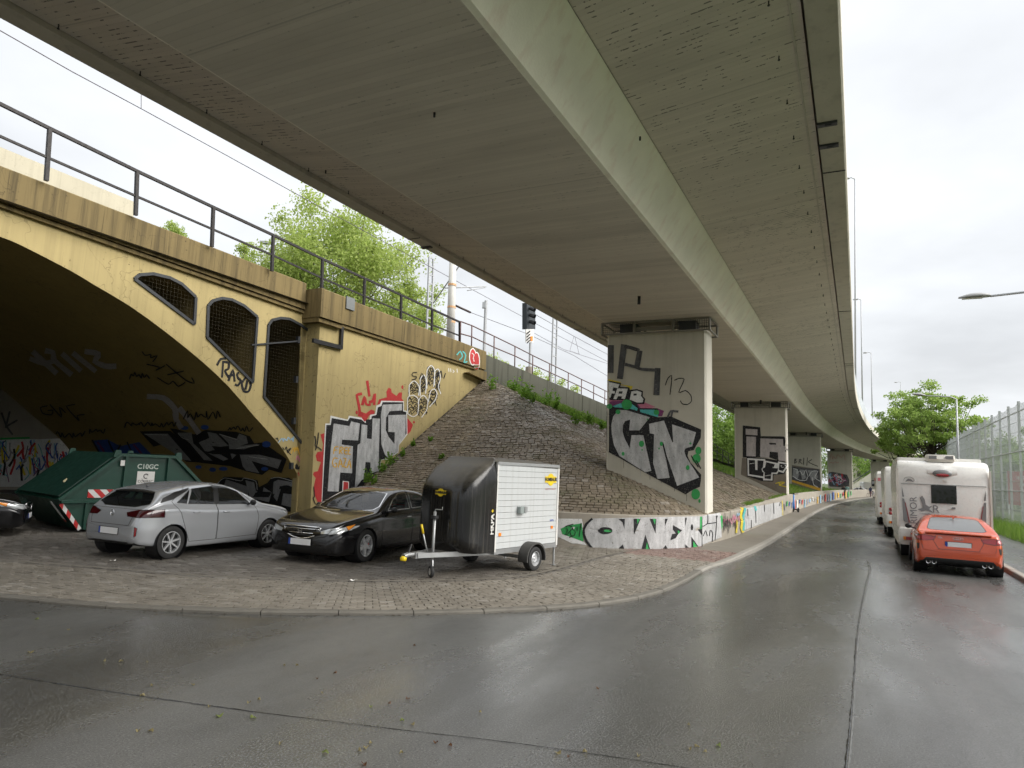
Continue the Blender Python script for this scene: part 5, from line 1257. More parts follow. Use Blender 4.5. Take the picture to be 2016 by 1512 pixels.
hc = R(24.5); rr0 = G(330, 1100, ZP); dC = Vector((math.sin(hc), math.cos(hc), 0)); rC = Vector((dC.y, -dC.x, 0))
cC = rr0 - rC * .80 + dC * (CORSA['fo'] + CORSA['wb'] - CORSA['L'] / 2); cC.z = ZP
corsa = make_car('hatchback_car', fill(CORSA, P_SILVER), P_SILVER, cC, hc, 'silver hatchback parked in front of the green skip under the arch')
mb = MB(); rows = []
for t in range(9):
    y = -.52 + 1.04 * t / 8; c = 1 - (abs(y) / .52) ** 2 * .08
    rows.append([Vector((-1.50, y, 1.276 * (1 - (abs(y) / .52) ** 3 * .022))), Vector((-1.60, y * 1.02, 1.256 - .02 * (abs(y) / .52) ** 2)), Vector((-1.595, y * 1.02, 1.228 - .02 * (abs(y) / .52) ** 2)), Vector((-1.50, y, 1.218))])
mb.grid(rows, wrap=True); mb.build('roof_spoiler', M_TRIM, corsa, smooth=40)
mb = MB(); mb.tube([(-1.30, 0, 1.31), (-1.46, 0, 1.48)], [.006, .003], 6); mb.box((-1.30, 0, 1.315), (.08, .04, .02)); mb.build('aerial', M_TRIM, corsa)
mb = MB(); mb.tube([(-1.985 - .012, .05 * math.cos(t * math.pi / 8), .845 + .05 * math.sin(t * math.pi / 8)) for t in range(16)], .007, 6, closed=True); mb.tube([(-1.998, -.05, .85), (-1.998, 0, .835), (-1.998, .05, .842)], .006, 6); mb.build('badge', M_CHROME, corsa)
plate(corsa, (-2.035, .0, .52), (0, 0, math.pi))
HONDA = dict(L=4.73, wb=2.705, fo=.95, rw=.325, tw=.225, rim='five', caliper=True, archk=1.11, sealw=.02, seal=M_CHROME,
    top=[(0, .60), (.03, .68), (.1, .745), (.3, .815), (.7, .885), (1.1, .935), (1.32, .965), (1.5, 1.05), (1.8, 1.21), (2.1, 1.345), (2.35, 1.41), (2.7, 1.44), (3.1, 1.42), (3.45, 1.35), (3.75, 1.24), (4.02, 1.12), (4.2, 1.075), (4.5, 1.06), (4.62, 1.03), (4.68, .9), (4.73, .65)],
    belt=[(0, .52), (.05, .60), (.2, .69), (.6, .79), (1.2, .88), (1.6, .92), (2.4, .945), (3.2, .975), (3.8, 1.0), (4.2, 1.0), (4.55, .97), (4.66, .85), (4.73, .6)],
    wid=[(0, .60), (.03, .70), (.1, .78), (.25, .845), (.5, .885), (1, .91), (2.4, .92), (3.6, .91), (4.3, .87), (4.55, .82), (4.68, .75), (4.73, .66)],
    bot=[(0, .27), (.06, .20), (.3, .17), (1, .17), (3.4, .17), (4.2, .24), (4.6, .30), (4.73, .4)],
    swin=[[(1.77, .985), (2.68, 1.0), (2.66, 1.355), (2.35, 1.33), (2.05, 1.205)], [(2.78, 1.005), (3.55, 1.03), (3.45, 1.235), (3.2, 1.315), (2.76, 1.356)], [(3.6, 1.035), (3.84, 1.06), (3.52, 1.205)]],
    sideparts=[(('headlamp', M_HEAD), [(.02, .585), (.05, .67), (.32, .735), (.34, .66)]), (('indicator', M_AMBER), [(.33, .66), (.31, .735), (.60, .775), (.44, .70)])],
    doors=[[(1.50, .30), (2.70, .30), (2.72, .96), (2.71, 1.40), (2.34, 1.38), (2.0, 1.24), (1.60, .98), (1.46, .7)], [(2.72, .30), (3.42, .32), (3.60, .60), (3.78, .90), (3.88, 1.06), (3.5, 1.29), (3.15, 1.385), (2.73, 1.40)]],
    topparts=[('windscreen', M_GLASS, [(1.30, 0), (1.33, .35), (1.42, .68), (1.56, .74), (2.10, .575), (2.15, 0), (2.10, -.575), (1.56, -.74), (1.42, -.68), (1.33, -.35)]), ('rear_screen', M_GLASS, [(3.42, 0), (3.46, .52), (3.96, .60), (4.02, 0), (3.96, -.60), (3.46, -.52)]), ('bonnet', None, [(.16, 0), (.22, .45), (.42, .62), (1.28, .72), (1.22, 0), (1.28, -.72), (.42, -.62), (.22, -.45)])],
    frontparts=[('headlamp', M_HEAD, [(.44, .64), (.62, .70), (.88, .745), (.88, .665), (.60, .60), (.47, .585)]), ('headlamp', M_HEAD, [(-.44, .64), (-.62, .70), (-.88, .745), (-.88, .665), (-.60, .60), (-.47, .585)]), ('air_intake', M_TRIM, [(-.5, .36), (.5, .36), (.56, .24), (-.56, .24)])],
    rearparts=[('tail_lamp', M_TAIL, [(.45, .95), (.8, .96), (.8, .83), (.5, .84)]), ('tail_lamp', M_TAIL, [(-.45, .95), (-.8, .96), (-.8, .83), (-.5, .84)])],
    handles=[(2.55, .83), (3.40, .85)], handle_m=M_CHROME, mirror=(1.78, 1.0))
HEADH = R(22) + math.pi; fw0 = G(712, 1106, ZP); dH = Vector((math.sin(HEADH), math.cos(HEADH), 0)); lH = Vector((-dH.y, dH.x, 0))
cH = fw0 - lH * .80 - dH * (HONDA['L'] / 2 - HONDA['fo']); cH.z = ZP
honda = make_car('saloon_car', fill(HONDA, P_BLACKC), P_BLACKC, cH, HEADH, 'black saloon car with chrome grille parked beside the box trailer')
def honda_nose(root):
    x0 = HONDA['L'] / 2
    def nx(y): return x0 - .012 - .10 * (abs(y) / .6) ** 2.2
    fr = [(-.44, .705), (0, .715), (.44, .705), (.37, .565), (.18, .50), (0, .475), (-.18, .50), (-.37, .565)]
    mb = MB(); P = [Vector((nx(y) + .025, y, z)) for y, z in smooth_loop(fr)]; mb.tube(P, .014, 6, closed=True); mb.build('grille_surround', M_CHROME, root, smooth=True)
    mb = MB(); mb.prism([Vector((nx(y) + .012, y, z)) for y, z in fr], (-.05, 0, 0)); mb.build('grille', M_TRIM, root)
    for z, w in ((.665, .40), (.625, .385), (.585, .36), (.545, .27)):
        mb = MB(); mb.tube([(nx(y) + .022, y, z) for y in [-w + 2 * w * k / 8 for k in range(9)]], .011, 6); mb.build('grille_slat', M_CHROME if z in (.665, .585) else M_TRIM, root, smooth=True)
    mb = MB(); X = x0 + .03
    for a, b in (((-.045, .66), (-.03, .57)), ((.045, .66), (.03, .57)), ((-.036, .618), (.036, .618))): mb.bar((X, a[0], a[1]), (X, b[0], b[1]), .015, .012, up=Vector((1, 0, 0)))
    mb.build('badge', M_CHROME, root)
    for s in (1, -1):
        mb = MB(); mb.lathe([(0, .03), (.042, .02), (.05, 0), (.05, -.03)], 14, Matrix.Translation((x0 - .14, s * .66, .315)) @ Matrix.Rotation(math.pi / 2, 4, 'Y')); mb.build('fog_lamp', M_CHROME, root, smooth=True)
        mb = MB(); mb.lathe([(0, .012), (.05, .008), (.06, 0)], 16, Matrix.Translation((x0 - .16, s * .56, .645)) @ Matrix.Rotation(math.pi / 2.3, 4, 'Y') @ Matrix.Rotation(0, 4, 'Z')); mb.build('headlamp_lens', M_GLASS, root, smooth=True)
    plate(root, (x0 + .012, .0, .415), (0, 0, 0))
    mb = MB(); mb.bar((x0 - 1.44, .62, .985), (x0 - 1.30, -.05, .975), .02, .015); mb.bar((x0 - 1.36, .0, .975), (x0 - 1.40, -.6, .985), .02, .015); mb.build('wiper', M_TRIM, root)
def smooth_loop(P):
    n = len(P); out = []
    for i in range(n):
        a, b = Vector(P[i]), Vector(P[(i + 1) % n])
        out += [tuple(a.lerp(b, t)) for t in (.12, .4, .7, .9)]
    return out
honda_nose(honda)
# third car, half outside the picture
hs = R(62); cS = G(-70, 1058, ZP)
dS = Vector((math.sin(hs), math.cos(hs), 0)); rS = Vector((dS.y, -dS.x, 0))
dark = copy_tree(honda); dark.location = cS - rS * .9 - dS * (HONDA['L'] / 2 - HONDA['fo'] - .05); dark.location.z = ZP; dark.rotation_euler = (0, 0, math.pi / 2 - hs)
tag(dark, 'black car cut off by the left picture edge beside the green skip', 'car')
TT = dict(L=4.19, wb=2.505, fo=.86, rw=.335, tw=.245, rim='ten', archk=1.09, tumble=.46,
    top=[(0, .55), (.03, .62), (.12, .70), (.4, .80), (.8, .87), (1.15, .92), (1.3, .96), (1.55, 1.09), (1.85, 1.235), (2.1, 1.31), (2.4, 1.348), (2.7, 1.345), (3.0, 1.305), (3.3, 1.225), (3.6, 1.115), (3.80, 1.03), (3.90, .995), (4.03, .975), (4.10, .955), (4.135, .85), (4.165, .74), (4.19, .60)],
    belt=[(0, .48), (.05, .55), (.2, .63), (.6, .73), (1.2, .85), (1.8, .89), (2.6, .91), (3.2, .93), (3.7, .935), (4.0, .91), (4.1, .87), (4.15, .75), (4.19, .55)],
    wid=[(0, .58), (.03, .68), (.1, .77), (.3, .86), (.6, .90), (.85, .915), (1.5, .885), (2.2, .885), (2.8, .905), (3.3, .922), (3.7, .91), (3.95, .885), (4.08, .855), (4.15, .82), (4.19, .76)],
    bot=[(0, .25), (.06, .18), (.3, .15), (1, .14), (3, .14), (3.8, .19), (4.1, .25), (4.19, .33)],
    swin=[[(1.62, .945), (2.62, .96), (2.58, 1.265), (2.2, 1.25), (1.92, 1.16)], [(2.68, .965), (3.18, .99), (2.95, 1.16), (2.64, 1.26)]],
    sideparts=[(('tail_lamp', M_TAIL), [(3.86, .885), (4.19, .90), (4.19, .79), (3.98, .80)])],
    doors=[[(1.38, .28), (2.62, .28), (2.74, .60), (2.72, .95), (2.62, 1.30), (2.2, 1.285), (1.85, 1.165), (1.45, .92), (1.34, .6)]],
    topparts=[('windscreen', M_GLASS, [(1.26, 0), (1.3, .4), (1.42, .68), (1.52, .70), (2.0, .54), (2.05, 0), (2.0, -.54), (1.52, -.70), (1.42, -.68), (1.3, -.4)]), ('rear_screen', M_GLASSD, [(2.98, 0), (3.02, .44), (3.12, .50), (3.74, .60), (3.80, .53), (3.82, 0), (3.80, -.53), (3.74, -.60), (3.12, -.50), (3.02, -.44)])],
    frontparts=[('headlamp', M_HEAD, [(.42, .64), (.8, .7), (.8, .6), (.5, .56)]), ('headlamp', M_HEAD, [(-.42, .64), (-.8, .7), (-.8, .6), (-.5, .56)])],
    rearparts=[('tail_lamp', M_TAIL, [(.45, .875), (.66, .905), (.92, .90), (.92, .79), (.70, .775), (.50, .80)]), ('tail_lamp', M_TAIL, [(-.45, .875), (-.66, .905), (-.92, .90), (-.92, .79), (-.70, .775), (-.50, .80)]), ('diffuser', M_TRIM, [(-.66, .385), (.66, .385), (.74, .30), (.70, .16), (-.70, .16), (-.74, .30)]), ('bumper_vent', M_TRIM, [(.79, .70), (.845, .69), (.835, .56), (.80, .58)]), ('bumper_vent', M_TRIM, [(-.79, .70), (-.845, .69), (-.835, .56), (-.80, .58)]), ('tailgate', None, [(-.44, .93), (.44, .93), (.50, .78), (.40, .60), (-.40, .60), (-.50, .78)])],
    handles=[(2.42, .80)], mirror=(1.62, .97))
ht = R(28.5); mid = (G(1813, 1120) + G(1956, 1135)) / 2; dT = Vector((math.sin(ht), math.cos(ht), 0)); cT = mid + dT * (TT['fo'] + TT['wb'] - TT['L'] / 2) ; cT.z = 0
tt = make_car('sports_car', fill(TT, P_ORANGE), P_ORANGE, cT, ht, 'orange coupe parked at the right kerb behind the motorhome')
plate(tt, (-2.075, 0, .72), (0, R(8), math.pi))
mb = MB(); mb.grid([[Vector((-1.96 - .012 * math.cos(y * 1.6), y, .978)), Vector((-2.06 + .05 * abs(y) ** 2, y, .985 - .02 * y * y)), Vector((-2.06 + .05 * abs(y) ** 2, y, .965 - .02 * y * y)), Vector((-1.96, y, .955))] for y in [-.66 + .11 * k for k in range(13)]], wrap=True); mb.build('spoiler', P_ORANGE, tt, smooth=40)
for y in (-.62, -.50, .50, .62):
    mb = MB(); mb.lathe([(.036, -.10), (.036, .02), (.046, .025), (.048, 0), (.048, -.10)], 18, Matrix.Translation((-2.05, y, .285)) @ Matrix.Rotation(-math.pi / 2, 4, 'Y')); mb.build('exhaust_pipe', M_CHROME, tt, smooth=40)
for k in range(4):
    mb = MB(); mb.tube([(-2.062, -.072 + .048 * k + .03 * math.cos(t * math.pi / 8), .865 + .03 * math.sin(t * math.pi / 8)) for t in range(16)], .0045, 5, closed=True); mb.build('badge_ring', M_CHROME, tt)
text_obj('badge_letters', 'TTS', .055, M_CHROME, tt, (-2.062, .36, .858), (math.pi / 2, 0, -math.pi / 2), .003)
mb = MB(); mb.prism([(-1.02, 0, 1.30), (-1.16, 0, 1.285), (-1.14, 0, 1.345)], (0, .03, 0)); mb.build('aerial', P_ORANGE, tt)

# ------------------------------------------------------------------ motorhomes
M_STRIPE = plain('grey_decal', (.20, .20, .20), .4); M_DECR = plain('dark_red_decal', (.22, .04, .04), .4); M_DIRTW = plain('grimy_white', (.62, .59, .53), .45, var=.2, sc=3)
def rounded_body(mb, L, W, prof, bev=.07, mi=0):
    """prof: side outline (x,z) counter-clockwise; extruded across with a softened edge"""
    cx = sum(p[0] for p in prof) / len(prof); cz = sum(p[1] for p in prof) / len(prof)
    def inset(k): return [(x - math.copysign(min(abs(x - cx), k), x - cx), z - math.copysign(min(abs(z - cz), k), z - cz)) for x, z in prof]
    lay = [(-W / 2, bev), (-W / 2 + bev * .3, bev * .3), (-W / 2 + bev, 0), (W / 2 - bev, 0), (W / 2 - bev * .3, bev * .3), (W / 2, bev)]
    rows = [[Vector((x, y, z)) for x, z in inset(k)] for y, k in lay]
    mb.grid(rows, wrap=True, mi=mi); mb.add(rows[0], [tuple(range(len(prof)))], mi); mb.add(rows[-1], [tuple(range(len(prof) - 1, -1, -1))], mi)
def motorhome(loc, heading, label, W=2.22, H=2.78, full=True, red=False):
    root = empty('motorhome', loc, math.pi / 2 - heading, label, 'motorhome', 'motorhomes parked along the right kerb')
    mb = MB(); rounded_body(mb, 6, W, [(-3.0, .55), (-3.04, 1.2), (-3.04, 2.30), (-2.98, 2.62), (-2.86, H - .05), (-2.6, H), (2.0, H), (2.6, H - .25), (2.75, H - .8), (2.0, 1.7), (2.0, .5)], .09); mb.build('body', M_WHITEP, root, smooth=35)
    mb = MB(); rounded_body(mb, 3, 1.95, [(1.9, .4), (1.9, 1.95), (2.3, 1.9), (2.75, 1.35), (3.3, 1.15), (3.4, .9), (3.4, .4)], .08); mb.build('cab', M_WHITEP, root, smooth=35)
    mb = MB(); rounded_body(mb, 1, W - .02, [(-3.13, .42), (-3.16, .60), (-3.12, .86), (-3.03, .90), (-2.4, .72), (-2.4, .42)], .08); mb.build('rear_bumper', M_WHITEP, root, smooth=35)
    for s in (1, -1):
        mb = MB(); mb.box((-.2, s * (W / 2 - .06), .52), (4.0, .05, .34)); mb.build('side_skirt', M_DIRTW, root)
        for x in (-1.6, 2.5): wheel(root, x, s * (W / 2 - .20), .335, .215, s, 'steel')
        x = -3.165
        mb = MB(); mb.box((x, s * (W / 2 - .30), .60), (.03, .42, .12)); hl = mb.build('tail_lamp_frame', M_DIRTW, root)
        mb = MB(); mb.box((x - .012, s * (W / 2 - .30 + s * 0) , .60), (.02, .24, .09)); mb.build('tail_lamp', M_TAIL, root)
        mb = MB(); mb.box((x - .012, s * (W / 2 - .15), .60), (.02, .06, .09)); mb.build('indicator', M_AMBER, root)
        mb = MB(); mb.bar((-3.03, s * (W / 2 - .005), .9), (-3.03, s * (W / 2 - .005), 2.55), .05, .05); mb.build('corner_trim', M_DIRTW, root)
    if full:
        x = -3.05
        mb = MB(); mb.box((x, -.02, 1.86), (.03, .60, .50)); w = mb.build('rear_window', plain('black_acrylic', (.008, .009, .01), .08), root)
        mb = MB(); mb.box((x - .004, 0, 2.12), (.012, W - .2, .014)); mb.build('panel_seam', M_STRIPE, root)
        for s in (1, -1):
            mb = MB(); a = s * (W / 2 - .12)
            mb.prism([(x, a, 2.02), (x, a - s * .05, 1.75), (x, a - s * .03, 1.74), (x, a, 1.75)], (-.006, 0, 0)); mb.prism([(x, a, 1.70), (x, a - s * .05, 1.69), (x, a - s * .17, .98), (x, a - s * .02, 1.08)], (-.006, 0, 0)); mb.build('stripe_decal', M_STRIPE, root)
            mb = MB(); mb.prism([(x, a - s * .06, 1.60), (x, a - s * .085, 1.58), (x, a - s * .175, 1.06), (x, a - s * .16, 1.0)], (-.009, 0, 0)); mb.build('stripe_decal', M_DECR, root)
        # light pod below the roof edge
        mb = MB(); mb.grid([[Vector((-2.93 - .10 * math.sin(t) - .06 * (1 - abs(v)), v * .36 * (.55 + .45 * math.sin(t * .5 + .75)), H - .52 + .40 * (t / math.pi))) for t in [math.pi * k / 8 for k in range(9)]] for v in [-1 + .2 * j for j in range(11)]]); mb.build('lamp_pod', M_WHITEP, root, smooth=True)
        mb = MB(); mb.lathe([(0, .012), (.12, .008), (.155, 0)], 20, Matrix.Translation((-3.118, 0, H - .385)) @ Matrix.Rotation(-math.pi / 2, 4, 'Y') @ Matrix.Diagonal((.28, 1, 1, 1))); mb.build('brake_lamp', M_TAIL, root, smooth=True)
        mb = MB(); mb.lathe([(0, .016), (.18, .012), (.235, -.05)], 20, Matrix.Translation((-3.105, 0, H - .34)) @ Matrix.Rotation(-math.pi / 2, 4, 'Y') @ Matrix.Diagonal((.46, 1, 1, 1))); mb.build('pod_grille', M_STRIPE, root, smooth=True)
        mb = MB(); mb.box((x - .02, -.07, 2.24), (.05, .08, .05)); mb.build('rear_camera', M_WHITEP, root)
        mb = MB(); mb.box((x - .01, -.24, 1.50), (.03, .08, .05)); mb.build('latch', M_STRIPE, root)
        # roof: air conditioner, side rails
        mb = MB(); rounded_body(mb, 1, .68, [(-2.8, H - .02), (-2.84, H + .06), (-2.78, H + .19), (-2.0, H + .21), (-1.9, H + .02)], .05); ac = mb.build('air_conditioner', M_DIRTW, root, smooth=40)
        for y in (-.2, .2): 
            mb = MB(); mb.box((-2.83, y, H + .11), (.03, .19, .09)); mb.build('vent', M_STRIPE, ac)
        mb = MB(); rounded_body(mb, 1, W - .1, [(-1.9, H - .02), (-1.9, H + .12), (1.8, H + .12), (2.0, H - .02)], .04); mb.build('roof_cap', M_WHITEP, root, smooth=40)
        # lettering and bird emblem
        text_obj('lettering', 'RIMOR', .25, M_STRIPE, root, (x - .005, W / 2 - .40, 1.38), (math.pi / 2, -math.pi / 2, -math.pi / 2), .002)
        text_obj('lettering', 'R', .30, M_STRIPE, root, (x - .005, .18, 1.44), (math.pi / 2, 0, -math.pi / 2), .002)
        mb = MB()
        for poly in ([(.62, 1.42), (.50, 1.46), (.50, 1.56), (.56, 1.74), (.50, 1.80), (.44, 1.70), (.42, 1.56), (.34, 1.50), (.26, 1.54), (.34, 1.44), (.24, 1.34), (.42, 1.40), (.52, 1.36)], [(.60, 1.30), (.20, 1.26), (.34, 1.32)]):
            mb.prism([(x - .004, y, z) for y, z in poly], (-.004, 0, 0))
        mb.build('emblem', M_STRIPE, root)
        mb = MB(); mb.tube([(x - .004, W / 2 - .30 + .13 * math.cos(t), 2.20 + .11 * math.sin(t)) for t in [math.pi * k / 10 for k in range(11)]], .006, 5); mb.prism([(x - .004, W / 2 - .42, 2.17), (x - .004, W / 2 - .36, 2.24), (x - .004, W / 2 - .28, 2.26), (x - .004, W / 2 - .20, 2.17), (x - .004, W / 2 - .30, 2.20)], (-.004, 0, 0)); mb.build('emblem', M_STRIPE, root)
    else:
        for s in (1, -1):
            for z in (.95, 1.1):
                mb = MB(); mb.lathe([(0, .03), (.06, .02), (.07, 0)], 14, Matrix.Translation((-3.05, s * (W / 2 - .18), z)) @ Matrix.Rotation(-math.pi / 2, 4, 'Y')); mb.build('tail_lamp', M_TAIL, root, smooth=True)
        if red:
            mb = MB(); mb.box((-3.05, 0, H - .42), (.02, W - .1, .16)); mb.build('stripe_decal', plain('pale_red_stripe', (.55, .16, .18), .4), root)
            mb = MB(); mb.box((0, W / 2 + .003, H - .42), (5.4, .01, .16)); mb.build('stripe_decal', plain('pale_red_stripe', (.55, .16, .18), .4), root)
    return root
hm = R(27.5)
motorhome(AL(25.6, 2.12), hm, 'white motorhome with RIMOR lettering parked in front of the orange coupe')
motorhome(AL(34.5, 2.05), R(27), 'white motorhome second in the row with only its left rear edge showing', 2.2, 2.80, False)
motorhome(AL(43.6, 1.95), R(27), 'white motorhome farthest in the row with a pale red stripe', 2.2, 2.75, False, True)
# ------------------------------------------------------------------ box trailer
def mat_dusty_black(name):
    t = NT(name); v = t.pos('obj'); sp = t.n('ShaderNodeSeparateXYZ'); t.l(v, sp.inputs[0])
    st = t.noise(t.scale(v, (26, 26, .7)), 1.0, 4, .65); g = t.n('ShaderNodeNewGeometry'); gs = t.n('ShaderNodeSeparateXYZ'); t.l(g.outputs['Normal'], gs.inputs[0])
    f = t.math('MULTIPLY', t.rng(st, .52, .78, 0, 1), .24)
    up = t.math('MULTIPLY', t.rng(gs.outputs[2], .25, .85, 0, 1), t.rng(t.noise(v, 7, 4), .25, .7, .35, .85))
    f = t.math('MAXIMUM', f, up); c = t.mix(f, (.011, .011, .011), (.17, .155, .125)); t.set(c, t.rng(f, 0, 1, .18, .75), 0, .5); return t.m
M_NOSE = mat_dusty_black('dusty_black_plastic'); M_PLANK = plain('grey_white_plank', (.60, .615, .615), .45, .1, .08, 3)
def mat_plank():
    t = NT('aluminium_plank'); v = t.pos('obj'); st = t.noise(t.scale(v, (14, 14, .9)), 1.0, 4, .6)
    c = t.mix(t.rng(st, .5, .75, 0, .35), (.57, .59, .59), (.36, .35, .32)); t.set(c, .4, .1, .5); return t.m
M_PLANK = mat_plank(); M_YELB = plain('badge_yellow', (.80, .58, .02), .4); M_ORL = plain('orange_reflector', (.85, .24, .02), .25)
ta = R(36 + 180); dTr = Vector((math.sin(ta), math.cos(ta), 0)); lTr = Vector((-dTr.y, dTr.x, 0)); cTr = G(1047, 1123, ZP) - lTr * .79; cTr.z = ZP
tr = empty('box_trailer', cTr, math.pi / 2 - ta, 'box trailer with black rounded front and white plank sides on the pavers', 'trailer')
X0, X1, YW, Z0, Z1 = -1.10, 1.12, .66, .42, 2.10
rows = []
for k in range(25):
    z = Z0 + (2.17 - Z0) * k / 24; kk = 1.0 if z < 1.30 else max(.02, 1 - ((z - 1.30) / .84) ** 3.0); ys = 1 - .10 * max(0, (z - 1.75) / .35) ** 2; bt = 1 - .25 * max(0, (.62 - z) / .2) ** 2
    row = []
    for j in range(33):
        ph = -math.pi / 2 + math.pi * j / 32; s_, c_ = math.sin(ph), math.cos(ph)
        rib = -.018 * math.exp(-((abs(s_) - .32) / .07) ** 2)
        row.append(Vector((X1 + (.86 + rib) * kk * bt * abs(c_) ** .42, math.copysign(abs(s_) ** .50, s_) * (YW + .015) * ys, z + .02 * c_ * (z > 1.9))))
    rows.append(row)
mb = MB(); mb.grid(rows); mb.add(rows[0], [tuple(range(33))]); mb.build('nose_cap', M_NOSE, tr, smooth=40)
rows = []
for i in range(13):
    x = X1 + .02 - (X1 - X0 + .05) * i / 12; row = []
    for j in range(25):
        v = -1 + 2 * j / 24; rib = .03 * (math.exp(-((abs(v) - .45) / .10) ** 2)) * min(1, i / 2)
        row.append(Vector((x, v * (YW + .02), 2.07 + .11 * (1 - abs(v) ** 5) - .05 * max(0, i - 9) ** 1.5 / 5 * (1 - abs(v)) + rib - .03 * (i / 12))))
    rows.append(row)
mb = MB(); mb.grid(rows); mb.build('roof', M_NOSE, tr, smooth=40)
mb = MB(); mb.box(((X0 + X1) / 2, 0, Z0 + .8), (X1 - X0 - .02, 2 * YW - .07, Z1 - Z0 - .04)); mb.build('inner_box', M_DKFR, tr)
np_ = 14; ph_ = (Z1 - .04 - (Z0 + .05)) / np_
mb = MB(); mb.box((0, 0, 0), (X1 - X0 - .07, .028, ph_ - .006)); plank_me = mb.mesh('side_plank', M_PLANK)
for s in (1, -1):
    for k in range(np_):
        o = link('side_plank', plank_me, tr); o.location = ((X0 + X1) / 2, s * (YW - .014 + random.uniform(-.001, .001)), Z0 + .05 + ph_ * (k + .5))
    for x, w_ in ((X0 + .02, .05), (X1 - .015, .045)):
        mb = MB(); mb.box((x, s * (YW - .008), (Z0 + Z1) / 2), (w_, .045, Z1 - Z0)); mb.build('corner_post', M_WHITEP, tr)
    mb = MB(); mb.box(((X0 + X1) / 2, s * (YW + .002), Z1 - .012), (X1 - X0, .04, .06)); mb.build('gutter_rail', M_GALV, tr)
    mb = MB(); mb.box(((X0 + X1) / 2, s * (YW - .02), Z0 + .0), (X1 - X0, .06, .09)); mb.build('chassis_beam', M_GALV, tr)
    wheel(tr, 0, s * (YW + .13), .235, .165, s, 'steel')
    mb = MB(); rr_ = []
    for k in range(17):
        t = math.pi * (k / 16) * 1.12 - .19
        rr_.append([Vector((.34 * math.cos(t), s * y, .235 + .325 * math.sin(t) * (1 if math.sin(t) > 0 else .7))) for y in (YW + .01, YW + .20, YW + .235)] + [Vector((.31 * math.cos(t), s * (YW + .235), .235 + .29 * math.sin(t))), Vector((.31 * math.cos(t), s * (YW + .01), .235 + .29 * math.sin(t)))])
    mb.grid(rr_, wrap=True); mb.add(rr_[0], [(0, 1, 2, 3, 4)]); mb.add(rr_[-1], [(4, 3, 2, 1, 0)]); mb.build('mudguard', plain('grey_mudguard', (.055, .053, .05), .65), tr, smooth=40)
    mb = MB(); mb.bar((X1 - .2, s * (YW - .06), .40), (2.55, s * .05, .40), .05, .085); mb.build('drawbar', M_GALV, tr)
    mb = MB(); mb.tube([(X0 + .06, s * (YW - .02), .40), (X0 + .06, s * (YW - .02), .0)], .022, 8); mb.box((X0 + .06, s * (YW - .02), .005), (.09, .09, .01)); mb.build('prop_stand', M_GALV, tr)
    mb = MB(); mb.bar((X0 - .03, s * (YW - .03), .42), (X0 - .03, s * (YW - .03), 1.0), .05, .05); mb.build('ramp_strut', M_GALV, tr)
mb = MB(); mb.bar((.0, -YW, .235), (0, YW, .235), .06); mb.build('axle', M_GALV, tr)
mb = MB(); mb.box((X0 - .02, 0, (Z0 + Z1) / 2), (.05, 2 * YW - .04, Z1 - Z0)); mb.build('rear_ramp', M_WHITEP, tr)
mb = MB(); mb.box((2.48, 0, .40), (.22, .11, .10)); mb.tube([(2.58, 0, .42), (2.74, 0, .42), (2.84, 0, .40)], [.035, .045, .05], 10); cp = mb.build('coupling', M_GALV, tr, smooth=40)
mb = MB(); mb.lathe([(0, -.05), (.055, -.05), (.06, 0), (.03, .03)], 12, Matrix.Translation((2.84, 0, .38))); mb.build('soft_dock', M_YELB, cp, smooth=True)
mb = MB(); mb.tube([(2.72, 0, .46), (2.66, 0, .60)], .018, 8); mb.build('coupling_handle', M_BLACK, cp)
mb = MB(); mb.tube([(2.30, .07, .42), (2.36, .07, .56), (2.46, .07, .80)], .013, 8); hb = mb.build('handbrake', M_GALV, tr, smooth=True)
mb = MB(); mb.tube([(2.45, .07, .78), (2.51, .07, .94)], .021, 8); mb.build('brake_grip', M_YELB, hb, smooth=True)
mb = MB(); mb.tube([(2.20, .10, .10), (2.20, .10, 1.16)], .028, 10); jw = mb.build('jockey_stem', M_GALV, tr, smooth=True)
mb = MB(); mb.lathe([(.0, .0), (.075, 0), (.075, .05), (0, .05)], 14, Matrix.Translation((2.20, .10, 1.04))); mb.build('stem_collar', M_BLACK, jw)
mb = MB(); mb.tube([(2.20, .10, 1.16), (2.20, .10, 1.20), (2.12, .20, 1.20), (2.12, .20, 1.25)], .010, 6); mb.build('crank', M_GALV, jw)
M = Matrix.Translation((2.24, .12, .105)) @ Matrix.Rotation(R(60), 4, 'Z') @ Matrix.Rotation(math.pi / 2, 4, 'X')
mb = MB(); mb.lathe([(.06, -.028), (.095, -.03), (.105, -.015), (.105, .015), (.095, .03), (.06, .028)], 20, M); w_ = mb.build('jockey_wheel', M_RUBBER, tr, smooth=40)
mb = MB(); mb.lathe([(0, -.02), (.062, -.025), (.062, .025), (0, .02)], 16, M); mb.build('rim', M_WHITEP, w_, smooth=40)
mb = MB(); mb.tube([(2.20, .10, .34), (2.22, .13, .24), (2.25, .15, .11)], .016, 8); mb.build('jockey_fork', M_GALV, jw)
for x, z in ((X1 - .16, .74), (X0 + .22, .80)):
    mb = MB(); mb.box((x, YW + .006, z), (.07, .018, .06)); mb.build('side_reflector', M_ORL, tr)
mb = MB(); mb.box((.32, YW + .045, 1.19), (.20, .09, .13)); mb.build('lock_box', plain('zinc_box', (.30, .34, .33), .5, .3), tr)
mb = MB(); mb.box((.24, YW + .075, 1.20), (.09, .05, .11)); mb.build('lock_box_lid', M_GALV, tr)
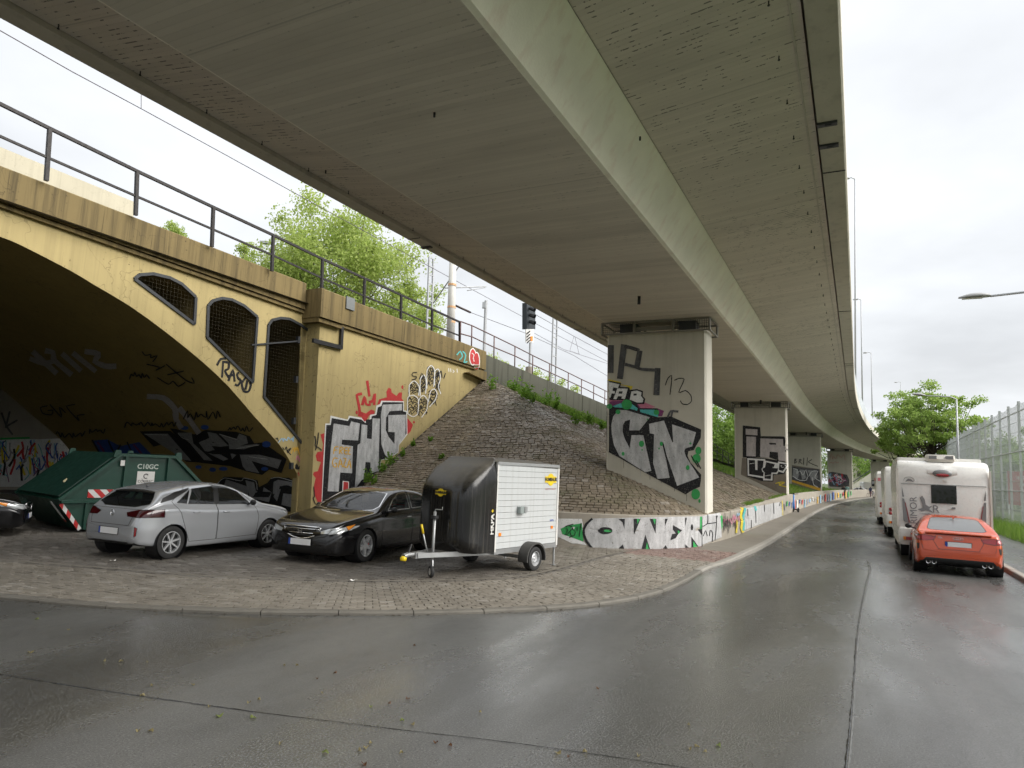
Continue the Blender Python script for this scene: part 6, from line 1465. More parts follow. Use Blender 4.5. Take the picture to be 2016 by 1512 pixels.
def badge(P, rot, k):
    mb = MB(); mb.box((0, 0, 0), (.46 * k, .14 * k, .006)); mb.lathe([(0, .004), (.135 * k, .004), (.135 * k, -.003), (0, -.003)], 20, Matrix.Rotation(0, 4, 'Z')); b = mb.build('badge', M_YELB, tr); b.location = P; b.rotation_euler = rot
    t_ = text_obj('badge_letters', 'HUMBAUR', .105 * k, M_BLACK, tr, Vector(P) + Matrix.Rotation(rot[2], 3, 'Z') @ Vector((0, -.006, 0)), rot, .002, sx=.98, bold=.004)
badge((-.78, YW + .004, 1.80), (math.pi / 2, 0, math.pi), .95)
text_obj('small_lettering', 'BALIOS TRAILER', .055, plain('pink_print', (.5, .3, .3), .5), tr, (-.78, YW + .003, 1.60), (math.pi / 2, 0, math.pi), .001)
text_obj('small_lettering', 'HKPA', .06, M_EUBLUE, tr, (-.88, YW + .003, .94), (math.pi / 2, 0, math.pi), .001)
badge((X1 + .87, .02, 1.50), (math.pi / 2, 0, math.pi / 2 + .02), .55)
text_obj('lettering', 'HKPA', .15, M_WHITEP, tr, (X1 + .11, YW + .016, .94), (math.pi / 2, -math.pi / 2, math.pi - .10), .002, bold=.004)
text_obj('lettering', '+', .11, M_YELB, tr, (X1 + .11, YW + .016, 1.19), (math.pi / 2, -math.pi / 2, math.pi - .10), .002, bold=.004)
mb = MB(); mb.lathe([(0, .012), (.03, .008), (.035, 0)], 14, Matrix.Translation((X1 + .70, .52, 1.10)) @ Matrix.Rotation(math.pi / 2, 4, 'Y') @ Matrix.Rotation(-.6, 4, 'X')); mb.build('lock', M_CHROME, tr, smooth=True)

# ------------------------------------------------------------------ green skip
M_SKIP = plain('skip_green', (.007, .050, .032), .42, 0, .35, 2.5, coat=.1); M_SKIPD = plain('skip_lid_green', (.004, .028, .019), .5, 0, .3, 3)
def mat_stripes(name):
    t = NT(name); v = t.pos('obj'); sp = t.n('ShaderNodeSeparateXYZ'); t.l(v, sp.inputs[0])
    f = t.math('FRACT', t.math('MULTIPLY', t.math('ADD', sp.outputs[0], t.math('MULTIPLY', sp.outputs[2], 1.0)), 1 / .30)); c = t.mix(t.math('GREATER_THAN', f, .5), (.70, .70, .68), (.50, .02, .02)); t.set(c, .4, 0, .5); return t.m
M_STRP = mat_stripes('red_white_stripes')
e_ = Vector((.62, .79, 0)).normalized(); tip = DEP(114, 988, 16.2); so = Vector((tip.x, tip.y, ZP))
sk = empty('skip_container', so, math.atan2(e_.y, e_.x), 'dark green lidded waste skip under the arch behind the silver hatchback', 'skip')
prof = [(0, .78), (.55, .06), (3.35, .06), (3.9, .78), (2.66, 1.90), (1.28, 1.90)]; WS = 2.9
mb = MB(); mb.prism([(x, 0, z) for x, z in prof], (0, WS, 0)); mb.build('body', M_SKIP, sk)
for i in range(6):
    (xa, za), (xb, zb) = prof[i], prof[(i + 1) % 6]
    if i in (0, 1, 2): continue
    mb = MB(); mb.bar((xa, -.03, za), (xb, -.03, zb), .07, .10, up=Vector((0, 1, 0))); mb.build('edge_rail', M_SKIP, sk)
    mb = MB(); mb.bar((xa, WS + .03, za), (xb, WS + .03, zb), .07, .10, up=Vector((0, 1, 0))); mb.build('edge_rail', M_SKIP, sk)
mb = MB(); mb.bar((.05, -.03, .74), (3.85, -.03, .74), .07, .10, up=Vector((0, 1, 0))); mb.build('waist_rail', M_SKIP, sk)
for x, z in ((1.42, 1.88), (2.50, 1.88)):
    mb = MB(); mb.bar((x, -.04, .78), (x, -.04, z), .07, .07, up=Vector((0, 1, 0))); mb.build('rib', M_SKIP, sk)
for x in (.62, 3.28):
    mb = MB(); mb.bar((x, -.03, .08), (x, -.03, .70), .07, .07, up=Vector((0, 1, 0))); mb.build('rib', M_SKIP, sk)
for (xa, za), (xb, zb) in (((.02, .86), (1.24, 1.93)), ((2.70, 1.93), (3.88, .86))):
    d_ = Vector((xb - xa, 0, zb - za)); nn = Vector((-d_.z, 0, d_.x)).normalized() * .03
    mb = MB(); mb.prism([Vector((xa, .03, za)), Vector((xb, .03, zb)), Vector((xb, WS - .03, zb)), Vector((xa, WS - .03, za))], nn); mb.build('lid', M_SKIPD, sk)
mb = MB(); mb.box((1.97, WS / 2, 1.91), (1.30, WS - .1, .03)); mb.build('top_plate', plain('dirty_lid', (.05, .045, .035), .8), sk)
for x in (1.20, 2.74):
    for y in (0, WS):
        mb = MB(); mb.prism([(x - .10, y - .05, 1.84), (x + .10, y - .05, 1.84), (x + .06, y - .05, 2.02), (x - .06, y - .05, 2.02)], (0, .08, 0)); mb.build('lifting_lug', M_SKIP, sk)
def stripe_board(c, sx, sz, rot):
    mb = MB(); mb.box((0, 0, 0), (sx, .012, sz)); o = mb.build('warning_stripes', M_STRP, sk); o.location = c; o.rotation_euler = rot
stripe_board((.98, -.012, .93), .72, .20, (0, 0, 0)); stripe_board((.30, -.012, .38), .78, .09, (0, R(52.6), 0)); 
mb = MB(); mb.prism([(-.012, .35, .72), (-.012, .46, .72), (.36, .46, .24), (.36, .35, .24)], (-.008, 0, -.006)); mb.build('warning_stripes', M_STRP, sk)
mb = MB(); mb.box((1.95, -.012, 1.30), (.44, .012, .40)); sg = mb.build('sign_plate', M_WHITEP, sk)
text_obj('lettering', 'COMREC', .095, M_BLACK, sk, (1.95, -.021, 1.24), (math.pi / 2, 0, 0), .001)
mb = MB(); mb.tube([(1.95 + .055 * math.cos(t), -.021, 1.38 + .055 * math.sin(t)) for t in [.5 + 4.9 * k / 14 for k in range(15)]], .010, 5); mb.build('sign_symbol', M_BLACK, sk)
text_obj('lettering', 'C10GC', .17, plain('stencil_white', (.5, .55, .5), .6), sk, (1.98, -.008, 1.62), (math.pi / 2, 0, 0), .001, bold=.004)
mb = MB(); mb.box((1.32, -.075, 1.70), (.10, .006, .14)); mb.build('sticker', M_WHITEP, sk)
mb = MB(); mb.prism([(.30, .55, 1.10), (.42, .80, 1.25), (.36, .86, 1.19)], (-.012, 0, .012)); mb.build('paper_scrap', plain('paper_cream', (.65, .55, .32), .8), sk)

# ------------------------------------------------------------------ scooter, bicycle, people
def scooter(P, rz):
    r = empty('electric_scooter', P, rz, 'blue electric scooter standing on the footway before the low wall', 'scooter'); MBL = plain('scooter_blue', (.03, .25, .70), .35, coat=.3)
    mb = MB(); mb.box((0, 0, .15), (.55, .16, .06)); mb.build('deck', M_BLACK, r)
    mb = MB(); mb.tube([(.30, 0, .18), (.38, 0, .45), (.34, 0, 1.08)], [.055, .05, .035], 10); mb.build('stem', MBL, r, smooth=True)
    mb = MB(); mb.tube([(.34, -.27, 1.14), (.33, 0, 1.10), (.34, .27, 1.14)], .018, 8); mb.build('handlebar', M_BLACK, r, smooth=True)
    mb = MB(); mb.box((.36, 0, 1.15), (.05, .09, .08)); mb.build('display', M_BLACK, r)
    for x in (-.36, .42):
        mb = MB(); mb.lathe([(.06, -.03), (.12, -.03), (.13, 0), (.12, .03), (.06, .03)], 18, Matrix.Translation((x, 0, .13)) @ Matrix.Rotation(math.pi / 2, 4, 'X'), closed=True); mb.build('wheel', M_RUBBER, r, smooth=True)
        mb = MB(); mb.tube([(x - .16 * (1 if x < 0 else -.2), 0, .20), (x, 0, .28), (x + .1, 0, .22)], .03, 6); mb.build('mudguard', MBL if x > 0 else M_BLACK, r)
    return r
P_ = G(1567, 1008, .1); scooter(P_, math.atan2(VX.y, VX.x) + R(25))
def bicycle(P, rz, col, label):
    r = empty('bicycle', P, rz, label, 'bicycle', 'bicycles beside the far pier')
    for x in (-.52, .52):
        mb = MB(); mb.tube([(x + .33 * math.cos(t), 0, .35 + .33 * math.sin(t)) for t in [2 * math.pi * k / 24 for k in range(24)]], .022, 6, closed=True)
        for k in range(6): mb.bar((x, 0, .35), (x + .33 * math.cos(k * math.pi / 3), 0, .35 + .33 * math.sin(k * math.pi / 3)), .006)
        mb.build('wheel', M_RUBBER, r, smooth=True)
    mb = MB(); a, b, c, d_ = Vector((-.52, 0, .35)), Vector((-.05, 0, .33)), Vector((-.18, 0, .85)), Vector((.36, 0, .82))
    for p, q in ((a, b), (b, c), (c, a), (b, d_), (c, d_), (d_, Vector((.52, 0, .35)))): mb.tube([p, q], .022, 6)
    mb.build('frame', col, r)
    mb = MB(); mb.tube([(.36, 0, .82), (.34, 0, 1.0)], .018, 6); mb.tube([(.28, -.28, 1.02), (.36, -.1, 1.02), (.36, .1, 1.02), (.28, .28, 1.02)], .016, 6); mb.build('handlebar', M_BLACK, r)
    mb = MB(); mb.tube([(-.32, 0, .95), (-.20, 0, .97), (-.04, 0, .94)], [.05, .07, .025], 8); mb.build('saddle', M_BLACK, r)
def person(P, rz, h, top_c, leg_c, label, hold=False, hair=(.03, .02, .015)):
    """walking figure: one continuous skinned body, clothes by height"""
    k = h / 1.75
    J = {'pel': (0, 0, .95, .125), 'wai': (0, 0, 1.12, .12), 'che': (.02, 0, 1.33, .15), 'nec': (.02, 0, 1.50, .055), 'hea': (.03, 0, 1.58, .085), 'cro': (.03, 0, 1.70, .085),
         'shl': (.01, .17, 1.42, .07), 'ell': (-.04, .24, 1.14, .048), 'wrl': (.06, .25, .90, .035), 'hal': (.10, .25, .82, .04), 'shr': (.01, -.17, 1.42, .07), 'elr': (-.02, -.24, 1.14, .048), 'wrr': (.12, -.24, .93, .035), 'har': (.17, -.24, .86, .04),
         'hil': (0, .09, .90, .095), 'knl': (.14, .10, .50, .06), 'anl': (.10, .10, .09, .045), 'tol': (.26, .11, .04, .04), 'hir': (0, -.09, .90, .095), 'knr': (-.04, -.10, .50, .06), 'anr': (-.20, -.10, .12, .045), 'tor': (-.06, -.11, .04, .04)}
    E_ = [('pel', 'wai'), ('wai', 'che'), ('che', 'nec'), ('nec', 'hea'), ('hea', 'cro'), ('che', 'shl'), ('shl', 'ell'), ('ell', 'wrl'), ('wrl', 'hal'), ('che', 'shr'), ('shr', 'elr'), ('elr', 'wrr'), ('wrr', 'har'), ('pel', 'hil'), ('hil', 'knl'), ('knl', 'anl'), ('anl', 'tol'), ('pel', 'hir'), ('hir', 'knr'), ('knr', 'anr'), ('anr', 'tor')]
    N_ = list(J); me = bpy.data.meshes.new('person'); me.from_pydata([tuple(v * k for v in J[n][:3]) for n in N_], [(N_.index(a), N_.index(b)) for a, b in E_], [])
    o = bpy.data.objects.new('tmp', me); COL.objects.link(o); o.modifiers.new('s', 'SKIN'); o.modifiers.new('u', 'SUBSURF').levels = 1
    for i, n in enumerate(N_):
        sv = me.skin_vertices[0].data[i]; sv.radius = (J[n][3] * k, J[n][3] * k * (1.2 if n in ('che', 'wai', 'pel') else 1)); sv.use_root = n == 'pel'
    dg = bpy.context.evaluated_depsgraph_get(); m2 = bpy.data.meshes.new_from_object(o.evaluated_get(dg)); bpy.data.objects.remove(o)
    m2.materials.clear()
    key = 'skin'; ms = [plain('skin', (.48, .29, .21), .6), plain('cloth_%d_%d_%d' % tuple(int(99 * c) for c in top_c), top_c, .85), plain('cloth_%d_%d_%d' % tuple(int(99 * c) for c in leg_c), leg_c, .85), plain('hair', hair, .7), M_BLACK]
    for m in ms: m2.materials.append(m)
    for p in m2.polygons:
        z = p.center.z / k; y = abs(p.center.y) / k
        p.material_index = 4 if z < .10 else (3 if z > 1.64 or (z > 1.52 and p.center.x < .02 * k) else (0 if z > 1.47 else (0 if y > .19 and z < .93 else (1 if z > .93 or y > .19 else 2))))
        p.use_smooth = True
    r = link('person', m2); r.location = P; r.rotation_euler = (0, 0, rz); return tag(r, label, 'person', 'people at the far end of the street')
RZS = math.atan2(VX.y, VX.x)
pA = G(1661, 982, .1); pB = G(1668, 981, .1)
person(pA, RZS, 1.72, (.015, .015, .016), (.02, .02, .022), 'person in black walking away on the left of the pair by the low wall')
person(pB, RZS, 1.78, (.20, .33, .30), (.015, .015, .018), 'person in a pale green top walking away on the right of the pair')
person(G(1695, 978, 0), RZS + 1.4, 1.80, (.012, .012, .013), (.012, .012, .014), 'person in dark clothes standing beside the white car at the far end')
person(G(1714, 979, 0), RZS - .5, 1.74, (.03, .04, .10), (.25, .12, .16), 'person with a bicycle at the far end of the street')
for i, (px, py, c) in enumerate(((1716, 980, (.03, .03, .03)), (1724, 980, (.05, .08, .25)))):
    bicycle(G(px, py, 0), RZS + .9 + i * .3, plain('bike_paint_%d' % i, c, .4), ('dark bicycle held by the person at the far end', 'blue bicycle right of the person at the far end')[i])
cw = G(1690, 976, 0); cw2 = make_car('estate_car', fill(dict(HONDA, nu=40), P_WHITEC), P_WHITEC, cw + VX * 3, R(27 - 70), 'white car standing across the far end of the street')
cv = AL(150, 3.0); vn = empty('delivery_van', cv + VX * 8, RZS - 1.2, 'white van behind the white car at the far end', 'van')
mb = MB(); rounded_body(mb, 5, 1.95, [(-2.6, .5), (-2.65, 2.3), (-2.4, 2.5), (1.2, 2.5), (1.7, 2.0), (2.5, 1.35), (2.7, .9), (2.7, .5)], .12); mb.build('body', M_WHITEP, vn, smooth=35)
for s in (1, -1):
    mb = MB(); mb.prism([(1.15, s * .975, 1.45), (2.1, s * .975, 1.45), (1.65, s * .975, 1.95), (1.15, s * .975, 2.0)], (0, s * .01, 0)); mb.build('side_window', M_GLASS, vn)
    for x in (-1.7, 1.8): wheel(vn, x, s * .86, .34, .21, s, 'steel')

# ------------------------------------------------------------------ railway equipment
def lattice_mast(px, ytop, ybot, back, w, label, n=8):
    T_, B_ = on(px, ytop, back), on(px - (ybot - ytop) * .03, ybot, back); H_ = (T_ - B_).length; r = empty('catenary_mast', B_, 0, label, 'mast', 'railway masts')
    for s in (-1, 1):
        mb = MB(); mb.bar(B_ + T2 * s * w / 2 * 1.15, T_ + T2 * s * w / 2, .09, .09, up=T2); mb.build('mast_leg', M_GREYM, r, world=True)
    mb = MB()
    for k in range(n + 1):
        c = B_.lerp(T_, k / n); mb.bar(c - T2 * w / 2, c + T2 * w / 2, .05, .07)
    o = mb.build('rungs', M_GREYM, r, world=True); o['kind'] = 'stuff'
    return r, T_
m1, t1 = lattice_mast(849, 508, 660, 7.0, .42, 'pale lattice mast in front of the big tree by the railway', 9)
lattice_mast(1093, 628, 775, 3.0, .62, 'reddish grey lattice mast between the signal and the near pier', 8)
lattice_mast(1404, 852, 900, 5.0, .8, 'small white lattice mast seen right of the near pier', 6)
cpole = empty('concrete_pole', on(888, 690, 2.2), 0, 'thick pale concrete catenary pole behind the bridge railing', 'mast')
mb = MB(); mb.tube([on(886, 690, 2.2), on(892, 500, 2.2)], [.22, .17], 14); mb.build('shaft', plain('pale_concrete', (.55, .54, .50), .7), cpole, smooth=True, world=True)
for y in (563, 607, 636):
    mb = MB(); c = on(892 - (y - 500) * .03, y, 2.2); mb.tube([c, c + Vector((0, 0, .10))], .215, 14); mb.build('clamp_band', plain('faded_orange', (.62, .36, .18), .6), cpole, world=True)
mb = MB(); mb.tube([on(853, 597, 6.6), on(903, 525, 2.4)], .035, 6); mb.tube([on(876, 567, 4), on(957, 564, 3.0)], .035, 6); mb.tube([on(920, 572, 3.2), on(955, 566, 3.0)], .025, 6); mb.build('cantilever_arm', M_GREYM, cpole, smooth=True, world=True)
mb = MB(); mb.tube([on(898, 602, 2.2), on(926, 615, 2.0)], .06, 8); mb.build('insulator', plain('dark_insulator', (.05, .035, .03), .5), cpole, smooth=True, world=True)
sp_ = empty('cable_post', on(953, 695, 2), 0, 'slim grey post with a small box between the pole and the signal', 'post')
mb = MB(); mb.tube([on(953, 695, 2), on(957, 592, 2)], .085, 8); mb.build('shaft', M_GREYM, sp_, world=True); mb = MB(); mb.box(tuple(on(953, 601, 1.9)), (.18, .2, .32)); mb.build('box', M_GALV, sp_, world=True)
sg_ = empty('railway_signal', on(1042, 765, 1.6), 0, 'black railway signal with striped plate above the railing', 'signal')
mb = MB(); mb.tube([on(1042, 765, 1.6), on(1044.5, 660, 1.6)], .075, 8); mb.build('post', M_GREYM, sg_, world=True)
mb = MB(); mb.tube([on(1042, 748, 1.6), on(1042, 722, 1.6)], .22, 10); mb.build('post_base', plain('weathered_cast', (.30, .26, .21), .7), sg_, world=True)
def slab(px0, py0, px1, py1, back, th, m, name, parent):
    mb = MB(); C = [on(px0, py1, back), on(px1, py1, back), on(px1, py0, back), on(px0, py0, back)]; C += [c + BK * th for c in C]
    mb.add(C, [(0, 1, 2, 3), (4, 5, 6, 7), (0, 1, 5, 4), (1, 2, 6, 5), (2, 3, 7, 6), (3, 0, 4, 7)]); return mb.build(name, m, parent, world=True)
slab(1037, 596, 1054, 648, 1.5, .3, plain('signal_black', (.02, .025, .03), .5), 'signal_head', sg_)
for y in (607, 620, 633):
    mb = MB(); c = on(1043, y, 1.45); mb.tube([c, c - BK * .35 - Vector((0, 0, .12))], [.10, .13], 10, caps=False); mb.build('hood', M_BLACK, sg_, world=True)
slab(1036, 648, 1051, 674, 1.5, .06, M_WHITEP, 'number_plate', sg_)
for i in range(4):
    mb = MB(); mb.prism([on(1037, 656 + i * 6, 1.46), on(1044, 650 + i * 6, 1.46), on(1044, 653 + i * 6, 1.46), on(1037, 659 + i * 6, 1.46)], BK * -.01); mb.build('plate_stripe', M_BLACK, sg_, world=True)
slab(1045, 662, 1049, 671, 1.46, .01, M_ORL, 'plate_mark', sg_)
M_WIRE = plain('copper_wire', (.10, .085, .10), .6)
def wire(pxs, back, r, label, name='overhead_wire'):
    mb = MB(); mb.tube([on(x, y, back) for x, y in pxs], r, 5); o = mb.build(name, M_WIRE); return tag(o, label, 'wire', 'railway overhead wires')
wire([(-80, 14), (0, 60), (140, 140), (278, 214), (450, 308), (620, 402), (800, 500), (1000, 608), (1215, 722)], 5, .016, 'thin wire crossing the whole sky gap between bridge railing and viaduct')
wire([(278, 214), (278, 170)], 5, .012, 'short hanging wire dropper below the viaduct edge at left')
wire([(926, 615), (1040, 658), (1130, 700), (1215, 752)], 3, .016, 'wire running right from the dark insulator behind the signal')
wire([(1052, 618), (1130, 662), (1215, 708)], 6, .02, 'upper wire right of the railway signal')
wire([(1052, 656), (1110, 688), (1215, 722)], 6, .016, 'lower sagging wire right of the railway signal')
wire([(1130, 662), (1122, 690), (1140, 697), (1132, 664)], 6, .014, 'wire stitch loop hanging right of the lattice mast')

# ------------------------------------------------------------------ lamps
def lamp(base, top, arm, head_len, label, r=.09, group='street lamps', dirv=None):
    o = empty('street_lamp', base, 0, label, 'street lamp', group)
    mb = MB(); mb.tube([base, base.lerp(top, .5), top], [r, r * .75, r * .55], 10); mb.build('post', M_GREYM, o, smooth=True, world=True)
    dv = (arm - top).normalized()
    mb = MB(); mb.tube([top - Vector((0, 0, .02)), top + dv * .35 + Vector((0, 0, .12)), arm], [r * .55, r * .45, r * .4], 8); mb.build('arm', M_GREYM, o, smooth=True, world=True)
    mb = MB(); side = Vector((-dv.y, dv.x, 0)).normalized(); up = Vector((0, 0, 1)); rows = []
    for k in range(9):
        t = k / 8; w = .05 + .13 * math.sin(math.pi * min(1, t * 1.05 + .04)) ** .6; c = arm + dv * (head_len * t)
        rows.append([c + side * w * math.cos(q) + up * (w * .75 * max(0, math.sin(q)) + (.02 * math.sin(q) if math.sin(q) < 0 else 0)) for q in [2 * math.pi * j / 12 for j in range(12)]])
    mb.grid(rows, wrap=True); mb.add(rows[0], [tuple(range(12))]); mb.add(rows[-1], [tuple(range(11, -1, -1))]); hd = mb.build('lamp_head', plain('lamp_grey', (.34, .34, .34), .5), o, smooth=True, world=True)
    mb = MB(); mb.grid([[arm + dv * (head_len * (.25 + .65 * k / 4)) + side * (v * .11) - up * (.035 + .025 * (1 - v * v)) for v in (-1, -.5, 0, .5, 1)] for k in range(5)]); mb.build('lens', plain('lamp_glass', (.55, .55, .52), .2), hd, smooth=True, world=True)
    return o
hp = DEP(1950, 583, 21.5); tp = hp + LX * 2.1 + Vector((0, 0, .0)); lamp(Vector((tp.x, tp.y, .1)) - PLUMB * 0, tp, hp, .85, 'near street lamp reaching in from the right picture edge')
for hx, hy, px, py, dep, lb in ((1822, 779, 1883, 786, 45, 'second street lamp in front of the roadside tree'), (1786, 842, 1821, 846, 71, 'third street lamp rising behind the motorhome')):
    tp = DEP(px, py, dep); hp = DEP(hx, hy, dep + .8); bs = tp - PLUMB * (tp.z - .1); lamp(bs, tp, hp, .8, lb)
for i, (px, py, ex, ey, hx) in enumerate(((1683, 352, 1684, 606, 1672), (1695, 590, 1698, 742, 1689), (1715, 695, 1718, 832, 1707), (1773, 753, 1778, 880, 1766))):
    aa = min([20 + .5 * k for k in range(260)], key=lambda q: abs(proj(AL(q, -.34 + sh(q), 8.78))[0] - ex)); bs = AL(aa, -.34 + sh(aa), 8.70); dp = (bs - EYE).dot(FW); tp = DEP(px, py, dp); lamp(bs, tp, DEP(hx, py, dp), .5, ('nearest', 'second', 'third', 'farthest')[i] + ' lamp post standing on the viaduct edge', .08, 'lamps on the viaduct')

# ------------------------------------------------------------------ ball fence
fe = empty('ball_fence', AL(40, 7.1), 0, 'tall grey wire mesh fence along the right verge', 'fence')
HF = 6.35; a = 26.0; prevp = None; M_FENCE = plain('fence_grey', (.48, .50, .49), .55, .3)
fa = []
while a < 125: fa.append(a); a += 2.55
for i, a in enumerate(fa):
    b = AL(a, 7.1 + sh(a) * .5, .08); t_ = b + PLUMB * HF; mb = MB(); mb.bar(b, t_, .10, .10, up=VX); mb.build('post', M_FENCE, fe, world=True)
    if i + 1 < len(fa):
        b2 = AL(fa[i + 1], 7.1 + sh(fa[i + 1]) * .5, .08); t2_ = b2 + PLUMB * HF; mb = MB(); n = 22 if a < 60 else 12; rw_ = .010 if a < 60 else .02
        for k in range(1, n): p, q = b.lerp(b2, k / n), t_.lerp(t2_, k / n); sag = Vector((0, 0, -.18 * 4 * (k / n) * (1 - k / n))); mb.bar(p, q + sag, rw_)
        for k in range(1, 13): z = k / 13; mb.bar(b.lerp(t_, z), b2.lerp(t2_, z), .014 if k % 4 else .05)
        mb.build('mesh_panel', M_FENCE, fe, world=True)
bn = empty('banner', G(1998, 1000, .1), 0, 'faded red banner with white lettering behind the mesh fence', 'banner')
bc0, bc1 = DEP(1984, 960, 44), DEP(2080, 966, 36)
mb = MB(); hgt = 2.1
C = [bc0 - Vector((0, 0, hgt / 2)), bc1 - Vector((0, 0, hgt / 2)), bc1 + Vector((0, 0, hgt / 2)), bc0 + Vector((0, 0, hgt / 2))]; C += [c + BK * -.04 for c in C]
mb.add(C, [(0, 1, 2, 3), (4, 5, 6, 7), (0, 1, 5, 4), (1, 2, 6, 5), (2, 3, 7, 6), (3, 0, 4, 7)]); mb.build('cloth', plain('faded_red_cloth', (.50, .085, .08), .7), bn, world=True)
bd = (bc1 - bc0).normalized()
for k, z in enumerate((.62, .22)):
    text_obj('lettering', ('FARBENSPIEL', 'FUSSBALL')[k], .36, M_WHITEP, bn, bc0.lerp(bc1, .36) + Vector((0, 0, z)) + bd.cross(Vector((0, 0, 1))) * .05, (math.pi / 2, 0, math.atan2(bd.y, bd.x)), .001, world=True)
for c in (bc0, bc1):
    mb = MB(); mb.bar(Vector((c.x, c.y, .05)), c + Vector((0, 0, hgt / 2)), .08); mb.build('banner_post', M_FENCE, bn, world=True)
# ------------------------------------------------------------------ vegetation
ML_A = leafmat('leaf_spring', (.40, .52, .13), (.56, .64, .22)); ML_B = leafmat('leaf_mid', (.17, .29, .05), (.30, .42, .10)); ML_C = leafmat('leaf_feather', (.25, .38, .08), (.44, .56, .16)); ML_W = leafmat('leaf_weed', (.13, .27, .03), (.25, .42, .06), 4); M_BARK = plain('bark', (.075, .06, .045), .9, obj=False, sc=9, var=.4)
ML_G = leafmat('grass_blade', (.11, .22, .03), (.25, .36, .07), 2)
def add_leaf(vs, fs, c, d, n, L, W):
    b = len(vs); s = d.cross(n)
    if s.length < 1e-4: s = d.orthogonal()
    s.normalize(); vs += [c - d * L / 2, c + s * W / 2 - d * L * .06 + n * W * .1, c + d * L / 2, c - s * W / 2 - d * L * .06 + n * W * .1]; fs.append((b, b + 1, b + 2, b + 3))
def rnd_dir():
    while True:
        v = Vector((random.uniform(-1, 1), random.uniform(-1, 1), random.uniform(-1, 1)))
        if .05 < v.length < 1: return v.normalized()
def tree(base, ctr, rad, n, leaf, m, label, ncl=90, flat=.0, trunk=.25, spread=.30, group='trees', seed=1, hollow=.35):
    random.seed(seed); root = empty('tree', base, 0, label, 'tree', group)
    vs, fs = [], []; wood = MB(); cl = []
    for k in range(ncl):
        d = rnd_dir(); rr = (hollow + (1 - hollow) * random.random() ** .55) * random.uniform(.8, 1.12)
        c = ctr + Vector((d.x * rad[0], d.y * rad[1], d.z * rad[2])) * rr
        if d.z < -.55 and random.random() < .5: continue
        cl.append((c, random.uniform(.55, 1.25)))
    top = ctr + Vector((0, 0, rad[2] * .2)); knots = [base, base.lerp(top, .35) + rnd_dir() * .25, base.lerp(top, .65) + rnd_dir() * .4, top]
    wood.tube(smooth_path(knots, .6), [trunk * (1 - .75 * i / (len(smooth_path(knots, .6)) - 1)) for i in range(len(smooth_path(knots, .6)))], 8)
    for c, s in cl[::2]:
        t = random.uniform(.35, .9); st = base.lerp(top, t); mid = st.lerp(c, .5) + Vector((0, 0, -.12 * (c - st).length)) ; wood.tube([st, mid, c], [trunk * .28, trunk * .15, .02], 5)
    per = max(1, n // len(cl))
    for c, s in cl:
        R_ = spread * (rad[0] + rad[2]) / 2 * s
        for _ in range(int(per * s)):
            d = rnd_dir(); q = c + Vector((d.x, d.y, d.z * (1 - flat) )) * R_ * random.random() ** .6
            ax = rnd_dir(); ax = (ax + Vector((0, 0, -.25))).normalized(); nn = (rnd_dir() + Vector((0, 0, .9))).normalized()
            add_leaf(vs, fs, q, ax, nn, leaf * random.uniform(.7, 1.3), leaf * random.uniform(.45, .75))
    wood.build('trunk', M_BARK, root, smooth=True, world=True)
    mb = MB(); mb.add(vs, fs); mb.build('crown', m, root, world=True, fix=False); return root
def tr_at(px, py, dep, rx, rz, n, leaf, m, label, **k):
    c = DEP(px, py, dep); return tree(Vector((c.x, c.y, k.pop('zb', 0))), c, (rx, rx * .85, rz), n, leaf, m, label, **k)
tr_at(664, 560, 50, 6.0, 5.7, 46000, .235, ML_A, 'big light green tree behind the railing of the yellow bridge', ncl=150, spread=.27, seed=2, hollow=.45, group='trees beyond the railway')
tr_at(560, 590, 56, 4.8, 3.8, 15000, .22, ML_A, 'left shoulder tree below the big light green tree', ncl=50, seed=3, group='trees beyond the railway')
tr_at(790, 632, 52, 3.4, 3.2, 12000, .21, ML_A, 'small light green tree right of the big one beside the lattice mast', ncl=45, seed=4, group='trees beyond the railway')
tr_at(318, 478, 60, 2.4, 1.8, 4500, .22, ML_A, 'tree top peeping over the bridge parapet below the third railing post', ncl=35, seed=5, group='trees beyond the railway')
tr_at(480, 505, 62, 1.4, 1.6, 1800, .22, ML_A, 'narrow tree top beside the small lamp over the parapet', ncl=18, seed=6, group='trees beyond the railway')
tr_at(985, 745, 85, 4.5, 3.0, 7000, .3, ML_A, 'tree behind the railway left of the signal post', ncl=45, seed=7, group='trees beyond the railway')
tr_at(1075, 775, 90, 4.0, 2.2, 4000, .3, ML_A, 'low tree crown behind the railway near the lattice mast', ncl=30, seed=8, group='trees beyond the railway')
for i, (px, py, dep, rx, rz, lb) in enumerate(((1390, 870, 88, 4.5, 5.0, 'tree right behind the near pier'), (1442, 872, 92, 4.8, 5.5, 'dense tree filling the gap between the first two piers'), (1500, 890, 105, 5.5, 5.0, 'tree behind the second pier'), (1425, 900, 98, 4, 4, 'low bushy tree at the railing between the first two piers'), (1575, 905, 130, 6, 6, 'tree behind the third pier'))):
    tr_at(px, py, dep, rx, rz, 8000 if i < 2 else 4500, .36, ML_B, lb, ncl=60, seed=20 + i, group='trees beyond the railway')
tr_at(1836, 838, 66, 4.9, 4.0, 24000, .24, ML_C, 'feathery green roadside tree behind the motorhomes', ncl=190, flat=.45, spread=.19, seed=31, hollow=.15, group='roadside trees')
tr_at(1775, 872, 72, 3.0, 2.4, 8000, .24, ML_C, 'lower left part tree under the viaduct end', ncl=70, flat=.45, spread=.24, seed=32, group='roadside trees')
